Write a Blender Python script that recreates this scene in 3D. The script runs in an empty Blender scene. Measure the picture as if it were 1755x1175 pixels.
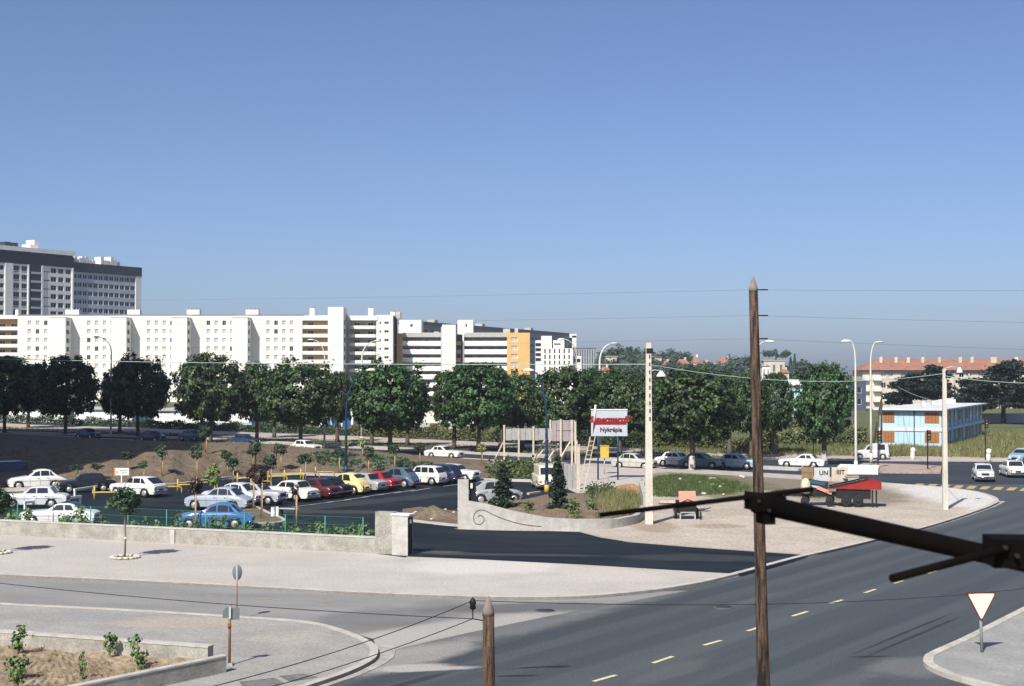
import bpy, bmesh, math, random
import numpy as np
from mathutils import Vector, Matrix

# ------------------------------------------------------------------ camera, sky, sun, exposure
scene = bpy.context.scene
COL = scene.collection
F = 1755 * 50 / 36.0            # focal length in photo pixels
CX, CY = 877.5, 587.5
HOR = 640.0                     # horizon row in the photograph
CAMH = 9.0
PITCH = math.atan((HOR - CY) / F)

cam_d = bpy.data.cameras.new('camera')
cam = bpy.data.objects.new('camera', cam_d)
COL.objects.link(cam)
cam.location = (0, 0, CAMH)
cam.rotation_euler = (math.radians(90) + PITCH, 0, 0)
cam_d.sensor_fit = 'HORIZONTAL'
cam_d.sensor_width = 36
cam_d.lens = 50
cam_d.clip_start = 0.05
cam_d.clip_end = 9000
cam_d.dof.use_dof = True
cam_d.dof.focus_distance = 110
cam_d.dof.aperture_fstop = 20
scene.camera = cam

SUN_AZ = math.atan2(-0.425, -0.905)       # from the scene towards the sun: behind the camera, to the left
SUN_EL = math.radians(45)
world = bpy.data.worlds.new('World')
scene.world = world
world.use_nodes = True
wn = world.node_tree
sky = wn.nodes.new('ShaderNodeTexSky')
sky.sky_type = 'NISHITA'
sky.sun_disc = False
sky.sun_elevation = SUN_EL
sky.sun_rotation = SUN_AZ
sky.altitude = 0
sky.air_density = 0.66
sky.dust_density = 1.5
sky.ozone_density = 6.0
bg = wn.nodes['Background']
tint = wn.nodes.new('ShaderNodeMix')          # the slide film's slight violet cast
tint.data_type = 'RGBA'
tint.blend_type = 'MULTIPLY'
tint.inputs['Factor'].default_value = 1
tint.inputs['B'].default_value = (1.04, .975, .985, 1)
wn.links.new(sky.outputs[0], tint.inputs['A'])
wn.links.new(tint.outputs['Result'], bg.inputs[0])
bg.inputs[1].default_value = 0.099

sun_d = bpy.data.lights.new('sun', 'SUN')
sun_d.energy = 4.6
sun_d.angle = math.radians(0.5)
sun_d.color = (1.0, 0.955, 0.87)
sun = bpy.data.objects.new('sun', sun_d)
COL.objects.link(sun)
sv = Vector((math.sin(SUN_AZ) * math.cos(SUN_EL), math.cos(SUN_AZ) * math.cos(SUN_EL), math.sin(SUN_EL)))
sun.rotation_euler = sv.to_track_quat('Z', 'Y').to_euler()
sun.location = (-40, -80, 120)

scene.view_settings.view_transform = 'Standard'
scene.view_settings.look = 'None'
scene.view_settings.gamma = 1
scene.view_settings.exposure = 0.45

# ------------------------------------------------------------------ helpers
R = random.Random(7)

def ray(px, py):
    a, b = (px - CX) / F, -(py - CY) / F
    return Vector((a, math.cos(PITCH) - b * math.sin(PITCH), math.sin(PITCH) + b * math.cos(PITCH)))

def G(px, py, z=0.0):
    """the point of height z that a photo pixel looks at"""
    d = ray(px, py)
    t = (z - CAMH) / d.z
    return Vector((d.x * t, d.y * t, z))

def P(px, py, Y):
    """the point at distance Y that a photo pixel looks at"""
    d = ray(px, py)
    t = Y / d.y
    return Vector((d.x * t, Y, CAMH + d.z * t))

def lerp(a, b, t):
    return a + (b - a) * t

def interp(pts, x):
    if x <= pts[0][0]:
        return pts[0][1]
    for (x0, y0), (x1, y1) in zip(pts, pts[1:]):
        if x <= x1:
            return lerp(y0, y1, (x - x0) / (x1 - x0)) if x1 > x0 else y1
    return pts[-1][1]

class MB:
    def __init__(self):
        self.v, self.f, self.mi, self.sm = [], [], [], []
        self.cur, self.smooth = 0, False

    def add(self, vs, fs):
        o = len(self.v)
        self.v += [tuple(p) for p in vs]
        for q in fs:
            self.f.append([o + i for i in q])
            self.mi.append(self.cur)
            self.sm.append(self.smooth)
        return self

    def box(self, c, s, rz=0.0, taper=1.0, ry=0.0):
        M = Matrix.Rotation(rz, 3, 'Z') @ Matrix.Rotation(ry, 3, 'Y')
        vs = []
        for z in (-.5, .5):
            k = taper if z > 0 else 1.0
            for x, y in ((-.5, -.5), (.5, -.5), (.5, .5), (-.5, .5)):
                vs.append(Vector(c) + M @ Vector((x * s[0] * k, y * s[1] * k, z * s[2])))
        return self.add(vs, [(0, 3, 2, 1), (4, 5, 6, 7), (0, 1, 5, 4), (1, 2, 6, 5), (2, 3, 7, 6), (3, 0, 4, 7)])

    def hexa(self, b, t):
        return self.add(list(b) + list(t), [(0, 3, 2, 1), (4, 5, 6, 7), (0, 1, 5, 4), (1, 2, 6, 5), (2, 3, 7, 6), (3, 0, 4, 7)])

    def beam(self, a, b, w, h):
        """rectangular bar from a to b"""
        a, b = Vector(a), Vector(b)
        d = (b - a).normalized()
        up = Vector((0, 0, 1)) if abs(d.z) < .95 else Vector((0, 1, 0))
        s = d.cross(up).normalized()
        u = s.cross(d)
        c = lambda p: [p - s * w / 2 - u * h / 2, p + s * w / 2 - u * h / 2, p + s * w / 2 + u * h / 2, p - s * w / 2 + u * h / 2]
        return self.add(c(a) + c(b), [(0, 1, 2, 3), (7, 6, 5, 4), (0, 4, 5, 1), (1, 5, 6, 2), (2, 6, 7, 3), (3, 7, 4, 0)])

    def tube(self, pts, r, n=8, cap=True):
        pts = [Vector(p) for p in pts]
        rs = r if isinstance(r, (list, tuple)) else [r] * len(pts)
        o = len(self.v)
        ref = None
        for i, p in enumerate(pts):
            d = (pts[min(i + 1, len(pts) - 1)] - pts[max(i - 1, 0)]).normalized()
            if ref is None:
                ref = d.cross(Vector((0, 0, 1)) if abs(d.z) < .9 else Vector((1, 0, 0))).normalized()
            ref = (ref - d * ref.dot(d)).normalized()
            w = d.cross(ref)
            for k in range(n):
                a = 2 * math.pi * k / n
                self.v.append(tuple(p + (ref * math.cos(a) + w * math.sin(a)) * rs[i]))
        for i in range(len(pts) - 1):
            for k in range(n):
                k2 = (k + 1) % n
                self.f.append([o + i * n + k, o + i * n + k2, o + (i + 1) * n + k2, o + (i + 1) * n + k])
                self.mi.append(self.cur)
                self.sm.append(n > 5)
        if cap:
            for base, rev in ((o, True), (o + (len(pts) - 1) * n, False)):
                q = list(range(base, base + n))
                self.f.append(q[::-1] if rev else q)
                self.mi.append(self.cur)
                self.sm.append(False)
        return self

    def lathe(self, prof, c=(0, 0, 0), n=16, axis='z'):
        o = len(self.v)
        c = Vector(c)
        for r, z in prof:
            for k in range(n):
                a = 2 * math.pi * k / n
                if axis == 'z':
                    q = Vector((r * math.cos(a), r * math.sin(a), z))
                elif axis == 'y':
                    q = Vector((r * math.cos(a), z, r * math.sin(a)))
                else:
                    q = Vector((z, r * math.cos(a), r * math.sin(a)))
                self.v.append(tuple(c + q))
        for i in range(len(prof) - 1):
            for k in range(n):
                k2 = (k + 1) % n
                self.f.append([o + i * n + k, o + i * n + k2, o + (i + 1) * n + k2, o + (i + 1) * n + k])
                self.mi.append(self.cur)
                self.sm.append(True)
        for base, rev in ((o, True), (o + (len(prof) - 1) * n, False)):
            q = list(range(base, base + n))
            self.f.append(q[::-1] if rev else q)
            self.mi.append(self.cur)
            self.sm.append(False)
        return self

    def prism(self, poly, z0, z1):
        n = len(poly)
        a = sum(poly[i][0] * poly[(i + 1) % n][1] - poly[(i + 1) % n][0] * poly[i][1] for i in range(n))
        if a < 0:
            poly = poly[::-1]
        zf0 = z0 if callable(z0) else (lambda p: z0)
        zf1 = z1 if callable(z1) else (lambda p: z1)
        vs = [(p[0], p[1], zf0(p)) for p in poly] + [(p[0], p[1], zf1(p)) for p in poly]
        fs = [tuple(range(n, 2 * n)), tuple(range(n))[::-1]]
        fs += [(i, (i + 1) % n, n + (i + 1) % n, n + i) for i in range(n)]
        return self.add(vs, fs)

    def mesh(self, name, mats):
        me = bpy.data.meshes.new(name)
        me.from_pydata(self.v, [], self.f)
        for m in (mats if isinstance(mats, (list, tuple)) else [mats]):
            me.materials.append(m)
        me.polygons.foreach_set('material_index', self.mi)
        me.polygons.foreach_set('use_smooth', self.sm)
        me.update()
        return me

    def obj(self, name, mats, parent=None, loc=None, rz=0.0):
        return inst(self.mesh(name, mats), name, parent, loc, rz)

def inst(me, name, parent=None, loc=None, rz=0.0, sc=None):
    o = bpy.data.objects.new(name, me)
    COL.objects.link(o)
    if parent is not None:
        o.parent = parent
    if loc is not None:
        o.location = loc
    if rz:
        o.rotation_euler = (0, 0, rz)
    if sc is not None:
        o.scale = sc
    return o

def tag(o, label, cat, group=None):
    o['label'] = label
    o['category'] = cat
    if group:
        o['group'] = group
    return o

def thing(name, label, cat, loc=(0, 0, 0), rz=0.0, group=None):
    o = bpy.data.objects.new(name, None)
    o.empty_display_size = .3
    COL.objects.link(o)
    o.location = loc
    o.rotation_euler = (0, 0, rz)
    return tag(o, label, cat, group)

def struct(o, kind='structure'):
    o['kind'] = kind
    return o

def copy_thing(root, loc, rz=0.0, sc=None, label=None):
    """a copy of a thing with copies of its parts and sub-parts"""
    def cp(o, par):
        c = o.copy()
        COL.objects.link(c)
        if par is not None:
            c.parent = par
        for ch in list(o.children):
            cp(ch, c)
        return c
    r = cp(root, None)
    r.location = loc
    r.rotation_euler = (0, 0, rz)
    if sc is not None:
        r.scale = sc
    if label:
        r['label'] = label
    return r

# ------------------------------------------------------------------ materials
MATS = {}

def mat(name, col, rough=.8, var=.25, scale=3.0, col2=None, bump=0.0, bscale=None, metal=0.0, spec=.3,
        stretch=None, rotz=0.0, spots=(), fine=0.0, fscale=40.0, coat=0.0, trans=0.0, detail=5.0, emit=None, contrast=(.3, .7)):
    if name in MATS:
        return MATS[name]
    m = bpy.data.materials.new(name)
    m.use_nodes = True
    nt = m.node_tree
    N, L = nt.nodes, nt.links
    b = N['Principled BSDF']
    b.inputs['Roughness'].default_value = rough
    b.inputs['Metallic'].default_value = metal
    b.inputs['Specular IOR Level'].default_value = spec
    if coat:
        b.inputs['Coat Weight'].default_value = coat
        b.inputs['Coat Roughness'].default_value = .08
    if trans:
        b.inputs['Transmission Weight'].default_value = trans
    tc = N.new('ShaderNodeTexCoord')
    mp = N.new('ShaderNodeMapping')
    L.new(tc.outputs['Object'], mp.inputs[0])
    mp.vector_type = 'TEXTURE'
    mp.inputs['Rotation'].default_value = (0, 0, rotz)
    if stretch:
        mp.inputs['Scale'].default_value = tuple(1 / k for k in stretch)
    no = N.new('ShaderNodeTexNoise')
    no.inputs['Scale'].default_value = scale
    no.inputs['Detail'].default_value = detail
    no.inputs['Roughness'].default_value = .62
    L.new(mp.outputs[0], no.inputs['Vector'])
    rp = N.new('ShaderNodeValToRGB')
    rp.color_ramp.elements[0].position = contrast[0]
    rp.color_ramp.elements[1].position = contrast[1]
    c2 = col2 if col2 else tuple(c * (1 - var) for c in col)
    c1 = col if col2 else tuple(min(1, c * (1 + var * .5)) for c in col)
    rp.color_ramp.elements[0].color = (*c2, 1)
    rp.color_ramp.elements[1].color = (*c1, 1)
    L.new(no.outputs['Fac'], rp.inputs[0])
    out = rp.outputs[0]
    if spots:
        ns = N.new('ShaderNodeTexNoise')
        ns.inputs['Scale'].default_value = .55
        ns.inputs['Detail'].default_value = 6
        ns.inputs['Roughness'].default_value = .6
        L.new(tc.outputs['Object'], ns.inputs['Vector'])
    for (sx, sy, srx, sry, srot, scol, sstr) in spots:        # worn, dusty or stained places with ragged soft edges
        ms = N.new('ShaderNodeMapping')
        ms.vector_type = 'TEXTURE'
        ms.inputs['Location'].default_value = (sx, sy, 0)
        ms.inputs['Rotation'].default_value = (0, 0, srot)
        ms.inputs['Scale'].default_value = (srx, sry, 1000)
        L.new(tc.outputs['Object'], ms.inputs[0])
        ln = N.new('ShaderNodeVectorMath')
        ln.operation = 'LENGTH'
        L.new(ms.outputs[0], ln.inputs[0])
        ad = N.new('ShaderNodeMath')
        ad.operation = 'MULTIPLY_ADD'
        ad.inputs[1].default_value = 1.1
        L.new(ns.outputs['Fac'], ad.inputs[0])
        L.new(ln.outputs['Value'], ad.inputs[2])
        mq = N.new('ShaderNodeMapRange')
        mq.interpolation_type = 'SMOOTHSTEP'
        mq.inputs['From Min'].default_value = 1.15
        mq.inputs['From Max'].default_value = 1.75
        mq.inputs['To Min'].default_value = sstr
        mq.inputs['To Max'].default_value = 0
        L.new(ad.outputs[0], mq.inputs['Value'])
        mx = N.new('ShaderNodeMix')
        mx.data_type = 'RGBA'
        L.new(mq.outputs[0], mx.inputs['Factor'])
        L.new(out, mx.inputs['A'])
        mx.inputs['B'].default_value = (*scol, 1)
        out = mx.outputs['Result']
    if fine:
        n2 = N.new('ShaderNodeTexNoise')
        n2.inputs['Scale'].default_value = fscale
        n2.inputs['Detail'].default_value = 3
        L.new(tc.outputs['Object'], n2.inputs['Vector'])
        mr = N.new('ShaderNodeMapRange')
        mr.inputs['From Min'].default_value = .3
        mr.inputs['From Max'].default_value = .7
        mr.inputs['To Min'].default_value = 1 - fine
        mr.inputs['To Max'].default_value = 1 + fine
        L.new(n2.outputs['Fac'], mr.inputs['Value'])
        mx = N.new('ShaderNodeMix')
        mx.data_type = 'RGBA'
        mx.blend_type = 'MULTIPLY'
        mx.inputs['Factor'].default_value = 1
        L.new(out, mx.inputs['A'])
        cr = N.new('ShaderNodeCombineColor')
        for i in range(3):
            L.new(mr.outputs[0], cr.inputs[i])
        L.new(cr.outputs[0], mx.inputs['B'])
        out = mx.outputs['Result']
    L.new(out, b.inputs['Base Color'])
    if bump:
        nb = N.new('ShaderNodeTexNoise')
        nb.inputs['Scale'].default_value = bscale or scale * 6
        nb.inputs['Detail'].default_value = 4
        L.new(mp.outputs[0], nb.inputs['Vector'])
        bp = N.new('ShaderNodeBump')
        bp.inputs['Strength'].default_value = bump
        bp.inputs['Distance'].default_value = .05
        L.new(nb.outputs['Fac'], bp.inputs['Height'])
        L.new(bp.outputs[0], b.inputs['Normal'])
    if emit:
        b.inputs['Emission Color'].default_value = (*emit, 1)
        b.inputs['Emission Strength'].default_value = 1
    MATS[name] = m
    return m

def leafmat(name, c1, c2, rough=.6):
    """foliage: per-leaf colour variation from a per-face attribute, some light passes through"""
    if name in MATS:
        return MATS[name]
    m = bpy.data.materials.new(name)
    m.use_nodes = True
    N, L = m.node_tree.nodes, m.node_tree.links
    b = N['Principled BSDF']
    at = N.new('ShaderNodeAttribute')
    at.attribute_name = 'tone'
    rp = N.new('ShaderNodeValToRGB')
    rp.color_ramp.elements[0].color = (*c1, 1)
    rp.color_ramp.elements[1].color = (*c2, 1)
    L.new(at.outputs['Fac'], rp.inputs[0])
    oi = N.new('ShaderNodeObjectInfo')
    hs = N.new('ShaderNodeHueSaturation')
    mh = N.new('ShaderNodeMapRange')
    mh.inputs['To Min'].default_value = .478
    mh.inputs['To Max'].default_value = .512
    mv = N.new('ShaderNodeMapRange')
    mv.inputs['To Min'].default_value = .78
    mv.inputs['To Max'].default_value = 1.3
    L.new(oi.outputs['Random'], mh.inputs['Value'])
    L.new(oi.outputs['Random'], mv.inputs['Value'])
    L.new(mh.outputs[0], hs.inputs['Hue'])
    L.new(mv.outputs[0], hs.inputs['Value'])
    L.new(rp.outputs[0], hs.inputs['Color'])
    L.new(hs.outputs[0], b.inputs['Base Color'])
    b.inputs['Roughness'].default_value = rough
    b.inputs['Specular IOR Level'].default_value = .25
    MATS[name] = m
    return m

def spot(cx, cy, rx, ry, col, strength=.9, rot=0.0):
    c = G(cx, cy)
    if rot:
        return (c.x, c.y, rx, ry, rot, col, strength)
    return (c.x, c.y, abs(G(cx + rx, cy).x - c.x), abs(G(cx, cy - ry).y - G(cx, cy + ry).y) / 2, 0.0, col, strength)
ROAD_A = math.atan2(.81, .58)      # heading of the main road
DUSTC, TARC, EARTHC, SANDC = (.36, .34, .31), (.10, .10, .10), (.20, .165, .125), (.43, .33, .245)
_c0 = G(1206, 1106)
_rn = Vector((-.81, .58, 0))
_rd = Vector((.58, .81, 0))
def track(off, along, ln, w, col, st):
    q = _c0 + _rn * off + _rd * along
    return (q.x, q.y, ln, w, ROAD_A, col, st)
WEAR = [track(o, 12, 60, .55, (.036, .043, .051), st) for o, st in ((-5.2, .3), (-3.3, .42), (-1.7, .25), (1.8, .4), (3.4, .3), (5.2, .5))] + [track(o, 12, 60, .5, (.10, .107, .11), .28) for o in (-.1, 6.4)]
WEAR += [track(4.3, -14, 7, .25, (.02, .022, .025), .7), track(-4.6, 6, 5, .10, (.022, .024, .028), .8), track(-5.1, 6, 5, .10, (.022, .024, .028), .8), track(-2.2, -9, 2.5, .12, (.02, .02, .022), .8), track(2.9, 9, 3, .3, (.10, .10, .10), .6), track(-6, -6, 6, .8, (.10, .105, .105), .5)]
M_ASPH = mat('worn_asphalt', (.076, .086, .092), .85, scale=.5, col2=(.052, .061, .069), stretch=(.06, 1.0, 1), rotz=ROAD_A, fine=.22, fscale=12, bump=.3, bscale=30, spec=.25, contrast=(.3, .7),
              spots=WEAR + [spot(745, 1100, 9, 1.2, (.20, .198, .19), .5, ROAD_A - .12), spot(960, 1046, 6, 1.0, (.20, .198, .19), .5, ROAD_A - .25), spot(690, 1128, 4, 1.2, DUSTC, .6, ROAD_A), spot(705, 1143, 1.3, .5, DUSTC, .95, .3), spot(738, 1146, 1.4, .35, DUSTC, .95, .2), spot(1620, 1140, 3, 1.5, (.16, .16, .16), .6, .4), spot(925, 1143, .9, .12, (.015, .015, .017), .95, .25), spot(957, 1143, .4, .1, (.015, .015, .017), .9, .2), spot(884, 1158, .7, .12, (.015, .015, .017), .9, .1), spot(1487, 1125, .7, .12, (.02, .02, .022), .9, .1), spot(1500, 1040, 3.5, .9, (.06, .065, .07), .8, ROAD_A), spot(1150, 1150, 2.5, .6, (.10, .105, .105), .6, ROAD_A)])
M_ASPH2 = mat('grey_side_road', (.265, .26, .25), .9, scale=.5, col2=(.195, .193, .188), stretch=(.3, 1, 1), rotz=-.1, fine=.2, fscale=16, bump=.2, bscale=30, spots=[spot(920, 1042, 4.5, 1.2, (.09, .09, .092), .8, .1), spot(660, 1060, 5, 2.2, (.12, .12, .12), .6, .9), spot(760, 1080, 6, 1.5, DUSTC, .8, .7), spot(650, 1100, 3, 1.5, DUSTC, .8, .9)])
M_DARK = mat('fresh_asphalt', (.022, .029, .037), .8, scale=.5, col2=(.008, .013, .019), stretch=(.25, 1, 1), rotz=-.3, spots=[spot(880, 955, 5, .5, (.085, .085, .085), .5, -.1), spot(1200, 960, 4, 1.5, (.07, .07, .07), .45, -.1), spot(560, 880, 9, 1.2, (.065, .068, .072), .6, -.1), spot(640, 862, 12, 1.5, (.055, .06, .065), .6, .9), spot(720, 950, 2.5, .6, (.14, .13, .12), .5, -.1)], fine=.25, fscale=12, bump=.2, bscale=30, spec=.08)
M_BLVD = mat('boulevard_asphalt', (.040, .046, .056), .85, scale=.15, col2=(.022, .027, .036), fine=.15, fscale=8)
M_PAVE = mat('pink_grey_pavement', (.455, .422, .378), .95, scale=.35, col2=(.38, .352, .318), spots=[spot(820, 975, 150, 14, (.56, .52, .49), .7), spot(180, 945, 160, 14, (.41, .385, .365), .6), spot(1050, 990, 100, 12, (.50, .44, .385), .6), spot(400, 935, 200, 6, (.42, .36, .31), .5)], fine=.16, fscale=9, bump=.25, bscale=22)
M_PAVE2 = mat('sandy_pavement', (.335, .32, .295), .95, scale=.6, col2=(.25, .242, .228), spots=[spot(300, 1072, 130, 11, (.40, .33, .265), .55), spot(500, 1098, 70, 14, (.40, .33, .265), .4), spot(120, 1062, 150, 10, (.25, .25, .24), .7), spot(430, 1120, 60, 14, (.27, .25, .23), .6)], fine=.18, fscale=11, bump=.25, bscale=22)
M_GRAV = mat('sandy_gravel', (.48, .42, .355), .95, scale=.32, col2=(.34, .29, .235), spots=[spot(1440, 846, 118, 22, EARTHC, .95), spot(1660, 856, 90, 34, (.54, .52, .49), .95), spot(1310, 826, 170, 20, EARTHC, 1.0), spot(1195, 832, 125, 22, (.10, .105, .045), .95), spot(1365, 846, 50, 8, (.11, .115, .05), .8), spot(1120, 905, 40, 12, (.26, .20, .14), .7), spot(1260, 880, 70, 8, (.36, .30, .24), .7), spot(1230, 905, 50, 5, (.25, .19, .13), .6)], fine=.25, fscale=6, bump=.4, bscale=12, contrast=(.25, .75))
M_DUST = mat('pale_dust', (.44, .40, .37), .95, scale=.8, col2=(.33, .30, .28), fine=.2, fscale=8)
M_SOIL = mat('brown_soil', (.185, .142, .100), .95, scale=.8, col2=(.105, .078, .055), fine=.35, fscale=4, bump=.6, bscale=5)
M_SOILL = mat('dry_soil', (.33, .25, .165), .95, scale=1.2, col2=(.19, .14, .092), fine=.3, fscale=6, bump=.6, bscale=8)
M_GROUND = mat('rough_ground', (.16, .15, .085), .95, scale=.06, col2=(.075, .085, .038), fine=.3, fscale=.8)
M_FIELD = mat('grassy_field', (.13, .135, .055), .95, scale=.12, col2=(.055, .075, .027), fine=.35, fscale=1.5)
M_KERB = mat('kerb_concrete', (.46, .43, .38), .9, scale=2, var=.25, fine=.12, fscale=20)
M_CONC = mat('rough_concrete', (.40, .385, .34), .92, scale=1.4, col2=(.225, .21, .175), fine=.16, fscale=11, bump=.35, bscale=18)
M_CONCL = mat('pale_concrete', (.50, .48, .44), .9, scale=2.2, col2=(.36, .34, .305), fine=.1, fscale=14)
M_WHITE = mat('white_paint', (.80, .79, .76), .6, var=.08, scale=2)
M_YLINE = mat('cream_road_paint', (.62, .55, .34), .8, var=.25, scale=3, fine=.2, fscale=8)
# ------------------------------------------------------------------ the setting
def sheet(name, pts, z, m, kind='structure', parent=None):
    n = len(pts)
    a = sum(pts[i][0] * pts[(i + 1) % n][1] - pts[(i + 1) % n][0] * pts[i][1] for i in range(n))
    if a < 0:
        pts = pts[::-1]
    mb = MB().add([(p[0], p[1], z) for p in pts], [tuple(range(n))])
    o = mb.obj(name, m, parent)
    if parent is None:
        struct(o, kind)
    return o

def smoothline(pts, k=6):
    """Catmull-Rom through pixel points"""
    out = []
    n = len(pts)
    for i in range(n - 1):
        p0, p1, p2, p3 = pts[max(i - 1, 0)], pts[i], pts[i + 1], pts[min(i + 2, n - 1)]
        for j in range(k):
            t = j / k
            q = []
            for c in range(2):
                q.append(.5 * (2 * p1[c] + (p2[c] - p0[c]) * t + (2 * p0[c] - 5 * p1[c] + 4 * p2[c] - p3[c]) * t * t + (-p0[c] + 3 * p1[c] - 3 * p2[c] + p3[c]) * t ** 3))
            out.append(tuple(q))
    out.append(pts[-1])
    return out

def strip(name, line, w, z0, z1, m, parent=None, side=1):
    """a kerb: a low profile that follows a ground line, w wide to one side of it"""
    mb = MB()
    n = len(line)
    L2 = []
    for i, p in enumerate(line):
        d = (Vector(line[min(i + 1, n - 1)][:2]) - Vector(line[max(i - 1, 0)][:2])).normalized()
        nn = Vector((-d.y, d.x)) * side
        L2.append((Vector(p[:2]), Vector(p[:2]) + nn * w))
    vs, fs = [], []
    for a, b in L2:
        vs += [(a.x, a.y, z0), (a.x, a.y, z1), (b.x, b.y, z1), (b.x, b.y, z0)]
    for i in range(n - 1):
        for k in range(4):
            k2 = (k + 1) % 4
            fs.append((i * 4 + k, i * 4 + k2, i * 4 + 4 + k2, i * 4 + 4 + k))
    fs += [(0, 1, 2, 3), (n * 4 - 1, n * 4 - 2, n * 4 - 3, n * 4 - 4)]
    mb.add(vs, fs)
    me = mb.mesh(name, m)
    bm = bmesh.new()
    bm.from_mesh(me)
    bmesh.ops.recalc_face_normals(bm, faces=bm.faces)
    bm.to_mesh(me)
    bm.free()
    o = inst(me, name, parent)
    if parent is None:
        struct(o)
    return o

SL = .12           # height of the pavements above the road
sheet('ground', [(-1500, -120), (1500, -120), (1500, 2300), (-1500, 2300)], -.06, M_GROUND)
# the big junction: everything between the pavements
sheet('main_road', [G(-400, 1500), G(2300, 1500), G(2500, 800), G(2300, 784), G(1500, 784), G(1200, 770), G(-400, 690)], 0.0, M_ASPH)
# side road on the left, greyer and dustier
side = smoothline([(-200, 972), (0, 984), (400, 1003), (700, 1019), (900, 1024), (1000, 1022), (1090, 1015)]) + \
    [(1180, 1012), (1060, 1034), (930, 1058), (800, 1085), (690, 1110), (650, 1125)] + [(640, 1095), (560, 1072), (410, 1058), (200, 1045), (0, 1034), (-200, 1023)]
sheet('side_road', [G(*p) for p in side], .006, M_ASPH2)
# --- the large block: pavement, car park, gravel corner
near = smoothline([(-250, 968), (0, 984), (200, 993), (400, 1003), (600, 1014), (780, 1021), (900, 1023), (1000, 1021), (1100, 1013), (1190, 1000), (1265, 983), (1370, 955), (1490, 927), (1600, 899), (1680, 873), (1707, 862), (1712, 857), (1703, 850), (1670, 841), (1610, 834), (1530, 828), (1440, 821), (1300, 812), (1178, 806)])
far = [(900, 790), (666, 777), (513, 768), (0, 741), (-300, 725)]
block = [G(*p, SL) for p in near + far] + [G(-300, 960, SL)]
mbk = MB().prism([(p.x, p.y) for p in block], -.05, SL)
struct(mbk.obj('pavement', M_PAVE))
kl = [G(*p, SL) for p in near]
strip('kerb', kl, .32, -.04, SL + .018, M_KERB, side=1)
strip('gutter', [G(p[0], p[1], 0) for p in near[12:95]], .42, -.04, .02, mat('gutter_dust', (.37, .35, .32), .95, var=.35, scale=1.5, fine=.2, fscale=9), side=-1)

# lower-left pavement
ll = smoothline([(-250, 1017), (0, 1033), (200, 1043), (400, 1055), (530, 1065), (600, 1083), (638, 1101), (648, 1114), (640, 1130), (596, 1152), (520, 1178), (420, 1215), (200, 1300)])
llp = [G(*p, SL) for p in ll]
struct(MB().prism([(p.x, p.y) for p in llp] + [(-40, 20), (-60, 40)], -.05, SL).obj('pavement', M_PAVE2))
strip('kerb', llp, .26, -.04, SL + .018, M_KERB, side=-1)
strip('gutter', [G(*p) for p in ll[38:]], .55, -.04, .02, MATS['gutter_dust'], side=1)
M_PATCH = mat('tar_patch', (.15, .15, .148), .9, scale=1.5, var=.35, fine=.25, fscale=12)
for i, q in enumerate([[(478, 1158), (520, 1154), (545, 1160), (498, 1168)], [(410, 1168), (470, 1161), (488, 1170), (420, 1185)]]):
    sheet('pavement_patch', [G(*p, SL + .01) for p in q], SL + .01, MATS['tar_patch'])

# right-hand traffic pavement with the give-way sign
ri = smoothline([(2100, 900), (1900, 975), (1755, 1048), (1665, 1094), (1612, 1118), (1600, 1128), (1606, 1140), (1650, 1158), (1760, 1185), (2000, 1240)])
rip = [G(*p, SL) for p in ri]
struct(MB().prism([(p.x, p.y) for p in rip] + [(G(2300, 1200, 0).x, G(2300, 1200, 0).y), (G(2400, 960).x, G(2400, 960).y)], -.05, SL).obj('pavement', mat('grey_pavement', (.31, .305, .29), .95, scale=.7, col2=(.22, .22, .21), fine=.15, fscale=10)))
strip('kerb', rip, .3, -.04, SL + .018, M_KERB, side=-1)
strip('gutter', [G(*p) for p in ri], .35, -.04, .02, MATS['gutter_dust'], side=1)

# sheets on the block
lot = [(-250, 886), (0, 906), (330, 926), (640, 948), (696, 955), (705, 925), (700, 905), (790, 905), (800, 880), (1000, 850), (960, 832), (918, 826), (836, 824), (760, 821), (646, 817), (565, 815), (504, 814), (443, 817), (390, 821), (300, 832), (190, 838), (100, 840), (-250, 850)]
sheet('parking_lot', [G(*p, SL + .008) for p in lot], SL + .008, M_DARK)
drive = [(696, 953), (800, 957), (900, 962), (1000, 967), (1100, 973), (1200, 979), (1270, 983), (1330, 967), (1385, 951), (1296, 945), (1180, 937), (1080, 929), (1030, 921), (992, 911), (880, 908), (785, 906), (700, 897)]
sheet('driveway', [G(*p, SL + .016) for p in drive], SL + .016, M_DARK)
gk = [p for p in near if p[0] > 1392 or p[1] < 850]
gk = near[near.index(next(p for p in near if p[0] > 1392)):]
grav = smoothline([(992, 910), (1030, 920), (1080, 928), (1180, 936), (1296, 944), (1388, 950)], 3) + gk + [(1112, 803), (1105, 880), (1050, 900)]
sheet('gravel_lot', [G(*p, SL + .012) for p in grav], SL + .012, M_GRAV)
# light strip between block and boulevard
strip('pavement_strip', [G(*p, SL) for p in smoothline([(900, 795), (1000, 799), (1100, 805), (1178, 810), (1300, 817), (1440, 826)])], 4.2, .0, SL + .03, M_DUST, side=1)
M_BED = sheet('soil_bed', [G(*p, SL + .03) for p in [(690, 872), (720, 868), (755, 872), (792, 876), (792, 898), (740, 898), (690, 893)]], SL + .03, M_SOIL)
strip('kerb', [G(*p, SL) for p in smoothline([(684, 892), (735, 898), (788, 903)])], .5, 0, SL + .1, M_CONCL, side=1)

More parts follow.
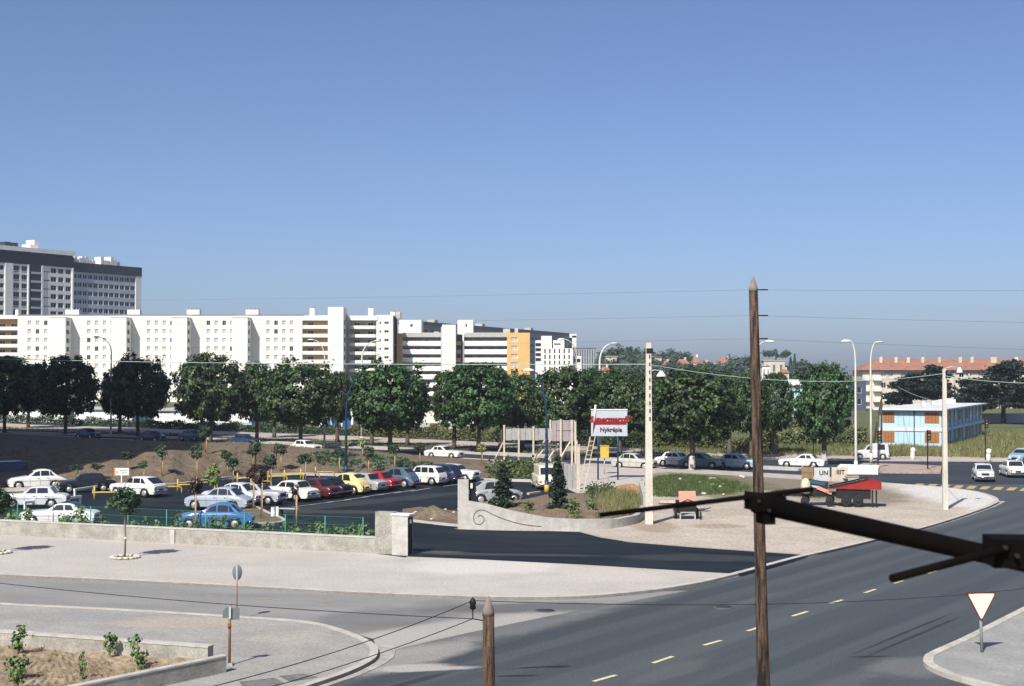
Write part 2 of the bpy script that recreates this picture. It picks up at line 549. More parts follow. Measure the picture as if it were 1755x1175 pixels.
# parking lines
M_LINE = mat('faded_white_line', (.42, .43, .43), .9, var=.4, scale=3)
for (a, b) in [((500, 872), (541, 867)), ((530, 868), (572, 863)), ((560, 864), (602, 859)), ((590, 860), (632, 854)), ((621, 855), (660, 849)), ((650, 851), (687, 845)), ((676, 848), (712, 842)), ((704, 845), (738, 839)), ((760, 836), (792, 832))]:
    A, B = G(*a), G(*b)
    d = (B - A).normalized()
    s = Vector((-d.y, d.x, 0)) * .06
    sheet('parking_line', [A - s, B - s, B + s, A + s], SL + .02, M_LINE)
# yellow dashes on the main road, ghosts on the side road
def dash(a, b, w, z, m, name='road_dash'):
    A, B = G(*a), G(*b)
    d = (B - A).normalized()
    s = Vector((-d.y, d.x, 0)) * w / 2
    sheet(name, [A - s, B - s, B + s, A + s], z, m)
for a, b in [((915, 1202), (960, 1188)), ((1017, 1168), (1056, 1157)), ((1119, 1136.5), (1153, 1125)), ((1206, 1106), (1236, 1097.5)), ((1281, 1081.5), (1308, 1073)), ((1358, 1056), (1384, 1048)), ((1423, 1034), (1444, 1028)), ((1482, 1016), (1500, 1010)), ((1532, 1000), (1548, 995)), ((1590, 983), (1606, 978)), ((1640, 966), (1655, 961))]:
    dash(a, b, .15, .012, M_YLINE)
M_GHOST = mat('faded_road_paint', (.34, .29, .19), .9, var=.3, scale=3)
for a, b in [((272, 1016), (310, 1018)), ((352, 1021), (392, 1023)), ((440, 1026), (482, 1028)), ((540, 1031), (590, 1034))]:
    dash(a, b, .14, .012, M_GHOST)
for i in range(9):                                   # slanted yellow blocks of the crossing
    x = 1560 + i * 22.4 + i * i * .05
    y = 831 + i * .95
    sheet('crossing_mark', [G(x + 4, y + 2.6), G(x + 18, y + 3.0), G(x + 25, y - 2.2), G(x + 11, y - 2.5)], .012, mat('old_yellow_paint', (.42, .32, .13), .9, var=.3, scale=2))

# boulevard, its median and the pavement band behind the trees
sheet('boulevard', [G(*p) for p in [(-300, 726), (0, 742), (513, 769), (666, 778), (900, 791), (1178, 807), (1440, 822), (1560, 829), (1600, 828), (1900, 832), (1900, 788), (1500, 786), (1250, 784), (1000, 772), (640, 755), (300, 741), (-300, 712)]], .008, M_BLVD)
strip('median', [G(*p) for p in [(-200, 735), (300, 752), (560, 766), (805, 778), (1000, 788), (1160, 796)]], 3.6, -.02, .16, M_CONCL, side=1)
strip('median', [G(*p) for p in [(1262, 802), (1368, 807)]], 2.0, -.02, .22, M_CONCL, side=1)
struct(MB().prism([(p.x, p.y) for p in [G(1432, 812), G(1505, 813), G(1507, 806), G(1440, 804)]], -.02, .5).obj('median', M_WHITE))
struct(MB().prism([(p.x, p.y) for p in [G(1455, 806), G(1512, 811), G(1612, 812), G(1614, 801), G(1560, 798), G(1480, 796)]], -.02, .17).obj('traffic_island', mat('pink_island', (.36, .28, .24), .95, var=.25, scale=.6, fine=.2, fscale=4)))
sheet('tree_strip', [G(*p) for p in [(-300, 721), (300, 744), (640, 759), (1000, 776), (1340, 789), (1400, 782), (1100, 772), (640, 751), (0, 727), (-300, 715)]], .02, M_FIELD)
sheet('footpath', [G(*p) for p in [(-300, 719), (60, 739), (300, 745), (600, 757), (850, 767), (1080, 779), (1250, 782), (1400, 790), (1755, 792), (1755, 784), (1400, 780), (1250, 770), (1080, 766), (850, 754), (600, 745), (300, 735), (60, 728), (-300, 709)]], .034, mat('pink_footpath', (.42, .355, .31), .95, var=.2, scale=.2, fine=.15, fscale=2))
sheet('field', [G(*p) for p in [(-300, 706), (300, 735), (600, 745), (1080, 766), (1400, 781), (2000, 786), (2000, 700), (1200, 690), (300, 690)]], -.02, M_FIELD)

# soil bank between car park and boulevard
bx = [-260, -120, 0, 100, 200, 260, 300, 340, 390, 443, 504, 565, 620, 680, 740, 800, 850, 890]
foot = [(-260, 850), (-120, 843), (0, 840), (100, 838), (200, 836), (300, 831), (390, 820), (443, 816), (504, 813), (565, 814), (646, 816), (760, 820), (836, 822), (890, 824)]
crest = [(-260, 772), (0, 773), (200, 774), (300, 775), (353, 775), (414, 771), (463, 774), (504, 776), (545, 779), (620, 780), (680, 783), (764, 790), (825, 797), (890, 806)]
crz = [(-260, 2.2), (0, 2.3), (200, 2.25), (353, 2.1), (414, 2.1), (463, 1.8), (545, 1.45), (620, 1.3), (680, 1.1), (764, .8), (825, .5), (890, .22)]
back = [(-260, 726), (0, 742), (513, 769), (666, 778), (890, 791)]
rb = random.Random(5)
rows = []
NS = 16
cols = np.linspace(-260, 890, 110)
for x in cols:
    a = G(x, interp(foot, x), SL + .01)
    zc = interp(crz, x) + .07 * math.sin(x * .05) + .04 * math.sin(x * .13 + 1)
    c = G(x, interp(crest, x), zc)
    e = G(x, interp(back, x), SL - .02)
    if e.y < c.y + 2:
        e = Vector((c.x, c.y + 2, SL - .02))
    col = []
    for j in range(NS + 1):
        t = j / NS
        q = a.lerp(c, t)
        q.z = lerp(a.z, c.z, t ** .75 if t > 0 else 0) + (rb.uniform(-.045, .045) if 0 < j < NS else 0)
        col.append(q)
    top = c + (e - c) * .35
    top.z = c.z * .97 + rb.uniform(-.05, .05)
    col += [top, e]
    rows.append(col)
mbb = MB()
mbb.smooth = True
nr = NS + 3
vs = [q for col in rows for q in col]
fs = [(i * nr + j, (i + 1) * nr + j, (i + 1) * nr + j + 1, i * nr + j + 1) for i in range(len(cols) - 1) for j in range(nr - 1)]
mbb.add(vs, fs)
bank = struct(mbb.obj('soil_bank', M_SOIL))

def bank_z(p):
    """height of the bank under a point"""
    best = 0.0
    px = CX + F * p[0] / max(p[1], 1)
    i = int(max(0, min(len(cols) - 2, (px - cols[0]) / (cols[1] - cols[0]))))
    col = rows[i]
    for q0, q1 in zip(col, col[1:]):
        if q0.y <= p[1] <= q1.y:
            return lerp(q0.z, q1.z, (p[1] - q0.y) / max(q1.y - q0.y, 1e-3))
    return SL

strip('kerb', [G(*p, SL) for p in smoothline([(-200, 851), (0, 841), (100, 839), (190, 838), (300, 832.5), (390, 821), (443, 817), (504, 814), (565, 815), (646, 817), (760, 821), (836, 824), (918, 826)])], .35, 0, SL + .2, M_CONCL, side=1)
# planted soil island in the car park
isl = [(404, 868), (433, 869), (463, 883), (490, 895), (470, 901), (430, 901), (380, 896), (350, 880)]
ip = [G(*p, SL) for p in smoothline(isl + isl[:1], 3)[:-1]]
struct(MB().prism([(p.x, p.y) for p in ip], .05, SL + .16).obj('soil_bed', M_SOIL))
strip('kerb', ip + ip[:1], .2, 0, SL + .2, M_CONCL, side=-1)
# hills far off to the right
mbh = MB()
mbh.smooth = True
hx = np.linspace(-120, 420, 40)
hy = [430, 480, 540, 600, 660, 740, 840, 1000, 1300, 1800]
hz = [0, 1.5, 4, 7, 9.5, 11.5, 12.5, 11, 6, 0]
hv = []
for x in hx:
    k = 1 / (1 + math.exp(-(x - 0) / 18)) * (1 - .45 / (1 + math.exp(-(x - 150) / 25))) * (1 - .9 / (1 + math.exp(-(x - 270) / 25)))
    for y, z in zip(hy, hz):
        hv.append((x * (y / 700) ** .6, y, -.1 + z * k * (1 + .12 * math.sin(x * .11 + y * .02))))
mbh.add(hv, [(i * 10 + j, (i + 1) * 10 + j, (i + 1) * 10 + j + 1, i * 10 + j + 1) for i in range(39) for j in range(9)])
struct(mbh.obj('hill', mat('hill_green', (.10, .11, .05), .95, scale=.03, col2=(.04, .06, .03), fine=.4, fscale=.3)))

for px, py, lab in ((934, 1046, 'round iron manhole cover in the tar patch where the roads meet'), (1240, 1040, 'round iron manhole cover in the near lane of the main road')):
    q = G(px, py, .02)
    t = thing('manhole_cover', lab, 'manhole', q)
    MB().lathe([(.40, -.03), (.40, .0), (.34, .004)], n=22).obj('frame', mat('dull_iron_frame', (.10, .10, .10), .7, var=.3, scale=6), t)
    MB().lathe([(.33, -.02), (.33, .006), (.05, .010)], n=22).obj('lid', mat('dull_iron', (.045, .045, .048), .6, var=.4, scale=14), t)
# ------------------------------------------------------------------ buildings
M_WALLW = mat('white_render', (.80, .78, .72), .85, scale=.35, col2=(.66, .64, .585), stretch=(1, 1, .25), fine=.04, fscale=3)
M_WALLG = mat('grey_panel', (.44, .44, .43), .85, var=.12, scale=.4)
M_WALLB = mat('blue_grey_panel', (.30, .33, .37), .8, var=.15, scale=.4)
M_HOSP = mat('pale_tower_panel', (.84, .82, .78), .85, var=.1, scale=.4)
M_HOSPB = mat('shaded_tower_panel', (.46, .51, .58), .8, var=.12, scale=.4)  # the right wing's shade put into the colour, darker and bluer
M_DARKB = mat('dark_blue_band', (.028, .036, .058), .7, var=.3, scale=.5)
M_ORNG = mat('ochre_render', (.66, .41, .15), .85, var=.08, scale=.3)
M_CREAM = mat('cream_render', (.56, .50, .41), .9, var=.2, scale=.35, fine=.08, fscale=2)
M_SHUT = mat('pale_shutter', (.44, .43, .40), .7, var=.12, scale=2)
M_GLASS = mat('window_glass', (.016, .020, .028), .2, var=.3, scale=.8, spec=.3)
M_ROOFF = mat('flat_roof', (.22, .21, .20), .9, var=.2, scale=.4)
M_TILE = mat('red_roof_tiles', (.33, .155, .105), .85, scale=.6, col2=(.235, .115, .082), fine=.18, fscale=3)
M_FRAMEW = mat('white_frame', (.72, .71, .68), .6, var=.05)
M_BROWNW = mat('brown_shutter', (.34, .14, .045), .6, var=.25, scale=6)
M_LBLUE = mat('light_blue_panel', (.42, .60, .68), .6, var=.10, scale=.7)

def facade(mb, o, u, W, z0, z1, ops=(), depth=.25):
    o, u = Vector(o[:2]), Vector(u[:2]).normalized()
    n = Vector((u.y, -u.x))
    xs = sorted(set([0.0, W] + [round(k, 4) for q in ops for k in q[:2]]))
    zs = sorted(set([z0, z1] + [round(k, 4) for q in ops for k in q[2:4]]))
    xs = [x for x in xs if 0 <= x <= W]
    zs = [z for z in zs if z0 <= z <= z1]
    pt = lambda a, z, d=0.0: (o.x + u.x * a - n.x * d, o.y + u.y * a - n.y * d, z)
    # merge cells row by row
    for zb, zt in zip(zs, zs[1:]):
        zm = (zb + zt) / 2
        run = None
        for xa, xb in zip(xs, xs[1:]):
            xm = (xa + xb) / 2
            hole = any(q[0] - 1e-6 < xm < q[1] + 1e-6 and q[2] < zm < q[3] for q in ops)
            if not hole:
                run = (run[0], xb) if run else (xa, xb)
            if hole or xb == xs[-1]:
                if run:
                    a, b = run
                    mb.add([pt(a, zb), pt(b, zb), pt(b, zt), pt(a, zt)], [(0, 1, 2, 3)])
                run = None
    for a, b, c, e in [q[:4] for q in ops]:
        vs = [pt(a, c), pt(b, c), pt(b, e), pt(a, e), pt(a, c, depth), pt(b, c, depth), pt(b, e, depth), pt(a, e, depth)]
        mb.add(vs, [(0, 1, 5, 4)[::-1], (1, 2, 6, 5)[::-1], (2, 3, 7, 6)[::-1], (3, 0, 4, 7)[::-1]])

def shell(o, u, W, D, z0, z1, front=(), right=(), left=(), depth=.25, roof=True):
    """closed block: o is the front-left corner seen from outside, u runs to the right along the front"""
    o, u = Vector(o[:2]), Vector(u[:2]).normalized()
    v = Vector((-u.y, u.x))            # inwards
    mb = MB()
    facade(mb, o, u, W, z0, z1, front, depth)
    facade(mb, o + u * W, v, D, z0, z1, right, depth)
    facade(mb, o + u * W + v * D, -u, W, z0, z1, (), depth)
    facade(mb, o + v * D, -v, D, z0, z1, left, depth)
    if roof:
        q = [o, o + u * W, o + u * W + v * D, o + v * D]
        mb.add([(p.x, p.y, z1) for p in q], [(0, 1, 2, 3)])
    return mb

WINC = {}
def win_mesh(w, h, nx=2, nz=1, fr=.07, mats=None, key=''):
    k = (round(w, 2), round(h, 2), nx, nz, key)
    if k in WINC:
        return WINC[k]
    mats = mats or [M_FRAMEW, M_GLASS]
    mb = MB()
    mb.cur = 1
    mb.add([(-w / 2, 0, 0), (w / 2, 0, 0), (w / 2, 0, h), (-w / 2, 0, h)], [(0, 1, 2, 3)])
    mb.cur = 0
    for i in range(nx + 1):
        mb.box((-w / 2 + w * i / nx * (1 - fr / w) + fr / 2, -.02, h / 2), (fr, .05, h))
    for j in range(nz + 1):
        mb.box((0, -.022, h * j / nz * (1 - fr / h) + fr / 2), (w, .05, fr))
    WINC[k] = mb.mesh('window', mats)
    return WINC[k]

def place_win(me, parent, o, u, a, z, depth=.2, name='window'):
    o, u = Vector(o[:2]), Vector(u[:2]).normalized()
    n = Vector((u.y, -u.x))
    p = o + u * a - n * depth
    return inst(me, name, parent, (p.x, p.y, z), math.atan2(u.y, u.x))

rw = random.Random(21)

# ---- long white slab block, facing us across the boulevard
DA = 460.0
KA = DA / F
XA = lambda px: P(px, 600, DA).x
ZA = lambda py: P(877, py, DA).z
t = thing('apartment_block', 'long white apartment slab with projecting stair towers and rows of small windows', 'building')
UX = Vector((1, 0))
STO = 14.75 * KA
rowz = [ZA(553 + 14.75 * i) for i in range(9)]           # window centres, top down
x0, x1 = XA(30), XA(518)
ops, wl = [], []
wpx = [50, 64, 78, 90]
for k in range(4):
    wpx += [152 + 102.5 * k, 165.5 + 102.5 * k, 179 + 102.5 * k, 192 + 102.5 * k]
dark = {(64, 3), (166, 3), (295, 0), (384, 0), (295, 2), (472, 1), (153, 4), (370, 4)}
for px in wpx:
    for i, z in enumerate(rowz):
        a = XA(px) - x0
        w, h = 1.15, 1.5
        ops.append((a - w / 2, a + w / 2, z - h / 2, z + h / 2))
        wl.append((a, z - h / 2, any(abs(px - d) < 4 and i == j for d, j in dark) or rw.random() < .06))
shell((x0, DA), UX, x1 - x0, 14, -.1, ZA(540), front=ops, depth=.3).obj('wall', M_WALLW, t)
wm_l = win_mesh(1.15, 1.5, 2, 1, .08, [M_WALLW, M_SHUT], 'shut')
wm_d = win_mesh(1.15, 1.5, 2, 1, .08, [M_SHUT, M_GLASS], 'dark')
for a, z, dk in wl:
    place_win(wm_d if dk else wm_l, t, (x0, DA), UX, a, z, .26)
mbp = MB().box(((x0 + x1) / 2, DA + 7, ZA(540) + .12), (x1 - x0 + .3, 14.3, .24))
mbp.obj('roof', M_ROOFF, t)
for px in (96, 199, 301.5, 404):                        # stair towers, with dark landing windows at their left
    a, b = XA(px), XA(px + 26)
    tops = ZA(545.5)
    right = []
    for z in rowz:
        right.append((1.2, 4.0, z - 1.0, z + .5))
    shell((a, DA - 6), UX, b - a, 6.05, -.1, tops, right=right, depth=.4).obj('stair_tower', M_WALLW, t)
    for z in rowz:
        place_win(win_mesh(2.8, 1.5, 3, 1, .09, [M_WALLG, M_GLASS], 'land'), t, (b, DA - 6), (0, 1), 2.6, z - 1.0, .35)
        mb = MB().box((0, 0, 0), (.5, .12, 2.1))
        mb.obj('landing_window', M_GLASS, t, (a - .27, DA - .08, z - .2))
    MB().box(((a + b) / 2, DA - 3, tops + .1), (b - a + .25, 6.2, .2)).obj('tower_cap', M_CONCL, t)
for px, wd in ((108, 6), (120, 17), (223, 22), (326, 22), (428, 22), (21, 5)):        # chimneys on the roof
    z = ZA(540)
    mb = MB().box((XA(px), DA + 5, z + 1.0), (wd * KA, 2.2, 2.0))
    mb.obj('chimney_block', M_WALLW, t)
    mb = MB()
    for q in range(3):
        mb.box((XA(px) + (q - .5) * wd * KA * .3, DA + 5, z + 2.25), (.35, .6, .55))
    mb.obj('chimney_pot', M_ROOFF, t)

def balconies(t, pxa, pxb, D, ztops, rec, wallm, parm, parh=1.05, out=0.0, split=None, second=None, sto=STO, top_z=None, bottom=-.1):
    """a bay of recessed balconies: back wall, dark glazing, slabs and white parapets"""
    a, b = P(pxa, 600, D).x, P(pxb, 600, D).x
    mb = MB()
    mb.box(((a + b) / 2, D + rec + .1, ((top_z or ztops[0] + 2) + bottom) / 2), (b - a, .2, (top_z or ztops[0] + 2) - bottom))
    mb.obj('back_wall', wallm, t)
    for z in ztops:
        mb = MB().box(((a + b) / 2, D - out / 2 + .08, z - parh / 2), (b - a - .04, .16 + out * .0, parh))
        if out:
            mb = MB()
            n = 10
            pl = []
            for i in range(n + 1):
                ang = math.pi * i / n
                e = .9
                x = (a + b) / 2 - (b - a) / 2 * math.copysign(abs(math.cos(ang)) ** .35, math.cos(ang))
                y = D - out * abs(math.sin(ang)) ** .5
                pl.append((x, y))
            mb.prism(pl, z - parh, z)
        mb.obj('balcony_parapet', parm, t)
        MB().box(((a + b) / 2, D + rec / 2, z - parh - .08), (b - a, rec, .18)).obj('balcony_slab', M_WALLG, t)
        nw = max(1, int((b - a) / 3.2))
        for i in range(nw):
            xm = a + (b - a) * (i + .5) / nw
            if second and xm > lerp(a, b, split):
                MB().box((lerp(a, b, (1 + split) / 2), D + rec - .06, z + .25), ((b - a) * (1 - split) * .95, .1, sto - .5)).obj('panel', second, t) if i == nw - 1 else None
            else:
                inst(win_mesh(1.9, 2.1, 2, 1, .08), 'window', t, (xm, D + rec - .03, z - parh))

zt = [ZA(559.5 + 14.75 * i) for i in range(8)]
# left end of the slab: deep balconies
MB().box(((XA(-70) + XA(30)) / 2 - .02, DA + 8, ZA(540) / 2), (XA(30) - XA(-70), 11, ZA(540))).obj('wall', M_WALLW, t)
balconies(t, -70, 30, DA, zt, 2.2, M_ORNG, M_WALLW, top_z=ZA(545))
MB().box(((XA(-70) + XA(30)) / 2, DA + 1.2, ZA(543)), (XA(30) - XA(-70), 2.4, 1.2)).obj('cornice', M_WALLW, t)
# right end: balconies, tall tower, rounded balconies, gable
balconies(t, 518.5, 568, DA, [ZA(557 + 14.75 * i) for i in range(8)], 2.2, M_ORNG, M_WALLW, split=.45, second=M_ORNG, top_z=ZA(546))
MB().box(((XA(518) + XA(674)) / 2, DA + 9, ZA(541) / 2), (XA(674) - XA(518), 13, ZA(541))).obj('wall', M_WALLW, t)
MB().box(((XA(518) + XA(568)) / 2, DA + 1.2, ZA(544.5)), (XA(568) - XA(518), 2.4, 1.6)).obj('cornice', M_WALLW, t)
a, b = XA(568), XA(594)
shell((a, DA - 9), UX, b - a, 12, -.1, ZA(528), right=[(1.5, 7, z - .9, z + .7) for z in rowz], depth=.5).obj('stair_tower', M_WALLW, t)
for z in rowz:
    place_win(win_mesh(5.5, 1.6, 4, 1, .1, [M_WALLG, M_GLASS], 'tw'), t, (b, DA - 9), (0, 1), 4.25, z - .9, .4)
a, b = XA(598), XA(648)
balconies(t, 599, 646, DA - 1, [ZA(558 + 14.75 * i) for i in range(9)], 2.2, M_WALLG, M_WALLW, out=1.6, top_z=ZA(546))
MB().box(((a + b) / 2, DA - .2, ZA(545)), (b - a, 4.2, 1.5)).obj('cornice', M_WALLW, t)
o = (XA(646), DA - 2)
W = XA(674) - XA(646)
ops = []
for z in rowz:
    ops += [(1.0, 1.55, z - .45, z + .25), (2.6, 4.0, z - .45, z + .35)]
shell(o, UX, W, 20, -.1, ZA(540), front=ops, depth=.25).obj('wall', M_WALLW, t)
for z in rowz:
    place_win(win_mesh(.55, .7, 1, 1, .05), t, o, UX, 1.275, z - .45, .2)
    place_win(win_mesh(1.4, .8, 2, 1, .06), t, o, UX, 3.3, z - .45, .2)
for px, hh in ((533, 2.4), (634, 2.4), (672, 1.2)):
    MB().box((XA(px), DA + 3, ZA(540) + hh / 2), (1.6, 1.8, hh)).obj('chimney_block', M_WALLW, t)
    MB().box((XA(px), DA + 3, ZA(540) + hh + .2), (1.1, 1.2, .4)).obj('chimney_pot', M_ROOFF, t)
MB().box((XA(679), DA + 10, ZA(538)), (1.4, 4, 2.2)).obj('roof_hut', M_WALLG, t)

# ---- ochre and white block further right
DO = 470.0
KO = DO / F
XO = lambda px: P(px, 600, DO).x
ZO = lambda py: P(877, py, DO).z
t = thing('apartment_block', 'ochre and white apartment block with wide continuous balconies', 'building')
ST2 = 14.3
MB().box(((XO(682) + XO(869)) / 2, DO + 8, ZO(572) / 2), (XO(869) - XO(682), 11.2, ZO(572))).obj('wall', M_WALLW, t)
balconies(t, 690, 757, DO, [ZO(584 + ST2 * i) for i in range(7)], 2.3, M_WALLB, M_HOSP, parh=1.5, top_z=ZO(576))
balconies(t, 796, 869, DO, [ZO(584 + ST2 * i) for i in range(7)], 2.3, M_WALLB, M_HOSP, parh=1.5, top_z=ZO(576))
for a, b in ((690, 757), (796, 869)):
    MB().box(((XO(a) + XO(b)) / 2, DO + 1.2, ZO(573.5)), (XO(b) - XO(a), 2.5, 1.5)).obj('cornice', M_CONCL, t)
MB().box(((XO(680) + XO(690)) / 2, DO + 1.3, ZO(571) / 2), (XO(690) - XO(680), 3.2, ZO(571))).obj('pier', M_ORNG, t)
MB().box(((XO(757) + XO(784)) / 2, DO - 1.5, ZO(557) / 2), (XO(782) - XO(759), 8, ZO(557))).obj('stair_tower', M_WALLW, t)
MB().box(((XO(756) + XO(760)) / 2 - .2, DO + .5, ZO(560) / 2), (.5, 1.5, ZO(560))).obj('pier', M_CONCL, t)
for i in range(7):                                       # ochre panels and dark openings right of the tower
    MB().box((XO(786), DO + .6, ZO(588 + ST2 * i)), (1.4, .8, 1.3)).obj('panel', M_ORNG, t)
MB().box(((XO(783) + XO(796)) / 2, DO + 2, ZO(573) / 2), (XO(796) - XO(783), 1.5, ZO(573))).obj('glazed_bay', M_GLASS, t)
MB().box((XO(794), DO + .4, ZO(573) / 2), (.5, 1.4, ZO(573))).obj('pier', M_WALLW, t)
o = (XO(869), DO - 1)
W = XO(908) - XO(869)
ops = [(W * .17, W * .47, ZO(585 + ST2 * i) - .05, ZO(578 + ST2 * i)) for i in range(7)]
shell(o, UX, W, 17, -.1, ZO(570), front=ops, depth=.3).obj('wall', M_ORNG, t)
for q in ops:
    place_win(win_mesh(q[1] - q[0], q[3] - q[2], 2, 1, .1, [M_FRAMEW, M_SHUT], 'or'), t, o, UX, (q[0] + q[1]) / 2, q[2], .22)
for px, wdt, top in ((868, 12, 563), (746, 8, 568), (885, 6, 562)):
    MB().box((XO(px), DO + 8, (ZO(572) + ZO(top)) / 2), (wdt * KO, 3, ZO(top) - ZO(572) + .4)).obj('chimney_block', M_CONCL, t)

# ---- penthouse blocks and the slab receding behind the ochre block
t = thing('apartment_block', 'shaded grey slab receding behind the ochre block, with white end frame', 'building')
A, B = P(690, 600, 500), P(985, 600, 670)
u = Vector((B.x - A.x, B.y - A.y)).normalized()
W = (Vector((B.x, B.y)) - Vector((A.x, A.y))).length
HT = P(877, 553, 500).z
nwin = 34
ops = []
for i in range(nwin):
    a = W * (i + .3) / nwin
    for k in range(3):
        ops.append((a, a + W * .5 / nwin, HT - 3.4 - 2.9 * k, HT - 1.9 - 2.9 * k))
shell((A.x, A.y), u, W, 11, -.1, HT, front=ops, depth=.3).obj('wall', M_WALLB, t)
wmq = win_mesh(W * .5 / nwin, 1.5, 2, 1, .09, [M_WALLG, M_GLASS], 'rec')
for q in ops:
    place_win(wmq, t, (A.x, A.y), u, (q[0] + q[1]) / 2, q[2], .25)
p0 = Vector((A.x, A.y)) - Vector((u.y, -u.x)) * 5.5
c = p0 + u * (W / 2)
MB().box((c.x, c.y, HT + .5), (W + 1, 12, 1.0), math.atan2(u.y, u.x)).obj('roof', M_ROOFF, t)
for s in (.2, .45, .75):
    c = p0 + u * (W * s)
    MB().box((c.x, c.y, HT + 1.6), (3, 3, 1.6), math.atan2(u.y, u.x)).obj('roof_hut', M_CONCL, t)
c = Vector((B.x, B.y))
zt_, zb_ = P(980, 572, 665).z, P(980, 598, 665).z
mb = MB().box((c.x - 4.5, c.y - 6, zt_ - .9), (10, 5, 1.8))
mb.box((c.x - .6, c.y - 6, zt_ / 2 - .9), (2.0, 5, zt_))
mb.obj('end_frame', M_WALLW, t)
for px0, px1, py in ((684, 722, 548), (784, 811, 548)):
    q0, q1, zt_ = P(px0, 600, 490), P(px1, 600, 490), P(877, py, 490).z
    W2 = q1.x - q0.x
    zz = zt_ - 3.2
    ops = [(W2 * .5, W2 * .62, zt_ - 2.4, zt_ - 1.4)]
    shell((q0.x, 490), UX, W2, 12, -.1, zt_, front=ops, depth=.3).obj('penthouse', M_WALLW, t)
    place_win(win_mesh(W2 * .12, 1.0, 1, 1, .07), t, (q0.x, 490), UX, W2 * .56, zt_ - 2.4, .25)

# ---- white school-like building with vertical fins
t = thing('office_building', 'bright white low office building with vertical slot windows beside the ochre block', 'building')
D = 430.0
X = lambda px: P(px, 600, D).x
Z = lambda py: P(877, py, D).z
def wbox(name, a, b, top, m, dep=8.0, front=0.0, ops=(), par=None):
    shell((X(a), D - front), UX, X(b) - X(a), dep, -.1, Z(top), front=ops, depth=.3).obj(name, m, par or t)
wbox('wall', 918, 928, 583, M_WALLW)
wbox('stair_tower', 928, 945.5, 575.5, M_WALLW, front=1.0)
wbox('wall', 948, 967, 583, M_WALLW, front=.4)
W = X(981) - X(927)
ops = []
for i in range(6):
    a = (X(932.5 + 8.2 * i) - X(927))
    for yy in (605, 615, 625, 635):
        ops.append((a, a + .45, Z(yy) - .1, Z(yy) + 1.25))
wbox('front_wing', 927, 981, 597, M_WALLW, front=3.0, ops=ops)
wmq = win_mesh(.45, 1.35, 1, 1, .05, [M_WALLG, M_GLASS], 'slot')
for q in ops:
    place_win(wmq, t, (X(927), D - 3), UX, (q[0] + q[1]) / 2, q[2], .25)
for i in range(4):
    MB().box((X(922.5), D - .12, Z(590 + 8.5 * i)), (X(928) - X(919), .2, .8)).obj('window_band', M_GLASS, t)
MB().box((X(955), D - .5, Z(589.2)), (2.0, .25, .3)).obj('slot_window', M_GLASS, t)
wbox('annex', 982, 996, 610, M_WALLW, front=1)
MB().box((X(989), D - 1.1, Z(617)), (X(994) - X(984), .3, .9)).obj('window_band', M_GLASS, t)

t = thing('office_building', 'distant blue-grey office building with narrow vertical windows below the wooded hill', 'building')
D = 620.0
W = X(1022) - X(984)
o = (X(984), D)
ops = [(W * (i + .25) / 9, W * (i + .75) / 9, Z(625) - 6, Z(600)) for i in range(9)]
shell(o, UX, W, 12, -.1, Z(597), front=ops, depth=.4).obj('wall', M_WALLB, t)
wmq = win_mesh(W * .5 / 9, ops[0][3] - ops[0][2], 1, 4, .12, [M_WALLG, M_GLASS], 'off')
for q in ops:
    place_win(wmq, t, o, UX, (q[0] + q[1]) / 2, q[2], .3)
MB().box((o[0] + W / 2, D + 6, Z(597) + .3), (W + .6, 12.6, .6)).obj('roof', M_ROOFF, t)

# ---- hospital tower at the far left, its long face turned to catch grazing sun
t = thing('hospital_tower', 'tall grey slab tower rising behind the white apartments, dark roof band and white rooftop plant', 'building')
S0 = Vector((-196.0, 545.0))
hd = Vector((.54, .842)).normalized()
def hs(px):
    """distance along the tower's face that a photo column looks at"""
    k = (px - CX) / F
    return (k * S0.y - S0.x) / (hd.x - k * hd.y)
H1 = P(0, 420, 545).z
sb, se = hs(124.5), hs(243)
H2 = CAMH + (640 - 458) / F * (S0.y + hd.y * se)
SH = 3.42
ang = math.atan2(hd.y, hd.x)
hn = Vector((hd.y, -hd.x))
def hp(s, out=0.0):
    return S0 + hd * s + hn * out
# left wing
p = hp(-45)
ops = []
NF = 15
top1 = H1 - 6.6
for f in range(NF):
    z = top1 - SH * (f + 1)
    for (pa, pb) in ((22, 33), (36, 46), (86, 96.5), (99, 108.5), (111.5, 121)):
        ops.append((hs(pa) + 45, hs(pb) + 45, z + .75, z + 2.75))
    for (pa, pb) in ((22, 33), (36, 46)):
        ops.append((hs(pa) + 45, hs(pb) + 45, z + .2, z + .6))
    ops.append((hs(-6) + 45, hs(6) + 45, z + .6, z + 2.4))
    ops.append((hs(73) + 45, hs(85.5) + 45, z + .9, z + 1.35))
shell(p, hd, sb + 45, 16, -.1, top1, front=ops, depth=.5).obj('wall', M_HOSP, t)
for q in ops:
    place_win(win_mesh(round(q[1] - q[0], 1), round(q[3] - q[2], 1), 2 if q[3] - q[2] > 1 else 1, 1, .14, [M_HOSPB, M_GLASS], 'hos'), t, p, hd, (q[0] + q[1]) / 2, q[2], .45)
def hbox(name, s0, s1, d0, d1, z0, z1, m):
    c = hp((s0 + s1) / 2, -(d0 + d1) / 2)
    return MB().box((c.x, c.y, (z0 + z1) / 2), (s1 - s0, d1 - d0, z1 - z0), ang).obj(name, m, t)
hbox('stair_recess', hs(48), hs(69.5), -.15, 2, 0, top1 + .02, M_DARKB)
for f in range(NF):
    z = top1 - SH * (f + 1)
    hbox('spandrel', hs(52), hs(69), -.3, 1.9, z - .1, z + .75, M_HOSPB)
for a, b in ((7, 20.5), (46.5, 48.3), (69.5, 72.5), (122, 124.5)):
    hbox('pier', hs(a), hs(b), -.35, 1, 0, top1 + .02, M_HOSP)
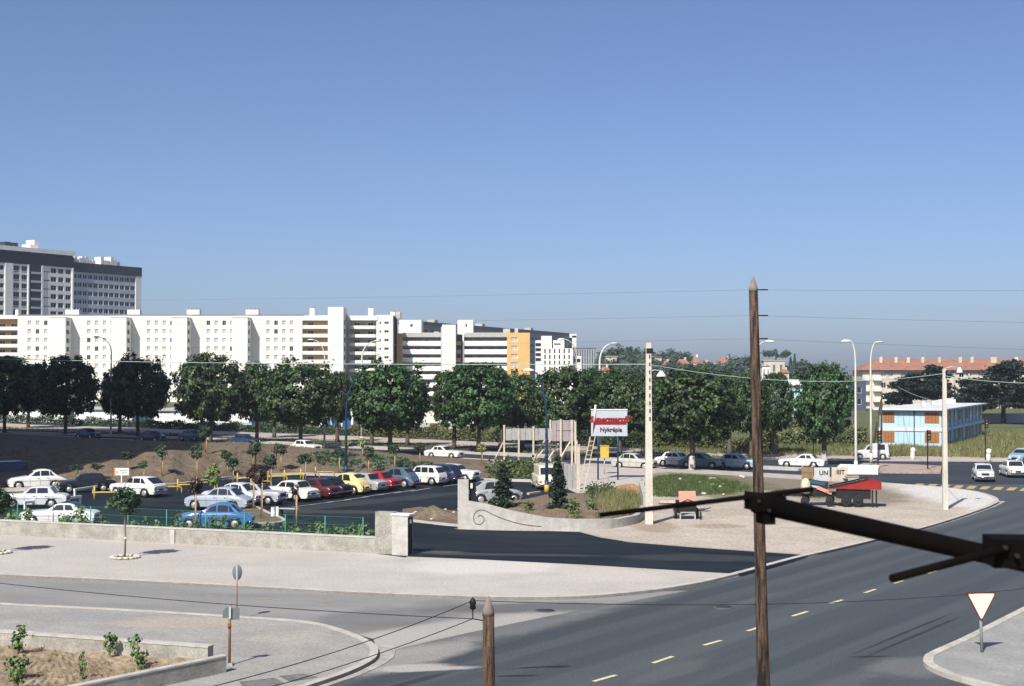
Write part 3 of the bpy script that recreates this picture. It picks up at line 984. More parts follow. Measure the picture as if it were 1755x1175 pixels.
hbox('roof_band', -45, sb + .1, -.1, 15.9, top1, H1 - 1.9, M_DARKB)
hbox('roof_cornice', -45.2, sb + .3, -.9, 16.4, H1 - 1.7, H1, M_HOSP)
for i in range(11):
    hbox('clerestory_window', -40 + i * (sb + 40) / 11 + .6, -40 + (i + 1) * (sb + 40) / 11 - .6, -.3, .2, H1 - 3.0, H1 - 1.75, M_GLASS)
for a, b, h, m in ((16, 26, 1.9, M_DARKB), (29, 38, 1.8, M_DARKB), (59, 66, 1.8, M_WALLW), (66, 73, 3.6, M_WALLW), (0, 3, 1.5, M_WALLG)):
    hbox('rooftop_plant', hs(a), hs(b), 3, 8, H1 - .05, H1 + h, m)
# right wing
p2 = hp(sb)
L2 = se - sb
z2 = H2 - 3.8
ops = []
fx = lambda px: hs(px) - sb
for f in range(NF - 2):
    z = z2 - SH * (f + 1)
    for i in range(12):
        a, b = fx(125.6 + 9.05 * i), fx(133.6 + 9.05 * i)
        ops.append((max(a, .4), b, z + .7, z + 2.6))
shell(p2 - hn * .8, hd, L2, 14, -.1, z2, front=ops, depth=.5).obj('wall', M_HOSPB, t)
for q in ops:
    place_win(win_mesh(round(q[1] - q[0], 1), 1.9, 2, 1, .12, [M_HOSP, M_GLASS], 'hos2'), t, p2 - hn * .8, hd, (q[0] + q[1]) / 2, q[2], .45)
hbox('end_pier', hs(233.5), se + .05, .5, 14.7, 0, z2 + .02, M_HOSP)
hbox('roof_band', sb, se + .2, .4, 15, z2, H2, M_DARKB)
rp = random.Random(3)
for px in (129, 135, 143, 148, 154, 160, 166, 180, 186, 191, 197, 203):
    h = rp.uniform(1.4, 3.6)
    hbox('rooftop_plant', hs(px - 2.4), hs(px + 2.2), 2, 6, H2 - .05, H2 + h, M_WALLW)
hbox('rooftop_plant', hs(206), hs(219), 5, 9, H2 - .05, H2 + 2, M_WALLG)

# ---- pink-roofed housing block on the right
D = 370.0
t = thing('apartment_block', 'cream apartment block with long red tiled hip roof and many chimneys', 'building')
xa, xb = X(1478), X(1900)
ze, zr = Z(634), Z(614)
ops, wl = [], []
px = 1510
i = 0
while px < 1890:
    a = X(px) - xa
    for f in range(4):
        z = ze - 2.75 * (f + 1)
        ops.append((a, a + 1.25, z + .85, z + 2.25))
    px += 12.4 if i % 2 == 0 else 21
    i += 1
shell((xa, D), UX, xb - xa, 11, -.1, ze - .05, front=ops, depth=.25).obj('wall', M_CREAM, t)
wma = win_mesh(1.25, 1.4, 2, 1, .07, [M_FRAMEW, M_SHUT], 'cr')
wmb = win_mesh(1.25, 1.4, 2, 1, .07, [M_FRAMEW, M_GLASS], 'crd')
for k, q in enumerate(ops):
    place_win(wma if rw.random() < .55 else wmb, t, (xa, D), UX, (q[0] + q[1]) / 2, q[2], .2)
for f in range(4):                                       # corner balconies seen at the left end
    z = ze - 2.75 * (f + 1)
    MB().box((X(1502), D - .6, z + .5), (X(1509) - X(1496), 1.2, 1.0)).obj('balcony', M_WALLW, t)
    MB().box((X(1484), D - .5, z + .5), (1.2, 1.0, 1.0)).obj('balcony', M_WALLW, t)
for k in range(0, 14):
    pxx = 1560 + k * 25
    MB().box((X(pxx), D - .15, ze / 2), (.35, .3, ze - .3)).obj('pier', M_CONCL, t)
e = .7
bpts = [(xa - e, D - e, ze), (xb + e, D - e, ze), (xb + e, D + 11 + e, ze), (xa - e, D + 11 + e, ze)]
rdg = [(xa + 5.5, D + 5.5, zr), (xb - 5.5, D + 5.5, zr)]
mb = MB().add(bpts + rdg, [(0, 1, 5, 4), (1, 2, 5), (2, 3, 4, 5), (3, 0, 4), (0, 3, 2, 1)])
rf = mb.obj('roof', M_TILE, t)
MB().box(((xa + xb) / 2, D - e - .06, ze - .12), (xb - xa + 2 * e, .14, .3)).obj('gutter', M_DARKB, t)
for px in (1515, 1541, 1562, 1587, 1616, 1652, 1672, 1707, 1712, 1749, 1790):
    q = MB()
    q.box((X(px), D + 3.2, zr - .35), (.75, .7, 1.6))
    q.obj('chimney', M_CREAM, t)
    MB().box((X(px), D + 3.2, zr + .6), (.5, .45, .4)).obj('chimney_pot', M_ROOFF, t)
t = thing('annex_tower', 'narrow dark slate-blue building beside the cream tiled block', 'building')
D = 345.0
shell((X(1464), D), UX, X(1484) - X(1464), 9, -.1, Z(652), front=[(.7, 1.7, 1.5 + 2.8 * i, 2.9 + 2.8 * i) for i in range(2)], depth=.2).obj('wall', mat('slate_cladding', (.065, .085, .12), .7, var=.25, scale=1), t)
for i in range(2):
    place_win(win_mesh(1.0, 1.4, 1, 1, .06), t, (X(1464), D), UX, 1.2, 1.5 + 2.8 * i, .15)
MB().box(((X(1464) + X(1484)) / 2, D + 4.5, Z(652) + .1), (X(1484) - X(1464) + .4, 9.4, .2)).obj('roof', M_ROOFF, t)

M_PREFW = mat('weathered_white', (.60, .61, .62), .7, var=.12, scale=1)
# ---- light blue prefabricated two-storey building on the green
t = thing('prefab_building', 'light blue two-storey prefab with orange-brown shutters and white flat roof', 'building')
A, B, C = G(1508, 766), G(1613, 768), G(1683, 747)
u = Vector((B.x - A.x, B.y - A.y)).normalized()
W = (B - A).length
v = Vector((C.x - B.x, C.y - B.y))
LD = v.length
v = v.normalized()
HB = 4.55
o = Vector((A.x, A.y))
mb = MB()
q = [o, o + u * W, o + u * W + v * LD, o + v * LD]
mb.prism([tuple(k) for k in q], -.1, HB)
mb.obj('wall', M_LBLUE, t)
nn = Vector((u.y, -u.x))
def pf(name, s0, s1, z0, z1, m, out=.06, uu=None, oo=None, par=None):
    uu = uu or u
    oo = oo if oo is not None else o
    n_ = Vector((uu.y, -uu.x))
    c = oo + uu * (s0 + s1) / 2 + n_ * (out / 2 - .02)
    return MB().box((c.x, c.y, (z0 + z1) / 2), (s1 - s0, out + .04, z1 - z0), math.atan2(uu.y, uu.x)).obj(name, m, par or t)
pf('floor_band', -.1, W + .1, 2.02, 2.42, M_PREFW, .1)
for fz in (0, 2.4):
    for s0, s1 in ((.35, 1.75), (W - 1.9, W - .2)):
        s = pf('shutter', s0, s1, fz + .62, fz + 1.9, M_BROWNW, .05)
        for k in range(1, 4):
            pf('shutter_slat', lerp(s0, s1, k / 4) - .015, lerp(s0, s1, k / 4) + .015, fz + .64, fz + 1.88, M_DARKB, .07)
    for k in range(5):
        xx = 2.2 + k * (W - 4.6) / 4
        pf('panel_joint', xx - .02, xx + .02, fz + .15, fz + 1.98, M_WALLB, .02)
pf('downpipe', W * .56, W * .56 + .1, 0, HB, M_DARKB, .12)
ob = o + u * W
vv = v
for fz in (0, 2.4):
    nb = 11
    for k in range(nb):
        s0 = LD * k / nb + .4
        if k % 3 == 2:
            pf('door', s0, s0 + 1.2, fz + .1, fz + 2.0, M_LBLUE, .05, vv, ob)
        else:
            m = M_BROWNW if (k + int(fz)) % 2 == 0 else M_GLASS
            pf('shutter', s0, s0 + 1.9, fz + .6, fz + 1.9, m, .05, vv, ob)
        pf('post', s0 - .32, s0 - .2, fz, fz + 2.3, M_WALLB, .16, vv, ob)
pf('floor_band', 0, LD, 2.05, 2.4, M_LBLUE, .5, vv, ob)
for s in (1.6, 3.6):                                        # propped-open shutters, their sunlit look put into a brighter orange
    c = ob + vv * s + Vector((vv.y, -vv.x)) * .45
    mb = MB().box((c.x, c.y, 3.65), (1.0, .05, .95), math.atan2(vv.y, vv.x))
    mb.obj('open_shutter', mat('sunlit_shutter', (.55, .25, .08), .6, var=.15, scale=5), t)
    c2 = ob + vv * s + Vector((vv.y, -vv.x)) * .2
    MB().box((c2.x, c2.y, 4.05), (1.0, .55, .03), math.atan2(vv.y, vv.x)).obj('shutter_stay', M_BROWNW, t)
ov = .7
q = [o - u * ov - v * ov, o + u * (W + ov) - v * ov, o + u * (W + ov) + v * (LD + ov), o - u * ov + v * (LD + ov)]
mb = MB()
b4 = [(p.x, p.y, HB + .01) for p in q]
t4 = [(p.x, p.y, HB + .2) for p in q]
mb.hexa(b4, t4)
mb.obj('roof', M_PREFW, t)
for s, w in ((.25, .4), (.5, .9), (.6, 1.4), (.78, 2.2)):
    c = o + u * W * .5 + v * LD * s
    MB().box((c.x, c.y, HB + .55), (w, .8, .6)).obj('roof_vent', M_PREFW, t)
t = thing('prefab_building', 'white-roofed pale blue prefab half hidden behind the trees', 'building')
D = 235.0
a, b = X(1338), X(1390)
shell((a, D), UX, b - a, 14, -.1, Z(660), front=[(.6 + 1.9 * k, 1.9 + 1.9 * k, zz, zz + 1.2) for k in range(2) for zz in (1.0, 3.8)], depth=.15).obj('wall', M_LBLUE, t)
for k in range(2):
    for zz in (1.0, 3.8):
        place_win(win_mesh(1.3, 1.2, 2, 1, .07, [M_FRAMEW, M_GLASS], 'pf'), t, (a, D), UX, 1.25 + 1.9 * k, zz, .1)
MB().box(((a + b) / 2, D + 7, Z(660) + .45), (b - a + 1, 15, .9)).obj('roof', M_WHITE, t)
MB().box(((a + b) / 2, D - .05, 3.0), (b - a, .14, .5)).obj('floor_band', M_WHITE, t)

# ---- low market halls seen between the trunks
for i, (pa, pb, top, D, wallm, lab) in enumerate((
        (-80, 112, 700, 262, M_WALLW, 'low white hall glimpsed under the shaded boulevard trees at the dark end'),
        (128, 228, 702, 258, M_LBLUE, 'low pale blue hall glimpsed between the shaded boulevard trunks'),
        (262, 432, 704, 250, M_LBLUE, 'low pale blue hall with white base behind the sunlit boulevard trees'),
        (548, 606, 700, 240, M_WALLW, 'small white flat-roofed hall with blue gates behind the boulevard trees'),
        (676, 812, 698, 232, M_WALLW, 'bright white blank-walled hall beyond the hedge behind the boulevard trees'))):
    t = thing('market_hall', lab, 'building')
    a, b = X(pa), X(pb)
    zt_ = Z(top)
    shell((a, D), UX, b - a, 16, -.1, zt_, depth=.2).obj('wall', wallm, t)
    MB().box(((a + b) / 2, D + 8, zt_ + .12), (b - a + .8, 16.8, .24)).obj('roof', M_CONCL, t)
    if i != 4:
        MB().box(((a + b) / 2, D - .04, 1.2), (b - a - .1, .12, 1.6)).obj('base_band', M_WHITE, t)
    else:
        MB().box(((a + b) / 2, D - .03, .5), (b - a - .1, .08, 1.0)).obj('base_band', M_CONCL, t)
    n = max(2, int((b - a) / 4))
    if i not in (4,):
        for k in range(n):
            xx = lerp(a, b, (k + .5) / n)
            inst(win_mesh(1.8, .9, 3, 1, .07), 'window', t, (xx, D - .04, min(zt_ - 1.1, 2.2)))
    if i == 3:
        for k in range(3):
            MB().box((lerp(a, b, .2 + .3 * k), D - .1, 1.1), (1.4, .16, 2.2)).obj('gate', mat('blue_gate', (.03, .10, .26), .5, var=.1), t)
# long pale wall at the right
t = tag(MB().box((P(1790, 720, 262).x, 262, .75), (P(1900, 720, 262).x - P(1686, 720, 262).x, .3, 1.9)).obj('boundary_wall', mat('pale_blue_wall', (.46, .50, .56), .8, var=.1)), 'pale blue-grey boundary wall beyond the grass by the prefab', 'wall')

# ---- small houses on the hill
def house(px0, px1, ptop, pbase, D, wm, rm, lab, flat=False):
    a, b = P(px0, 600, D).x, P(px1, 600, D).x
    zt_, zb_ = P(877, ptop, D).z, P(877, pbase, D).z
    t = thing('hill_house', lab, 'house', ((a + b) / 2, D, zb_))
    W, H, dp = b - a, zt_ - zb_, max(6.0, (b - a) * .7)
    he = H if flat else H * .68
    n = max(2, int(W / 3))
    ops = [(W * (i + .32) / n, W * (i + .68) / n, he * .3, he * .75) for i in range(n)]
    s = shell((-W / 2, 0), UX, W, dp, -6, he, front=ops, depth=.25)
    s.obj('wall', wm, t)
    me = win_mesh(W * .36 / n, he * .45, 2, 1, .1)
    for q in ops:
        place_win(me, t, (-W / 2, 0), UX, (q[0] + q[1]) / 2, q[2], .2)
    if flat:
        MB().box((0, dp / 2, he + .15), (W + .8, dp + .8, .3)).obj('roof', rm, t)
    else:
        e = .5
        v = [(-W / 2 - e, -e, he), (W / 2 + e, -e, he), (W / 2 + e, dp + e, he), (-W / 2 - e, dp + e, he), (-W / 4, dp / 2, H), (W / 4, dp / 2, H)]
        r = MB().add(v, [(0, 1, 5, 4), (1, 2, 5), (2, 3, 4, 5), (3, 0, 4), (0, 3, 2, 1)]).obj('roof', rm, t)
        MB().box((W * .2, dp * .5, H + .1), (.9, .9, 1.4)).obj('chimney', wm, r)
M_PINKR = mat('weathered_tiles', (.30, .15, .10), .85, var=.25, scale=.8)
house(1038, 1057, 611, 640, 640, M_CREAM, M_CONCL, 'beige flat-topped house standing before the dark conifer wood', True)
house(1030, 1046, 628, 650, 560, M_CREAM, M_PINKR, 'little orange-roofed house just above the tree crowns')
house(1118, 1134, 612, 640, 640, M_WALLG, M_PINKR, 'brown-grey house with pale cornice beside the concrete pole', True)
house(1137, 1149, 618, 645, 610, M_CREAM, M_PINKR, 'small cream house with brown roof on the hill')
house(1160, 1182, 615, 645, 640, M_CREAM, M_PINKR, 'cream gabled house among the hillside trees')
house(1188, 1199, 610, 645, 660, M_WALLW, M_PINKR, 'tall narrow white house on the hill')
house(1199, 1218, 619, 645, 670, M_CREAM, M_PINKR, 'long low cream house on the hill crest')
house(1213, 1232, 623, 648, 600, M_CREAM, M_CREAM, 'yellowish house low on the hill above the tree crowns', True)
house(1230, 1257, 612, 645, 650, M_WALLW, M_PINKR, 'bright white house with red roof beside the wooden pole')
house(1309, 1345, 618, 645, 640, M_CREAM, M_CONCL, 'wide beige flat-roofed house on the hill under the umbrella pine', True)
house(1306, 1320, 627, 650, 590, M_WALLW, M_CONCL, 'small white cube house below the wide beige one', True)
house(1340, 1352, 632, 652, 580, M_CREAM, M_TILE, 'tiny red-roofed house at the edge of the hillside trees')

# ---- tower block left of the view (it casts the great shadow over the bank and the first trees)
t = thing('tower_block', 'tall beige apartment tower left of the car park, shading the soil bank', 'building')
TA, TB = Vector((-49.0, 86.0)), Vector((-66.0, 158.0))
u = (TB - TA).normalized()
W = (TB - TA).length
HTB = 50.0
ops = []
for i in range(18):
    a = W * (i + .25) / 18
    for f in range(16):
        ops.append((a, a + W * .5 / 18, 1.2 + 3.05 * f, 2.7 + 3.05 * f))
shell(TA, u, W, 14, -.1, HTB, front=ops, depth=.3).obj('wall', M_CREAM, t)
wmq = win_mesh(W * .5 / 18, 1.5, 2, 1, .08)
for q in ops:
    place_win(wmq, t, TA, u, (q[0] + q[1]) / 2, q[2], .25)
c = TA + u * W / 2 - Vector((u.y, -u.x)) * 7
MB().box((c.x, c.y, HTB + .25), (W + .6, 14.6, .5), math.atan2(u.y, u.x)).obj('roof', M_ROOFF, t)
t = thing('tower_block', 'second taller beige tower left of the boulevard, shading the first plane trees', 'building')
TA, TB = Vector((-66.8, 150.0)), Vector((-71.5, 180.0))
u = (TB - TA).normalized()
W = (TB - TA).length
HTB = 62.0
ops = [(W * (i + .25) / 8, W * (i + .75) / 8, 1.2 + 3.05 * f, 2.7 + 3.05 * f) for i in range(8) for f in range(19)]
shell(TA, u, W, 46, -.1, HTB, front=ops, depth=.3).obj('wall', M_CREAM, t)
wmq = win_mesh(W * .5 / 8, 1.5, 2, 1, .08, None, 'tw2')
for q in ops:
    place_win(wmq, t, TA, u, (q[0] + q[1]) / 2, q[2], .25)
c = TA + u * W / 2 - Vector((u.y, -u.x)) * 23
MB().box((c.x, c.y, HTB + .25), (W + .6, 46.6, .5), math.atan2(u.y, u.x)).obj('roof', M_ROOFF, t)
# ---- the terrace under the camera that carries the aerial
t = thing('terrace_house', 'flat-roofed house under the viewpoint with concrete parapet', 'building', (0, 0, 0))
MB().box((0, -4, 3.7), (14, 11, 7.4)).obj('wall', M_CREAM, t)
mb = MB()
mb.box((0, 1.42, 7.55), (14.1, .2, .3))
mb.obj('parapet', M_CONCL, t)
# ------------------------------------------------------------------ vegetation
def leaf_mesh(name, centers, normals, sizes, tones, m, seed=0, bend=.3, aspect=1.0):
    """one mesh of many small folded leaf faces"""
    rs = np.random.RandomState(seed)
    n = len(centers)
    nn = normals / (np.linalg.norm(normals, axis=1, keepdims=True) + 1e-9)
    r = rs.normal(size=(n, 3))
    t1 = np.cross(nn, r)
    t1 /= np.linalg.norm(t1, axis=1, keepdims=True) + 1e-9
    t2 = np.cross(nn, t1)
    s = sizes[:, None]
    v = np.empty((n, 4, 3))
    v[:, 0] = centers - t1 * s * .5 * aspect - nn * s * bend * .5
    v[:, 1] = centers - t2 * s * .5 + nn * s * bend * .25
    v[:, 2] = centers + t1 * s * .5 * aspect - nn * s * bend * .5
    v[:, 3] = centers + t2 * s * .5 + nn * s * bend * .25
    verts = v.reshape(-1, 3)
    idx = np.arange(n)[:, None] * 4
    tris = np.concatenate([idx + np.array([[0, 1, 3]]), idx + np.array([[1, 2, 3]])], axis=1).reshape(-1, 3)
    me = bpy.data.meshes.new(name)
    me.vertices.add(len(verts))
    me.vertices.foreach_set('co', verts.astype(np.float32).ravel())
    me.loops.add(len(tris) * 3)
    me.loops.foreach_set('vertex_index', tris.astype(np.int32).ravel())
    me.polygons.add(len(tris))
    me.polygons.foreach_set('loop_start', np.arange(0, len(tris) * 3, 3, dtype=np.int32))
    me.polygons.foreach_set('loop_total', np.full(len(tris), 3, dtype=np.int32))
    me.update(calc_edges=True)
    at = me.attributes.new('tone', 'FLOAT', 'FACE')
    at.data.foreach_set('value', np.repeat(tones, 2).astype(np.float32))
    me.materials.append(m)
    return me

def crown(name, rx, rz, n, leaf, m, seed, pw=2.6, clumps=90, clump_r=.9, flat_bottom=.75, ry=None, up=.7, lump=.12, tone_pw=1.0):
    """leaf clumps spread through a rounded, uneven volume centred on the origin"""
    rs = np.random.RandomState(seed)
    ry = ry or rx
    C = []
    while len(C) < clumps:
        d = rs.normal(size=3)
        d /= np.linalg.norm(d)
        k = (abs(d[0]) ** pw + abs(d[1]) ** pw + abs(d[2]) ** pw) ** (-1 / pw)
        rad = rs.uniform(.45, 1.0) ** .5 * (1 + rs.normal() * lump)
        p = d * k * rad
        if p[2] < -flat_bottom:
            continue
        C.append(p * np.array([rx, ry, rz]))
    C = np.array(C)
    ci = rs.randint(0, clumps, n)
    off = rs.normal(size=(n, 3)) * clump_r * np.array([.55, .55, .42])
    P_ = C[ci] + off
    nrm = P_ / np.array([rx, ry, rz]) * .8 + off * .5 + rs.normal(size=(n, 3)) * .55 + np.array([0, 0, up])
    tone = np.clip(.5 + .22 * rs.normal(size=n) + .18 * rs.normal(size=clumps)[ci], 0, 1)
    tone = tone ** tone_pw
    size = leaf * rs.uniform(.65, 1.35, n)
    return leaf_mesh(name, P_, nrm, size, tone, m, seed)

def trunk_mb(h, r0, r1, seed, limbs=6, reach=2.2, lz=.75, lean=.12):
    rr = random.Random(seed)
    mb = MB()
    pts, rad = [], []
    for i in range(7):
        t = i / 6
        pts.append(Vector((math.sin(t * 2.2 + seed) * lean * t, math.cos(t * 1.7 + seed) * lean * t, h * t)))
        rad.append(lerp(r0, r1, t) * (1.35 if i == 0 else 1))
    mb.tube(pts, rad, 9)
    for k in range(limbs):
        a = 2 * math.pi * (k + rr.uniform(-.3, .3)) / limbs
        b = pts[4].lerp(pts[6], rr.random())
        e = Vector((math.cos(a) * reach * rr.uniform(.7, 1.1), math.sin(a) * reach * rr.uniform(.7, 1.1), h * lz * rr.uniform(.5, 1.1)))
        mid = b + Vector((e.x * .45, e.y * .45, e.z * .6))
        mb.tube([b - Vector((0, 0, .15)), mid, b + e], [r1 * .62, r1 * .4, r1 * .16], 6)
    return mb

M_BARK = mat('plane_bark', (.13, .115, .09), .95, scale=4, col2=(.065, .055, .042), fine=.2, fscale=15, bump=.4, bscale=14)
M_LIME = mat('limewashed_bark', (.50, .48, .42), .95, var=.3, scale=5)
M_LEAF = leafmat('plane_leaf', (.008, .022, .009), (.072, .135, .042), .45)
M_LEAF_D = leafmat('dark_leaf', (.014, .030, .016), (.055, .10, .045), .5)
M_LEAF_L = leafmat('light_leaf', (.075, .12, .03), (.20, .26, .08), .6)
M_CONIF = leafmat('conifer_needles', (.010, .024, .016), (.040, .068, .040), .6)
M_HILL = leafmat('hillside_leaf', (.020, .042, .030), (.060, .095, .060), .6)
M_PURP = leafmat('purple_leaf', (.018, .012, .012), (.06, .032, .03), .5)
M_YELL = leafmat('yellow_green_leaf', (.16, .19, .05), (.34, .36, .13), .6)
M_CEDAR = leafmat('cedar_needles', (.008, .018, .014), (.030, .052, .036), .6)

# -- plane trees: four crown variants and three trunks shared by all
PT_H = 2.6
PT_B = 2.15
crowns = [crown('crown', 4.5, 3.65, 12000, .36, M_LEAF, 100 + i, pw=2.3, clumps=260, clump_r=.55, tone_pw=1.7, flat_bottom=.88, lump=.055) for i in range(5)]
trunks = [trunk_mb(PT_H + 1.6, .27, .2, 10 + i).mesh('trunk', M_BARK) for i in range(3)]
PLANE_LAB = 'broad dark green plane tree in the sunlit rows along the boulevard'
def plane_tree(px, py, wpx, ptop, label=PLANE_LAB, group='plane trees along the boulevard', z=0.02, lime=False):
    b = G(px, py, z)
    sc = b.y / F
    w = wpx * sc                              # crown width in metres
    top = P(px, ptop, b.y).z
    i = R.randrange(5)
    t = thing('plane_tree', label, 'tree', b, 0, group)
    kx = w / 9.4
    ch = top - PT_B
    kz = ch / 8.1
    inst(crowns[i], 'crown', t, (0, 0, PT_B + ch * .5), R.uniform(0, 6.28), (kx, kx, kz))
    inst(trunks[i % 3], 'trunk', t, (0, 0, -.05), R.uniform(0, 6.28), (1, 1, 1))
    if lime:
        MB().lathe([(.40, .0), (.31, .25), (.29, 1.35), (.285, 1.4)], n=10).obj('limewash_band', M_LIME, t)
    return t
SHLAB = 'broad plane tree standing in the deep shadow at the dark end of the boulevard'
SHGRP = 'shaded plane trees'
for a in [(8, 742, 122, 607), (112, 745, 116, 608), (48, 733, 84, 622), (236, 749, 104, 604), (205, 741, 70, 628)]:
    plane_tree(*a, label=SHLAB, group=SHGRP)
for a in [(361, 760, 122, 604), (345, 748, 64, 630), (440, 758, 80, 620), (515, 768, 128, 612), (578, 758, 56, 634), (470, 750, 56, 634),
          (668, 780, 138, 613), (698, 764, 66, 634), (637, 764, 58, 638), (778, 770, 78, 628), (820, 776, 128, 618), (858, 766, 58, 638),
          (895, 770, 80, 632), (965, 788, 118, 623), (1012, 775, 72, 630), (1062, 782, 98, 628),
          (1250, 779, 74, 634), (1288, 785, 70, 638), (1328, 778, 70, 636), (1112, 783, 66, 634)]:
    own = {361: 'broad plane tree at the edge of the shade, first one in full sun', 515: 'broad plane tree behind the white car half hidden by its trunk', 668: 'broad plane tree behind the dark blue lamp at the car park kerb',
           820: 'broad plane tree with white saloon passing on its near side', 965: 'broad plane tree rising behind the taller hoarding', 1062: 'plane tree right behind the red-lettered shop sign',
           1288: 'slim-crowned plane tree next to the tall wooden pole', 1328: 'narrow plane tree before the white-roofed blue prefab'}.get(a[0])
    plane_tree(*a, label=own or PLANE_LAB, group=None if own else 'plane trees along the boulevard')
for a in [(1186, 807, 158, 627), (1413, 796, 100, 620)]:
    plane_tree(*a, label='full round plane tree with limewashed trunk beside the parked blue cars' if a[0] < 1300 else 'full round plane tree with limewashed trunk at the junction by the traffic lights', group=None, lime=True)

# -- hillside trees: distant but each its own tree
hill_crowns = [crown('crown', 4.2, 4.6, 900, .95, M_HILL, 200 + i, pw=2.1, clumps=34, clump_r=1.2, flat_bottom=.95) for i in range(3)]
con_crowns = []
for i in range(3):
    rs = np.random.RandomState(300 + i)
    n = 900
    hh = rs.uniform(0, 1, n) ** .8
    rad = (1 - hh) * 2.6 * rs.uniform(.35, 1.05, n) + .15
    an = rs.uniform(0, 6.28, n)
    c = np.stack([np.cos(an) * rad, np.sin(an) * rad, hh * 11 - rad * .25], 1)
    con_crowns.append(leaf_mesh('crown', c, np.stack([np.cos(an), np.sin(an), np.full(n, .8)], 1) + rs.normal(size=(n, 3)) * .4, rs.uniform(.6, 1.3, n), np.clip(rs.normal(.5, .25, n), 0, 1), M_CONIF, i))
hill_trunk = trunk_mb(4.5, .3, .16, 3, limbs=4, reach=1.6).mesh('trunk', M_BARK)
def far_tree(px, ptop, D, hm, kind, wk, label, group, pbase=None):
    top = P(px, ptop, D)
    t = thing('hillside_tree', label, 'tree', (top.x, D, top.z - hm), 0, group)
    if kind == 'c':
        inst(con_crowns[R.randrange(3)], 'crown', t, (0, 0, 1.0), R.uniform(0, 6), (wk, wk, (hm - 1) / 11))
    else:
        inst(hill_crowns[R.randrange(3)], 'crown', t, (0, 0, hm * .56), R.uniform(0, 6), (wk, wk, hm * .42 / 4.6))
    inst(hill_trunk, 'trunk', t, (0, 0, -.3), 0, (1, 1, hm / 12))
for i in range(20):                       # conifer wood left of the concrete pole
    px = 1024 + i * 5.1
    far_tree(px, interp([(1024, 606), (1045, 598), (1070, 596), (1100, 598), (1125, 606)], px) + R.uniform(-3, 5), R.uniform(660, 740), R.uniform(11, 15), 'c' if i % 3 else 'b', R.uniform(1.0, 1.5), 'blue-green conifer in the wood on the hill beside the concrete pole', 'hillside wood')
for i in range(14):
    px = 1030 + i * 7
    far_tree(px, 612 + R.uniform(-3, 8), R.uniform(600, 650), R.uniform(8, 11), 'b', R.uniform(1.0, 1.4), 'rounded dark tree at the foot of the hillside wood', 'hillside wood edge')
for i in range(9):
    px = 1128 + i * 6.4
    far_tree(px, interp([(1128, 606), (1145, 602), (1165, 602), (1180, 612)], px) + R.uniform(-2, 3), R.uniform(680, 720), R.uniform(9, 12), 'b', R.uniform(1.0, 1.3), 'rounded hillside tree behind the small cream houses', 'trees behind the hill houses')
for i in range(13):
    px = 1150 + i * 10
    far_tree(px, 624 + R.uniform(-4, 5), R.uniform(560, 600), R.uniform(7, 10), 'b', R.uniform(.9, 1.3), 'low rounded tree in the gardens below the hill houses', 'garden trees on the hill')
for px, py, k in ((1256, 612, 1.2), (1268, 610, 1.4), (1280, 609, 1.3), (1290, 614, 1.1), (1355, 612, .8), (1362, 606, .6), (1367, 618, 1.5), (1375, 617, 1.4), (1382, 620, 1.2), (1372, 626, 1.6), (1385, 630, 1.0)):
    far_tree(px, py, R.uniform(610, 660), 11, 'c' if k < .9 else 'b', k, 'dark rounded tree on the hill near the umbrella pine', 'trees near the umbrella pine')
t = thing('umbrella_pine', 'flat-topped umbrella pine on the hill above the wide beige house', 'tree', P(1330, 625, 660))
zt_ = P(1330, 606, 660).z - P(1330, 625, 660).z
inst(crown('crown', 6.2, 1.5, 900, .8, M_CONIF, 77, clumps=30, clump_r=1.0), 'crown', t, (0, 0, zt_))
trunk_mb(zt_, .35, .25, 4, limbs=5, reach=3, lz=.12).obj('trunk', M_BARK, t)

# -- cedars near the tiled block: layered, irregular
def cedar(px, pbase, ptop, wpx, D, seed, lab):
    b = P(px, pbase, D)
    H = P(px, ptop, D).z - b.z
    W = wpx * D / F / 2
    rs = np.random.RandomState(seed)
    Cs, Ns = [], []
    L = 9
    br = MB()
    pts = [Vector((math.sin(k * .9 + seed) * .25, 0, H * k / 6)) for k in range(7)]
    br.tube(pts, [.5, .42, .36, .3, .22, .14, .05], 8)
    for k in range(L):
        t_ = .34 + .64 * k / (L - 1)
        rad = W * (1 - .62 * ((t_ - .34) / .66) ** 1.5)
        for s in range(5):
            a = rs.uniform(0, 6.28)
            e = rad * rs.uniform(.55, 1.1)
            tip = Vector((math.cos(a) * e, math.sin(a) * e, H * t_ + rs.uniform(-.3, .7)))
            br.tube([Vector((0, 0, H * t_ - .6)), tip * .5 + Vector((0, 0, H * t_ * .5)), tip], [.13, .08, .03], 5)
            m = 130
            u = rs.uniform(.3, 1.05, m)
            cc = np.stack([tip.x * u, tip.y * u, np.full(m, tip.z)], 1) + rs.normal(size=(m, 3)) * np.array([.75, .75, .22]) * (W / 6)
            Cs.append(cc)
            Ns.append(np.tile([0, 0, 1.0], (m, 1)) + rs.normal(size=(m, 3)) * .5)
    C = np.concatenate(Cs)
    t = thing('cedar_tree', lab, 'tree', b)
    inst(leaf_mesh('crown', C, np.concatenate(Ns), rs.uniform(.35, .8, len(C)), np.clip(rs.normal(.5, .25, len(C)), 0, 1), M_CEDAR, seed), 'crown', t)
    br.obj('trunk', M_BARK, t)
cedar(1560, 708, 646, 82, 268, 1, 'dark cedar behind the blue prefab, left of the rooftop lamp pole')
cedar(1603, 708, 631, 72, 275, 2, 'taller dark cedar behind the blue prefab next to the concrete lamp pole')
cedar(1672, 722, 652, 100, 255, 3, 'wide dark cedar spreading over the far end of the blue prefab')
cedar(1722, 724, 623, 105, 258, 4, 'tall broad cedar rising in front of the tiled block')
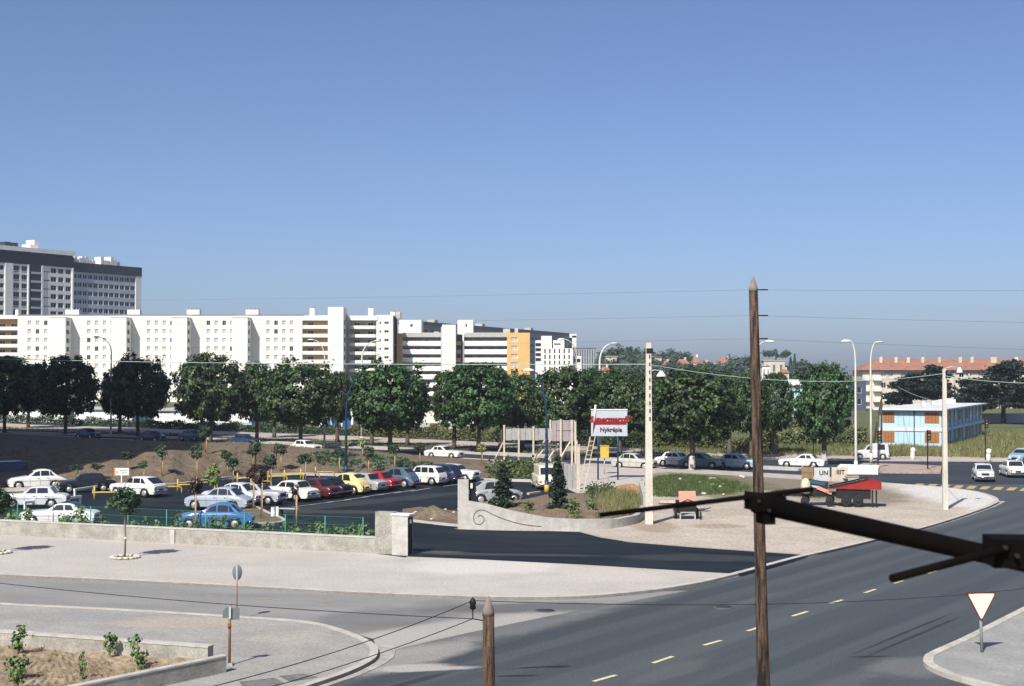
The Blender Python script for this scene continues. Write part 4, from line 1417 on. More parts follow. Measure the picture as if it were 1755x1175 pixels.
cedar(1772, 726, 640, 90, 250, 5, 'cedar cut off by the picture edge beyond the tall broad one')

# -- hedges and rough grass along the footpath
def scatter_leaves(name, poly_px, n, size, hgt, m, seed, z=0.0, zf=None, up=1.0):
    """leafy ground growth spread over a ground area given in photo pixels"""
    rs = np.random.RandomState(seed)
    A = [G(*p) for p in poly_px]
    tri = [(A[0], A[i], A[i + 1]) for i in range(1, len(A) - 1)]
    ar = np.array([((b - a).cross(c - a)).length for a, b, c in tri])
    pick = rs.choice(len(tri), n, p=ar / ar.sum())
    u, v = rs.rand(n), rs.rand(n)
    fl = u + v > 1
    u[fl], v[fl] = 1 - u[fl], 1 - v[fl]
    T = np.array([[[p.x, p.y] for p in t] for t in tri])
    xy = T[pick, 0] + (T[pick, 1] - T[pick, 0]) * u[:, None] + (T[pick, 2] - T[pick, 0]) * v[:, None]
    ph = np.sin(xy[:, 0] * 1.3 + seed) * np.cos(xy[:, 1] * .9) * .5 + .5
    h = hgt * (.35 + .65 * ph) * rs.uniform(.2, 1, n)
    zz = np.full(n, z) if zf is None else np.array([zf(p) for p in xy])
    c = np.concatenate([xy, (zz + h)[:, None]], 1)
    nr = rs.normal(size=(n, 3)) + np.array([0, -.3, up])
    tone = np.clip(rs.normal(.5, .25, n) + .25 * (ph - .5), 0, 1)
    me = leaf_mesh(name, c, nr, size * rs.uniform(.6, 1.4, n), tone, m, seed)
    return inst(me, name)
def hedge(a, b, h, w, n, m, lab, seed, z=0.0):
    A, B = G(*a), G(*b)
    n = int(n * 1.7)
    rs = np.random.RandomState(seed)
    d = (B - A)
    L = d.length
    d = d.normalized()
    s = Vector((-d.y, d.x, 0))
    t = thing('hedge', lab, 'hedge', A)
    u = rs.uniform(0, L, n)
    top = h * (.8 + .2 * np.sin(u * .9 + seed) + .12 * np.sin(u * 2.3))
    zz = rs.uniform(.02, 1, n) ** .7 * top
    ww = rs.uniform(-.5, .5, n) * w
    c = np.stack([d.x * u + s.x * ww, d.y * u + s.y * ww, zz], 1)
    nr = rs.normal(size=(n, 3)) + np.array([0, -.5, .6])
    inst(leaf_mesh('foliage', c, nr, rs.uniform(.12, .34, n), np.clip(rs.normal(.5, .28, n), 0, 1), m, seed), 'foliage', t)
    mb = MB()
    for k in range(int(L / 1.5)):
        p = d * (k * 1.5 + .5)
        mb.tube([p, p + Vector((.05, .05, h * .7))], [.03, .015], 5)
    mb.obj('stem', M_BARK, t)
M_SCRUB = leafmat('scrub_leaf', (.045, .06, .022), (.16, .17, .07), .7)
hedge((-60, 722), (230, 733), 1.7, 1.6, 3500, M_LEAF_D, 'dark hedge in shadow behind the footpath', 41)
hedge((232, 733), (600, 747), 1.5, 1.6, 5000, M_LEAF_D, 'dark clipped hedge along the footpath before the pale blue hall', 42)
hedge((606, 747), (850, 758), 2.0, 1.8, 5500, M_SCRUB, 'overgrown olive-green hedge before the bright white hall', 43)
hedge((852, 758), (1110, 769), 2.0, 1.8, 5500, M_LEAF_D, 'dark hedge behind the hoardings and the sign', 44)
hedge((1115, 768), (1330, 772), 2.2, 3.0, 7000, M_SCRUB, 'loose scrubby hedge behind the parked blue cars', 45)
hedge((1300, 762), (1480, 762), 2.6, 5.0, 8000, M_SCRUB, 'tall weedy scrub between the junction and the blue prefab', 46)
hedge((1350, 748), (1400, 748), 3.4, 4.0, 2500, leafmat('rust_leaf', (.09, .07, .03), (.2, .15, .07), .7), 'rusty brown bush in the scrub under the plane trees', 47)
def tufts(name, poly_px, nclump, per, rad, hgt, size, m, seed, z=0.0, zf=None, blade=False):
    """patchy growth: clumps of leaves of uneven height and density"""
    rs = np.random.RandomState(seed)
    A = [G(*p, z) for p in poly_px]
    tri = [(A[0], A[i], A[i + 1]) for i in range(1, len(A) - 1)]
    ar = np.array([((b - a).cross(c - a)).length for a, b, c in tri])
    C, S = [], []
    for k in range(nclump):
        a, b, c = tri[rs.choice(len(tri), p=ar / ar.sum())]
        u, v = rs.rand(), rs.rand()
        if u + v > 1:
            u, v = 1 - u, 1 - v
        q = a + (b - a) * u + (c - a) * v
        n = max(3, int(per * rs.uniform(.2, 1.6)))
        r = rad * rs.uniform(.4, 1.5)
        h = hgt * rs.uniform(.2, 1.3)
        xy = np.array([q.x, q.y]) + rs.normal(size=(n, 2)) * r * .5
        d = np.linalg.norm(xy - np.array([q.x, q.y]), axis=1) / r
        zz = rs.uniform(0, 1, n) * h * np.clip(1.1 - d, .1, 1)
        base = np.full(n, z) if zf is None else np.array([zf(p) for p in xy])
        C.append(np.concatenate([xy, (base + zz)[:, None]], 1))
        S.append(np.clip(rs.normal(.5, .22, n) + rs.normal(0, .2), 0, 1))
    C, S = np.concatenate(C), np.concatenate(S)
    n = len(C)
    if blade:                                    # upright grass blades instead of leaves
        yaw = rs.uniform(0, 6.28, n)
        hb = hgt * rs.uniform(.35, 1.2, n)
        wv = np.stack([np.cos(yaw), np.sin(yaw), np.zeros(n)], 1) * (size * rs.uniform(.5, 1.3, n))[:, None]
        base = C.copy()
        base[:, 2] = z if zf is None else [zf(p) for p in C[:, :2]]
        tip = base + np.stack([rs.normal(size=n) * .3 * hb, rs.normal(size=n) * .3 * hb, hb], 1)
        V = np.stack([base - wv, base + wv, tip], 1).reshape(-1, 3)
        me = bpy.data.meshes.new(name)
        me.from_pydata(V.tolist(), [], np.arange(n * 3).reshape(-1, 3).tolist())
        me.attributes.new('tone', 'FLOAT', 'FACE').data.foreach_set('value', S.astype(np.float32))
        me.materials.append(m)
        return struct(inst(me, name), 'stuff')
    nr = rs.normal(size=(n, 3)) + np.array([0, -.3, .8])
    return struct(inst(leaf_mesh(name, C, nr, size * rs.uniform(.5, 1.5, n), S, m, seed), name), 'stuff')
M_WEED = leafmat('weed_leaf', (.028, .055, .018), (.11, .15, .05), .7)
M_DRY = leafmat('dry_grass', (.09, .10, .035), (.26, .25, .11), .7)
tufts('grass', [(1100, 775), (1400, 781), (1760, 785), (1990, 786), (1990, 735), (1700, 741), (1500, 755), (1300, 752), (1100, 760)], 2600, 30, 1.7, .5, .05, M_SCRUB, 51, blade=True)
tufts('grass', [(1400, 781), (1760, 785), (1990, 786), (1990, 740), (1700, 745), (1500, 760)], 1300, 26, 1.5, .7, .045, M_DRY, 61, blade=True)
tufts('grass', [(-100, 735), (300, 749), (640, 764), (1000, 780), (1330, 789), (1330, 785), (1000, 772), (640, 757), (300, 743), (-100, 728)], 1300, 20, 1.2, .22, .05, M_SCRUB, 52, blade=True)
tufts('weeds', [(1112, 822), (1160, 814), (1225, 820), (1272, 830), (1284, 838), (1250, 846), (1180, 851), (1118, 851)], 520, 34, .6, .28, .03, M_WEED, 53, z=SL + .01, blade=True)
tufts('weeds', [(1112, 822), (1160, 814), (1225, 820), (1272, 830), (1284, 838), (1250, 846), (1180, 851), (1118, 851)], 130, 12, .35, .2, .11, M_WEED, 63, z=SL + .01)
tufts('weeds', [(1330, 840), (1400, 842), (1410, 854), (1330, 848)], 90, 26, .5, .18, .03, M_WEED, 54, z=SL + .01, blade=True)
tufts('weeds', [(828, 818), (850, 802), (905, 800), (945, 808), (945, 824), (880, 824)], 150, 40, .9, 1.3, .24, M_WEED, 55, z=SL)
tufts('weeds', [(510, 811), (570, 800), (650, 803), (740, 808), (755, 816), (650, 813), (565, 811)], 170, 22, .7, .35, .18, M_LEAF_D, 56, zf=bank_z)
tufts('weeds', [(1012, 872), (1035, 850), (1070, 846), (1097, 850), (1099, 878), (1060, 884)], 110, 34, .5, .7, .022, M_DRY, 57, z=SL + .2, blade=True)
tufts('weeds', [(1005, 854), (1012, 838), (1048, 836), (1040, 850), (1022, 868)], 80, 22, .5, .7, .16, M_WEED, 58, z=SL + .2)
tufts('weeds', [(880, 884), (940, 895), (1060, 895), (1090, 880), (980, 860), (900, 865)], 60, 16, .3, .3, .02, M_DRY, 59, z=SL + .3, blade=True)
tufts('weeds', [(0, 835), (300, 826), (443, 812), (565, 810), (640, 800), (640, 784), (463, 778), (353, 779), (200, 785), (0, 785)], 160, 14, .5, .25, .03, M_DRY, 64, zf=bank_z, blade=True)
tufts('weeds', [(-60, 1112), (100, 1118), (340, 1140), (250, 1166), (100, 1200), (-80, 1230)], 60, 14, .25, .14, .012, M_DRY, 65, z=SL + .06, blade=True)

# -- saplings with their stakes on the bank and in the car park
M_STAKE = mat('pale_stake', (.50, .34, .17), .8, var=.25, scale=6)
M_TWIG = mat('sapling_stem', (.22, .17, .11), .9, var=.3, scale=8)
sap = {'d': [crown('crown', .62, .58, 420, .2, M_LEAF_D, 400 + i, pw=2, clumps=16, clump_r=.3, flat_bottom=1) for i in range(3)],
       'l': [crown('crown', .62, .75, 420, .2, M_LEAF_L, 410, pw=2, clumps=16, clump_r=.3, flat_bottom=1)],
       'p': [crown('crown', .62, .5, 420, .2, M_PURP, 420, pw=2, clumps=14, clump_r=.34, flat_bottom=1)],
       'y': [crown('crown', .5, .8, 420, .2, M_YELL, 430, pw=2, clumps=14, clump_r=.3, flat_bottom=1)]}
def sapling(px, py, ptop, wpx, kind, z=SL, lab='', group=None):
    b = G(px, py, z)
    if z is None:
        pass
    H = P(px, ptop, b.y).z - b.z
    w = wpx * b.y / F
    t = thing('sapling', lab, 'tree', b, 0, group)
    ch = min(H * .38, w * 1.15)
    c = sap[kind][R.randrange(len(sap[kind]))]
    inst(c, 'crown', t, (0, 0, H - ch * .5), R.uniform(0, 6), (w / 1.35, w / 1.35, ch / 1.25))
    MB().tube([(0, 0, -.1), (.03, 0, H * .5), (0, .02, H - ch * .5)], [.035, .03, .02], 6).obj('stem', M_TWIG, t)
    MB().tube([(.1, -.08, -.1), (.1, -.08, H * .72)], [.045, .04], 6).obj('stake', M_STAKE, t)
BANKLAB = 'dark round-headed sapling tied to a pale stake on the soil bank'
def on_bank(px, py):
    """height of the bank where the ray of a photo pixel first meets it"""
    r = ray(px, py)
    for k in range(500):
        Y = 85 + k * .2
        q = r * (Y / r.y)
        if CAMH + q.z <= bank_z((q.x, q.y)):
            return CAMH + q.z
    return SL
for px, py, pt, w in [(277, 815, 764, 20), (218, 806, 772, 22), (336, 824, 764, 20), (388, 815, 768, 20), (432, 802, 765, 22), (352, 776, 732, 20), (480, 806, 762, 22), (437, 803, 758, 20), (580, 812, 768, 20), (630, 813, 766, 20), (675, 806, 762, 18), (718, 796, 758, 18), (522, 822, 779, 23), (463, 832, 779, 22), (398, 828, 784, 23), (245, 824, 788, 14), (166, 822, 792, 20), (132, 822, 796, 24)]:
    sapling(px, py, pt, w, 'd', on_bank(px, py), BANKLAB, 'staked saplings on the bank')
sapling(366, 874, 799, 27, 'l', SL, 'pale green bushy sapling on a stake among the grey parked cars')
sapling(333, 909, 818, 24, 'p', SL, 'dark purple-leaved sapling by the nose of the bright blue car')
sapling(433, 871, 797, 20, 'p', SL + .16, 'taller purple-leaved sapling at the tip of the soil island')
sapling(447, 888, 803, 24, 'p', SL + .16, 'purple-leaved sapling in the middle of the soil island')
sapling(506, 897, 829, 15, 'p', SL, 'small dark sapling beside the white notice board')
for px, py, pt in ((620, 784, 752), (825, 793, 762), (595, 780, 756)):
    sapling(px, py, pt, 16, 'y', on_bank(px, py), 'yellow-green columnar shrub on the bank crest', 'yellow shrubs on the bank crest')

# -- round-headed street trees on the pavement, each in a ring of stones
st_crown = crown('crown', .60, .62, 1500, .13, M_LEAF_D, 500, pw=2.2, clumps=40, clump_r=.22, flat_bottom=.95)
M_STONE = mat('pale_stone', (.55, .50, .40), .9, var=.25, scale=5)
stone_me = []
for i in range(3):
    rr = random.Random(i)
    mb = MB()
    mb.smooth = True
    prof = [(.02, -.03), (.10, 0), (.12, .05), (.07, .1), (.01, .11)]
    mb.lathe(prof, n=7)
    mb.v = [(x * rr.uniform(.8, 1.3), y * rr.uniform(.7, 1.1), z) for x, y, z in mb.v]
    stone_me.append(mb.mesh('stone', M_STONE))
for px, py, pt, lab in ((214, 956, 836, 'round-headed young street tree in a ring of stones on the pavement'), (-6, 948, 836, 'street tree at the picture edge, on the pavement before the low wall')):
    b = G(px, py, SL)
    t = thing('street_tree', lab, 'tree', b)
    H = P(px, pt, b.y).z - SL
    inst(st_crown, 'crown', t, (0, 0, H - .66))
    MB().tube([(0, 0, -.05), (.02, 0, 1), (-.02, .01, 2.0), (0, 0, H - .8)], [.05, .045, .04, .03], 8).obj('trunk', M_TWIG, t)
    MB().tube([(.02, -.02, .92), (.02, -.02, 1.0)], [.07, .07], 8).obj('tie', M_WHITE, t)
    for k in range(15):
        a = 2 * math.pi * k / 15 + R.uniform(-.1, .1)
        s = tag(inst(stone_me[k % 3], 'stone', None, (b.x + math.cos(a) * .62, b.y + math.sin(a) * .62, SL + .02), R.uniform(0, 6), (1.2, 1.2, 1)), 'pale stone in the ring round a street tree', 'stone', 'stones ringing the street trees')

# -- shrubs of the young hedge behind the low wall
hs_me = [crown('foliage', .24, .5, 150, .15, leafmat('laurel_leaf', (.04, .085, .03), (.15, .22, .075), .5), 600 + i, pw=2, clumps=9, clump_r=.2, flat_bottom=1, up=.4) for i in range(4)]
hs_stem = MB().tube([(0, 0, -.05), (.02, .02, .4), (-.02, 0, .8)], [.018, .014, .008], 5).mesh('stem', M_TWIG)
WALL_A, WALL_B = G(-200, 906, SL), G(672, 950, SL)
def wall_pt(px, off=0.0):
    """the point behind the low wall that a photo column looks at"""
    d = (WALL_B - WALL_A).normalized()
    n = Vector((-d.y, d.x, 0))
    A = WALL_A + n * off
    k = (px - CX) / F
    s = (k * A.y - A.x) / (d.x - k * d.y)
    return A + d * s
for px in (24, 47, 112, 140, 180, 230, 249, 269, 294, 308, 339, 361, 388, 412, 433, 459, 486, 508, 529, 553, 584, 604, 627):
    p = wall_pt(px, .75)
    t = thing('laurel_shrub', 'small leafy shrub of the young hedge behind the low wall', 'shrub', (p.x, p.y, SL), 0, 'hedge shrubs behind the low wall')
    k = R.uniform(.85, 1.25)
    inst(hs_me[R.randrange(4)], 'foliage', t, (0, 0, .72 * k), R.uniform(0, 6), (k, k, k * 1.15))
    inst(hs_stem, 'stem', t, None, 0, (1, 1, k))

# -- planting inside the curved wall: two firs and small shrubs
def fir(px, py, ptop, wpx, lab, seed, z=SL + .2):
    b = G(px, py, z)
    H = P(px, ptop, b.y).z - b.z
    w = wpx * b.y / F / 2
    rs = np.random.RandomState(seed)
    Cs, Ns = [], []
    mb = MB().tube([(0, 0, -.2), (0, 0, H * .5), (0, 0, H * .98)], [.09, .06, .015], 6)
    for k in range(16):
        t_ = k / 15
        rad = w * (1 - t_) ** .8 + .08
        for s in range(7):
            a = rs.uniform(0, 6.28)
            m = 26
            u = rs.uniform(.15, 1, m)
            tip = np.array([math.cos(a) * rad, math.sin(a) * rad, -.25 * rad])
            Cs.append(np.array([0, 0, .12 + t_ * (H - .15)]) + tip * u[:, None] + rs.normal(size=(m, 3)) * .06)
            Ns.append(np.tile([0, 0, 1.0], (m, 1)) + rs.normal(size=(m, 3)) * .6)
    C = np.concatenate(Cs)
    t = thing('young_fir', lab, 'tree', b)
    inst(leaf_mesh('foliage', C, np.concatenate(Ns), rs.uniform(.1, .24, len(C)), np.clip(rs.normal(.5, .25, len(C)), 0, 1), M_CONIF, seed), 'foliage', t)
    mb.obj('trunk', M_BARK, t)
fir(862, 872, 796, 52, 'wide young fir behind the scrolled wall, hiding the grey car', 1)
fir(956, 877, 784, 40, 'narrow young fir in front of the cream van', 2)
for px, py, h in ((906, 879, .9), (980, 884, 1.0), (1013, 878, 1.0), (988, 889, .8), (1027, 889, .4)):
    b = G(px, py, SL + .2)
    t = thing('laurel_shrub', 'little bright green shrub planted inside the curved wall', 'shrub', b, 0, 'shrubs inside the curved wall')
    inst(hs_me[R.randrange(4)], 'foliage', t, (0, 0, h * .55), R.uniform(0, 6), (h, h, h))
    inst(hs_stem, 'stem', t)
# ------------------------------------------------------------------ vehicles
M_TYRE = mat('tyre_rubber', (.018, .018, .018), .85, var=.2, scale=8)
M_CHROME = mat('chrome', (.62, .62, .62), .18, var=.1, scale=3, metal=1.0)
M_HUB = mat('hubcap', (.62, .61, .58), .35, var=.1, scale=4, metal=.6)
M_CGLASS = mat('car_glass', (.018, .024, .028), .06, var=.3, scale=1.5, spec=.7)
M_LAMP = mat('headlamp_glass', (.75, .74, .66), .15, var=.1, spec=.6)
M_TAIL = mat('tail_lamp', (.45, .02, .015), .25, var=.1, spec=.5)
M_PLATE = mat('yellow_plate', (.62, .47, .10), .5, var=.1)
M_BLACKP = mat('black_plastic', (.012, .012, .013), .6, var=.2)
def paint(name, c):
    return mat('paint_' + name, c, .32, var=.06, scale=1.2, coat=.5, spec=.4, fine=.03, fscale=3)
PAINT = {k: paint(k, v) for k, v in dict(
    white=(.72, .71, .67), cream=(.72, .66, .50), yellow=(.74, .62, .27), black=(.012, .013, .017), navy=(.018, .03, .075), blue=(.045, .155, .36),
    greyblue=(.33, .38, .44), lilac=(.40, .39, .42), slate=(.07, .115, .16), lightblue=(.30, .42, .50), red=(.35, .02, .025), maroon=(.085, .012, .018),
    grey=(.34, .35, .35), beige=(.46, .45, .40), steel=(.13, .19, .24), palegrey=(.56, .58, .58), dkblue=(.02, .045, .11)).items()}

STY = {
    'round': dict(L=4.35, W=1.66, belt=[(0, .74), (.25, .86), (1.2, .96), (1.7, .97), (3.2, .98), (3.9, .90), (4.35, .66)],
                  cab=[(1.35, .97), (1.95, 1.40), (2.3, 1.50), (2.8, 1.51), (3.15, 1.44), (3.7, .96)], rw=.76, fx=.78, rx=3.42, r=.325,
                  panes=[(1.62, 2.32, 1.98, 2.32), (2.40, 3.02, 2.40, 2.98), (3.08, 3.42, 3.04, 3.14)], ws=(1.36, 1.95), bw=(3.13, 3.7), nose=.72),
    'box': dict(L=4.15, W=1.58, belt=[(0, .80), (.12, .88), (1.1, .93), (1.5, .94), (3.1, .94), (3.95, .88), (4.15, .74)],
                cab=[(1.25, .93), (1.75, 1.36), (2.0, 1.42), (2.85, 1.43), (3.1, 1.38), (3.42, .93)], rw=.80, fx=.72, rx=3.2, r=.30,
                panes=[(1.5, 2.2, 1.82, 2.2), (2.28, 2.98, 2.28, 2.94)], ws=(1.26, 1.75), bw=(3.08, 3.42), nose=.86),
    'coupe': dict(L=4.4, W=1.62, belt=[(0, .70), (.15, .78), (1.3, .86), (1.8, .87), (3.2, .87), (4.2, .84), (4.4, .70)],
                  cab=[(1.55, .86), (2.1, 1.27), (2.35, 1.33), (2.9, 1.33), (3.15, 1.28), (3.6, .87)], rw=.78, fx=.80, rx=3.4, r=.30,
                  panes=[(1.82, 2.62, 2.18, 2.58), (2.70, 3.2, 2.66, 3.04)], ws=(1.56, 2.1), bw=(3.12, 3.6), nose=.84),
    'hatch': dict(L=4.22, W=1.64, belt=[(0, .78), (.1, .86), (1.2, .95), (1.6, .96), (3.0, .97), (3.9, .90), (4.22, .80)],
                  cab=[(1.25, .95), (1.8, 1.38), (2.1, 1.45), (3.0, 1.46), (3.3, 1.42), (4.12, .92)], rw=.80, fx=.68, rx=3.35, r=.32,
                  panes=[(1.55, 2.2, 1.88, 2.2), (2.28, 2.9, 2.28, 2.88), (2.98, 3.42, 2.96, 3.12)], ws=(1.27, 1.8), bw=(3.28, 4.1), nose=.84),
    '2cv': dict(L=3.83, W=1.42, belt=[(0, .72), (.15, .82), (1.0, .98), (1.5, 1.0), (2.6, .99), (3.3, .90), (3.7, .62), (3.83, .50)],
                cab=[(1.15, .99), (1.45, 1.36), (1.75, 1.52), (2.1, 1.59), (2.5, 1.585), (2.9, 1.48), (3.25, 1.25), (3.55, .92), (3.66, .70)], rw=.80, fx=.66, rx=3.05, r=.34,
                panes=[(1.42, 2.02, 1.62, 2.02), (2.10, 2.78, 2.10, 2.62)], ws=(1.17, 1.5), bw=(2.85, 3.3), nose=.62),
    'r4': dict(L=3.66, W=1.48, belt=[(0, .76), (.12, .86), (.9, .96), (1.2, .97), (3.3, .98), (3.58, .93), (3.66, .70)],
               cab=[(.98, .97), (1.36, 1.46), (1.6, 1.53), (2.6, 1.54), (3.15, 1.49), (3.54, .96)], rw=.84, fx=.60, rx=3.0, r=.31,
               panes=[(1.28, 1.92, 1.46, 1.92), (2.0, 2.58, 2.0, 2.58), (2.68, 3.2, 2.68, 3.08)], ws=(1.0, 1.38), bw=(3.17, 3.54), nose=.84),
    'van': dict(L=3.95, W=1.70, belt=[(0, .95), (.06, 1.05), (.5, 1.10), (3.8, 1.10), (3.9, 1.09), (3.95, 1.0)],
                cab=[(.12, 1.06), (.5, 1.72), (.75, 1.86), (3.5, 1.88), (3.82, 1.82), (3.93, 1.08)], rw=.88, fx=.62, rx=3.1, r=.31,
                panes=[(.42, 1.15, .6, 1.15)], ws=(.14, .52), bw=(3.83, 3.925), nose=.93),
    'wagon': dict(L=3.6, W=1.5, belt=[(0, .74), (.12, .84), (.95, .98), (1.2, 1.0), (3.45, 1.0), (3.55, .98), (3.6, .7)],
                  cab=[(1.0, .98), (1.35, 1.42), (1.5, 1.5), (1.72, 1.66), (2.4, 1.72), (3.3, 1.70), (3.5, 1.62), (3.56, 1.0)], rw=.9, fx=.62, rx=2.95, r=.31,
                  panes=[(1.26, 1.75, 1.44, 1.75), (2.55, 3.2, 2.55, 3.15)], ws=(1.02, 1.35), bw=(3.5, 3.555), nose=.84)}
CARC = {}
def car_parts(style):
    if style in CARC:
        return CARC[style]
    s = STY[style]
    L, W = s['L'], s['W']
    hw0 = W / 2
    belt = lambda x: interp(s['belt'], x)
    def cabz(x):
        c = s['cab']
        return interp(c, x) if c[0][0] <= x <= c[-1][0] else -1
    def hw(x):
        t = x / L
        k = 1.0
        if t < .22:
            k = lerp(s['nose'], 1, math.sin((t / .22) * math.pi / 2))
        elif t > .78:
            k = lerp(s['nose'] * .5 + .47, 1, math.sin(((1 - t) / .22) * math.pi / 2))
        return hw0 * k
    def sill(x):
        z = .22
        for c in (s['fx'], s['rx']):
            rr = s['r'] + .055
            dx = abs(x - c)
            if dx < rr:
                z = max(z, s['r'] - .02 + math.sqrt(rr * rr - dx * dx) * .95)
        return z
    xs = set(np.round(np.linspace(0, L, 34), 3))
    for c in (s['fx'], s['rx']):
        for d in (-.38, -.34, -.24, -.12, 0, .12, .24, .34, .38):
            xs.add(round(c + d * s['r'] / .33, 3))
    for q in s['cab']:
        xs.add(q[0])
        xs.add(round(q[0] + .002, 3))
    xs = sorted(x for x in xs if 0 <= x <= L)
    mb = MB()
    mb.smooth = True
    rings = []
    for x in xs:
        h, zb, zs = hw(x), belt(x), sill(x)
        zc = cabz(x)
        end = min(x, L - x)
        if end < .06:
            zs = max(zs, .34)
        zm = lerp(zs, zb, .55)
        ring = [(0, zs), (h * .86, zs), (h * .97, zs + .03), (h, max(zm, zs + .05)), (h * .985, zb - .09), (h * .93, zb - .01)]
        if zc > zb + .02:
            hr = hw0 * s['rw'] * (.96 if end < .8 else 1)
            f = min(1, (zc - zb) / .4)
            ht = lerp(h * .86, hr, f)
            ring += [(h * .89, zb + .008), (lerp(h * .885, ht, .9), zc - .07 * f), (ht * .9, zc - .022 * f), (0, zc)]
        else:
            ring += [(h * .80, zb + .012), (h * .6, zb + .025), (h * .35, zb + .035), (0, zb + .04)]
        rings.append(ring)
    n = len(rings[0])
    full = 2 * n - 2
    vs = []
    for x, ring in zip(xs, rings):
        xl = L / 2 - x
        pts = [(xl, y, z) for y, z in ring] + [(xl, -y, z) for y, z in ring[-2:0:-1]]
        vs += pts
    fs = []
    for i in range(len(xs) - 1):
        for k in range(full):
            k2 = (k + 1) % full
            fs.append((i * full + k, i * full + k2, (i + 1) * full + k2, (i + 1) * full + k))
    fs.append(tuple(range(full))[::-1])
    fs.append(tuple(range((len(xs) - 1) * full, len(xs) * full)))
    mb.add(vs, fs)
    parts = {}
    me = mb.mesh('body', PAINT['white'])
    bm = bmesh.new()
    bm.from_mesh(me)
    bmesh.ops.recalc_face_normals(bm, faces=bm.faces)
    for e in bm.edges:
        if len(e.link_faces) == 2 and e.calc_face_angle(0) > .7:
            e.smooth = False
    bm.to_mesh(me)
    bm.free()
    parts['body'] = me
    # glass
    def side_y(x, z):
        h, zb, zc = hw(x), belt(x), cabz(x)
        hr = hw0 * s['rw']
        f = min(1, max(.05, (zc - zb) / .4))
        ht = lerp(h * .86, hr, f)
        y0, z0, y1, z1 = h * .89, zb + .008, lerp(h * .885, ht, .9), zc - .07 * f
        t = (z - z0) / max(z1 - z0, .05)
        return lerp(y0, y1, max(0, min(1, t)))
    panes = []
    for (b0, b1, t0, t1) in s['panes']:
        for sg in (1, -1):
            g = MB()
            q = []
            K = 3
            for j in range(K + 1):
                row = []
                for i in range(4):
                    xa = lerp(b0, t0, j / K)
                    xb = lerp(b1, t1, j / K)
                    x = lerp(xa, xb, i / 3)
                    zlo = belt(x) + .05
                    zhi = cabz(x) - .10
                    z = lerp(zlo, max(zhi, zlo + .02), j / K)
                    row.append((L / 2 - x, sg * (side_y(x, z) + .012), z))
                q.append(row)
            vv = [p for row in q for p in row]
            ff = [(j * 4 + i, j * 4 + i + 1, j * 4 + 5 + i, j * 4 + 4 + i) for j in range(K) for i in range(3)]
            g.add(vv, [f if sg < 0 else f[::-1] for f in ff])
            panes.append(g.mesh('side_window', M_CGLASS))
    parts['side_window'] = panes
    def screen(x0, x1, front):
        g = MB()
        K, N = 4, 6
        vv = []
        for j in range(K + 1):
            t = lerp(.12, .90, j / K)
            x = lerp(x0, x1, t) if front else lerp(x1, x0, t)
            z = cabz(x)
            wy = side_y(x, z - .1) * lerp(.86, .84, t)
            dx = .022 * (-1 if front else 1)
            for i in range(N + 1):
                y = lerp(-wy, wy, i / N)
                vv.append((L / 2 - x - dx * .9, y, z + .012 - .02 * (y / wy) ** 2))
        g.add(vv, [(j * (N + 1) + i, j * (N + 1) + i + 1, (j + 1) * (N + 1) + i + 1, (j + 1) * (N + 1) + i) if not front else
                   (j * (N + 1) + i + 1, j * (N + 1) + i, (j + 1) * (N + 1) + i, (j + 1) * (N + 1) + i + 1) for j in range(K) for i in range(N)])
        return g.mesh('windscreen' if front else 'rear_window', M_CGLASS)
    parts['windscreen'] = screen(*s['ws'], True)
    parts['rear_window'] = screen(*s['bw'], False)
    # wheels
    w = MB()
    r = s['r']
    w.lathe([(r * .6, -.08), (r * .93, -.085), (r, -.05), (r, .05), (r * .93, .085), (r * .6, .08)], n=18, axis='y')
    parts['wheel'] = w.mesh('wheel', M_TYRE)
    hbm = MB().lathe([(r * .64, -.02), (r * .62, .02), (r * .45, .045), (r * .2, .05), (.01, .06)], n=16, axis='y')
    parts['hubcap'] = hbm.mesh('hubcap', M_HUB)
    # bumpers
    def bumper(x, sg, z):
        h = hw(max(.05, min(L - .05, x))) * 1.02
        pts = [(L / 2 - x - sg * .10, -h, z), (L / 2 - x + sg * .03, -h * .85, z), (L / 2 - x + sg * .07, 0, z), (L / 2 - x + sg * .03, h * .85, z), (L / 2 - x - sg * .10, h, z)]
        return MB().tube(pts, .048, 7).mesh('bumper', M_CHROME)
    parts['bumper'] = [bumper(0, 1, .43), bumper(L, -1, .45)]
    zf = interp(s['belt'], .1)
    yy = hw(.12) * .74
    hl = MB().lathe([(.095, -.06), (.095, .03), (.05, .055), (.01, .06)], n=12, axis='x')
    parts['headlamp'] = (hl.mesh('headlamp', M_LAMP), [(L / 2 - .02, q * yy, zf - .16) for q in (1, -1)])
    tl = MB().box((0, 0, 0), (.06, .16, .12))
    yt = hw(L - .1) * .78
    parts['tail_lamp'] = (tl.mesh('tail_lamp', M_TAIL), [(-L / 2 + .01, q * yt, .62) for q in (1, -1)])
    parts['grille'] = MB().box((L / 2 - .01, 0, zf - .22), (.06, yy * 1.15, .17)).mesh('grille', M_BLACKP)
    parts['plate'] = [MB().box((-L / 2 - .012, 0, .56), (.03, .46, .11)).mesh('plate', M_BLACKP), MB().box((L / 2 + .075, 0, .40), (.02, .46, .10)).mesh('plate', M_BLACKP)]
    # door seams and handles
    sm = []
    for sg in (1, -1):
        g = MB()
        xsn = [s['panes'][0][0] - .02] + [q[1] + .04 for q in s['panes'][:2]]
        for x in xsn:
            p_ = [(L / 2 - x, sg * (hw(x) * k + .004), z) for k, z in ((.975, .30), (1.0, .55), (.985, belt(x) - .1), (.93, belt(x) - .02))]
            g.tube(p_, .008, 4)
        x0_, x1_ = .3, L - .3
        pass
        sm.append(g.mesh('door_seam', M_BLACKP))
    parts['door_seam'] = sm
    tr = []
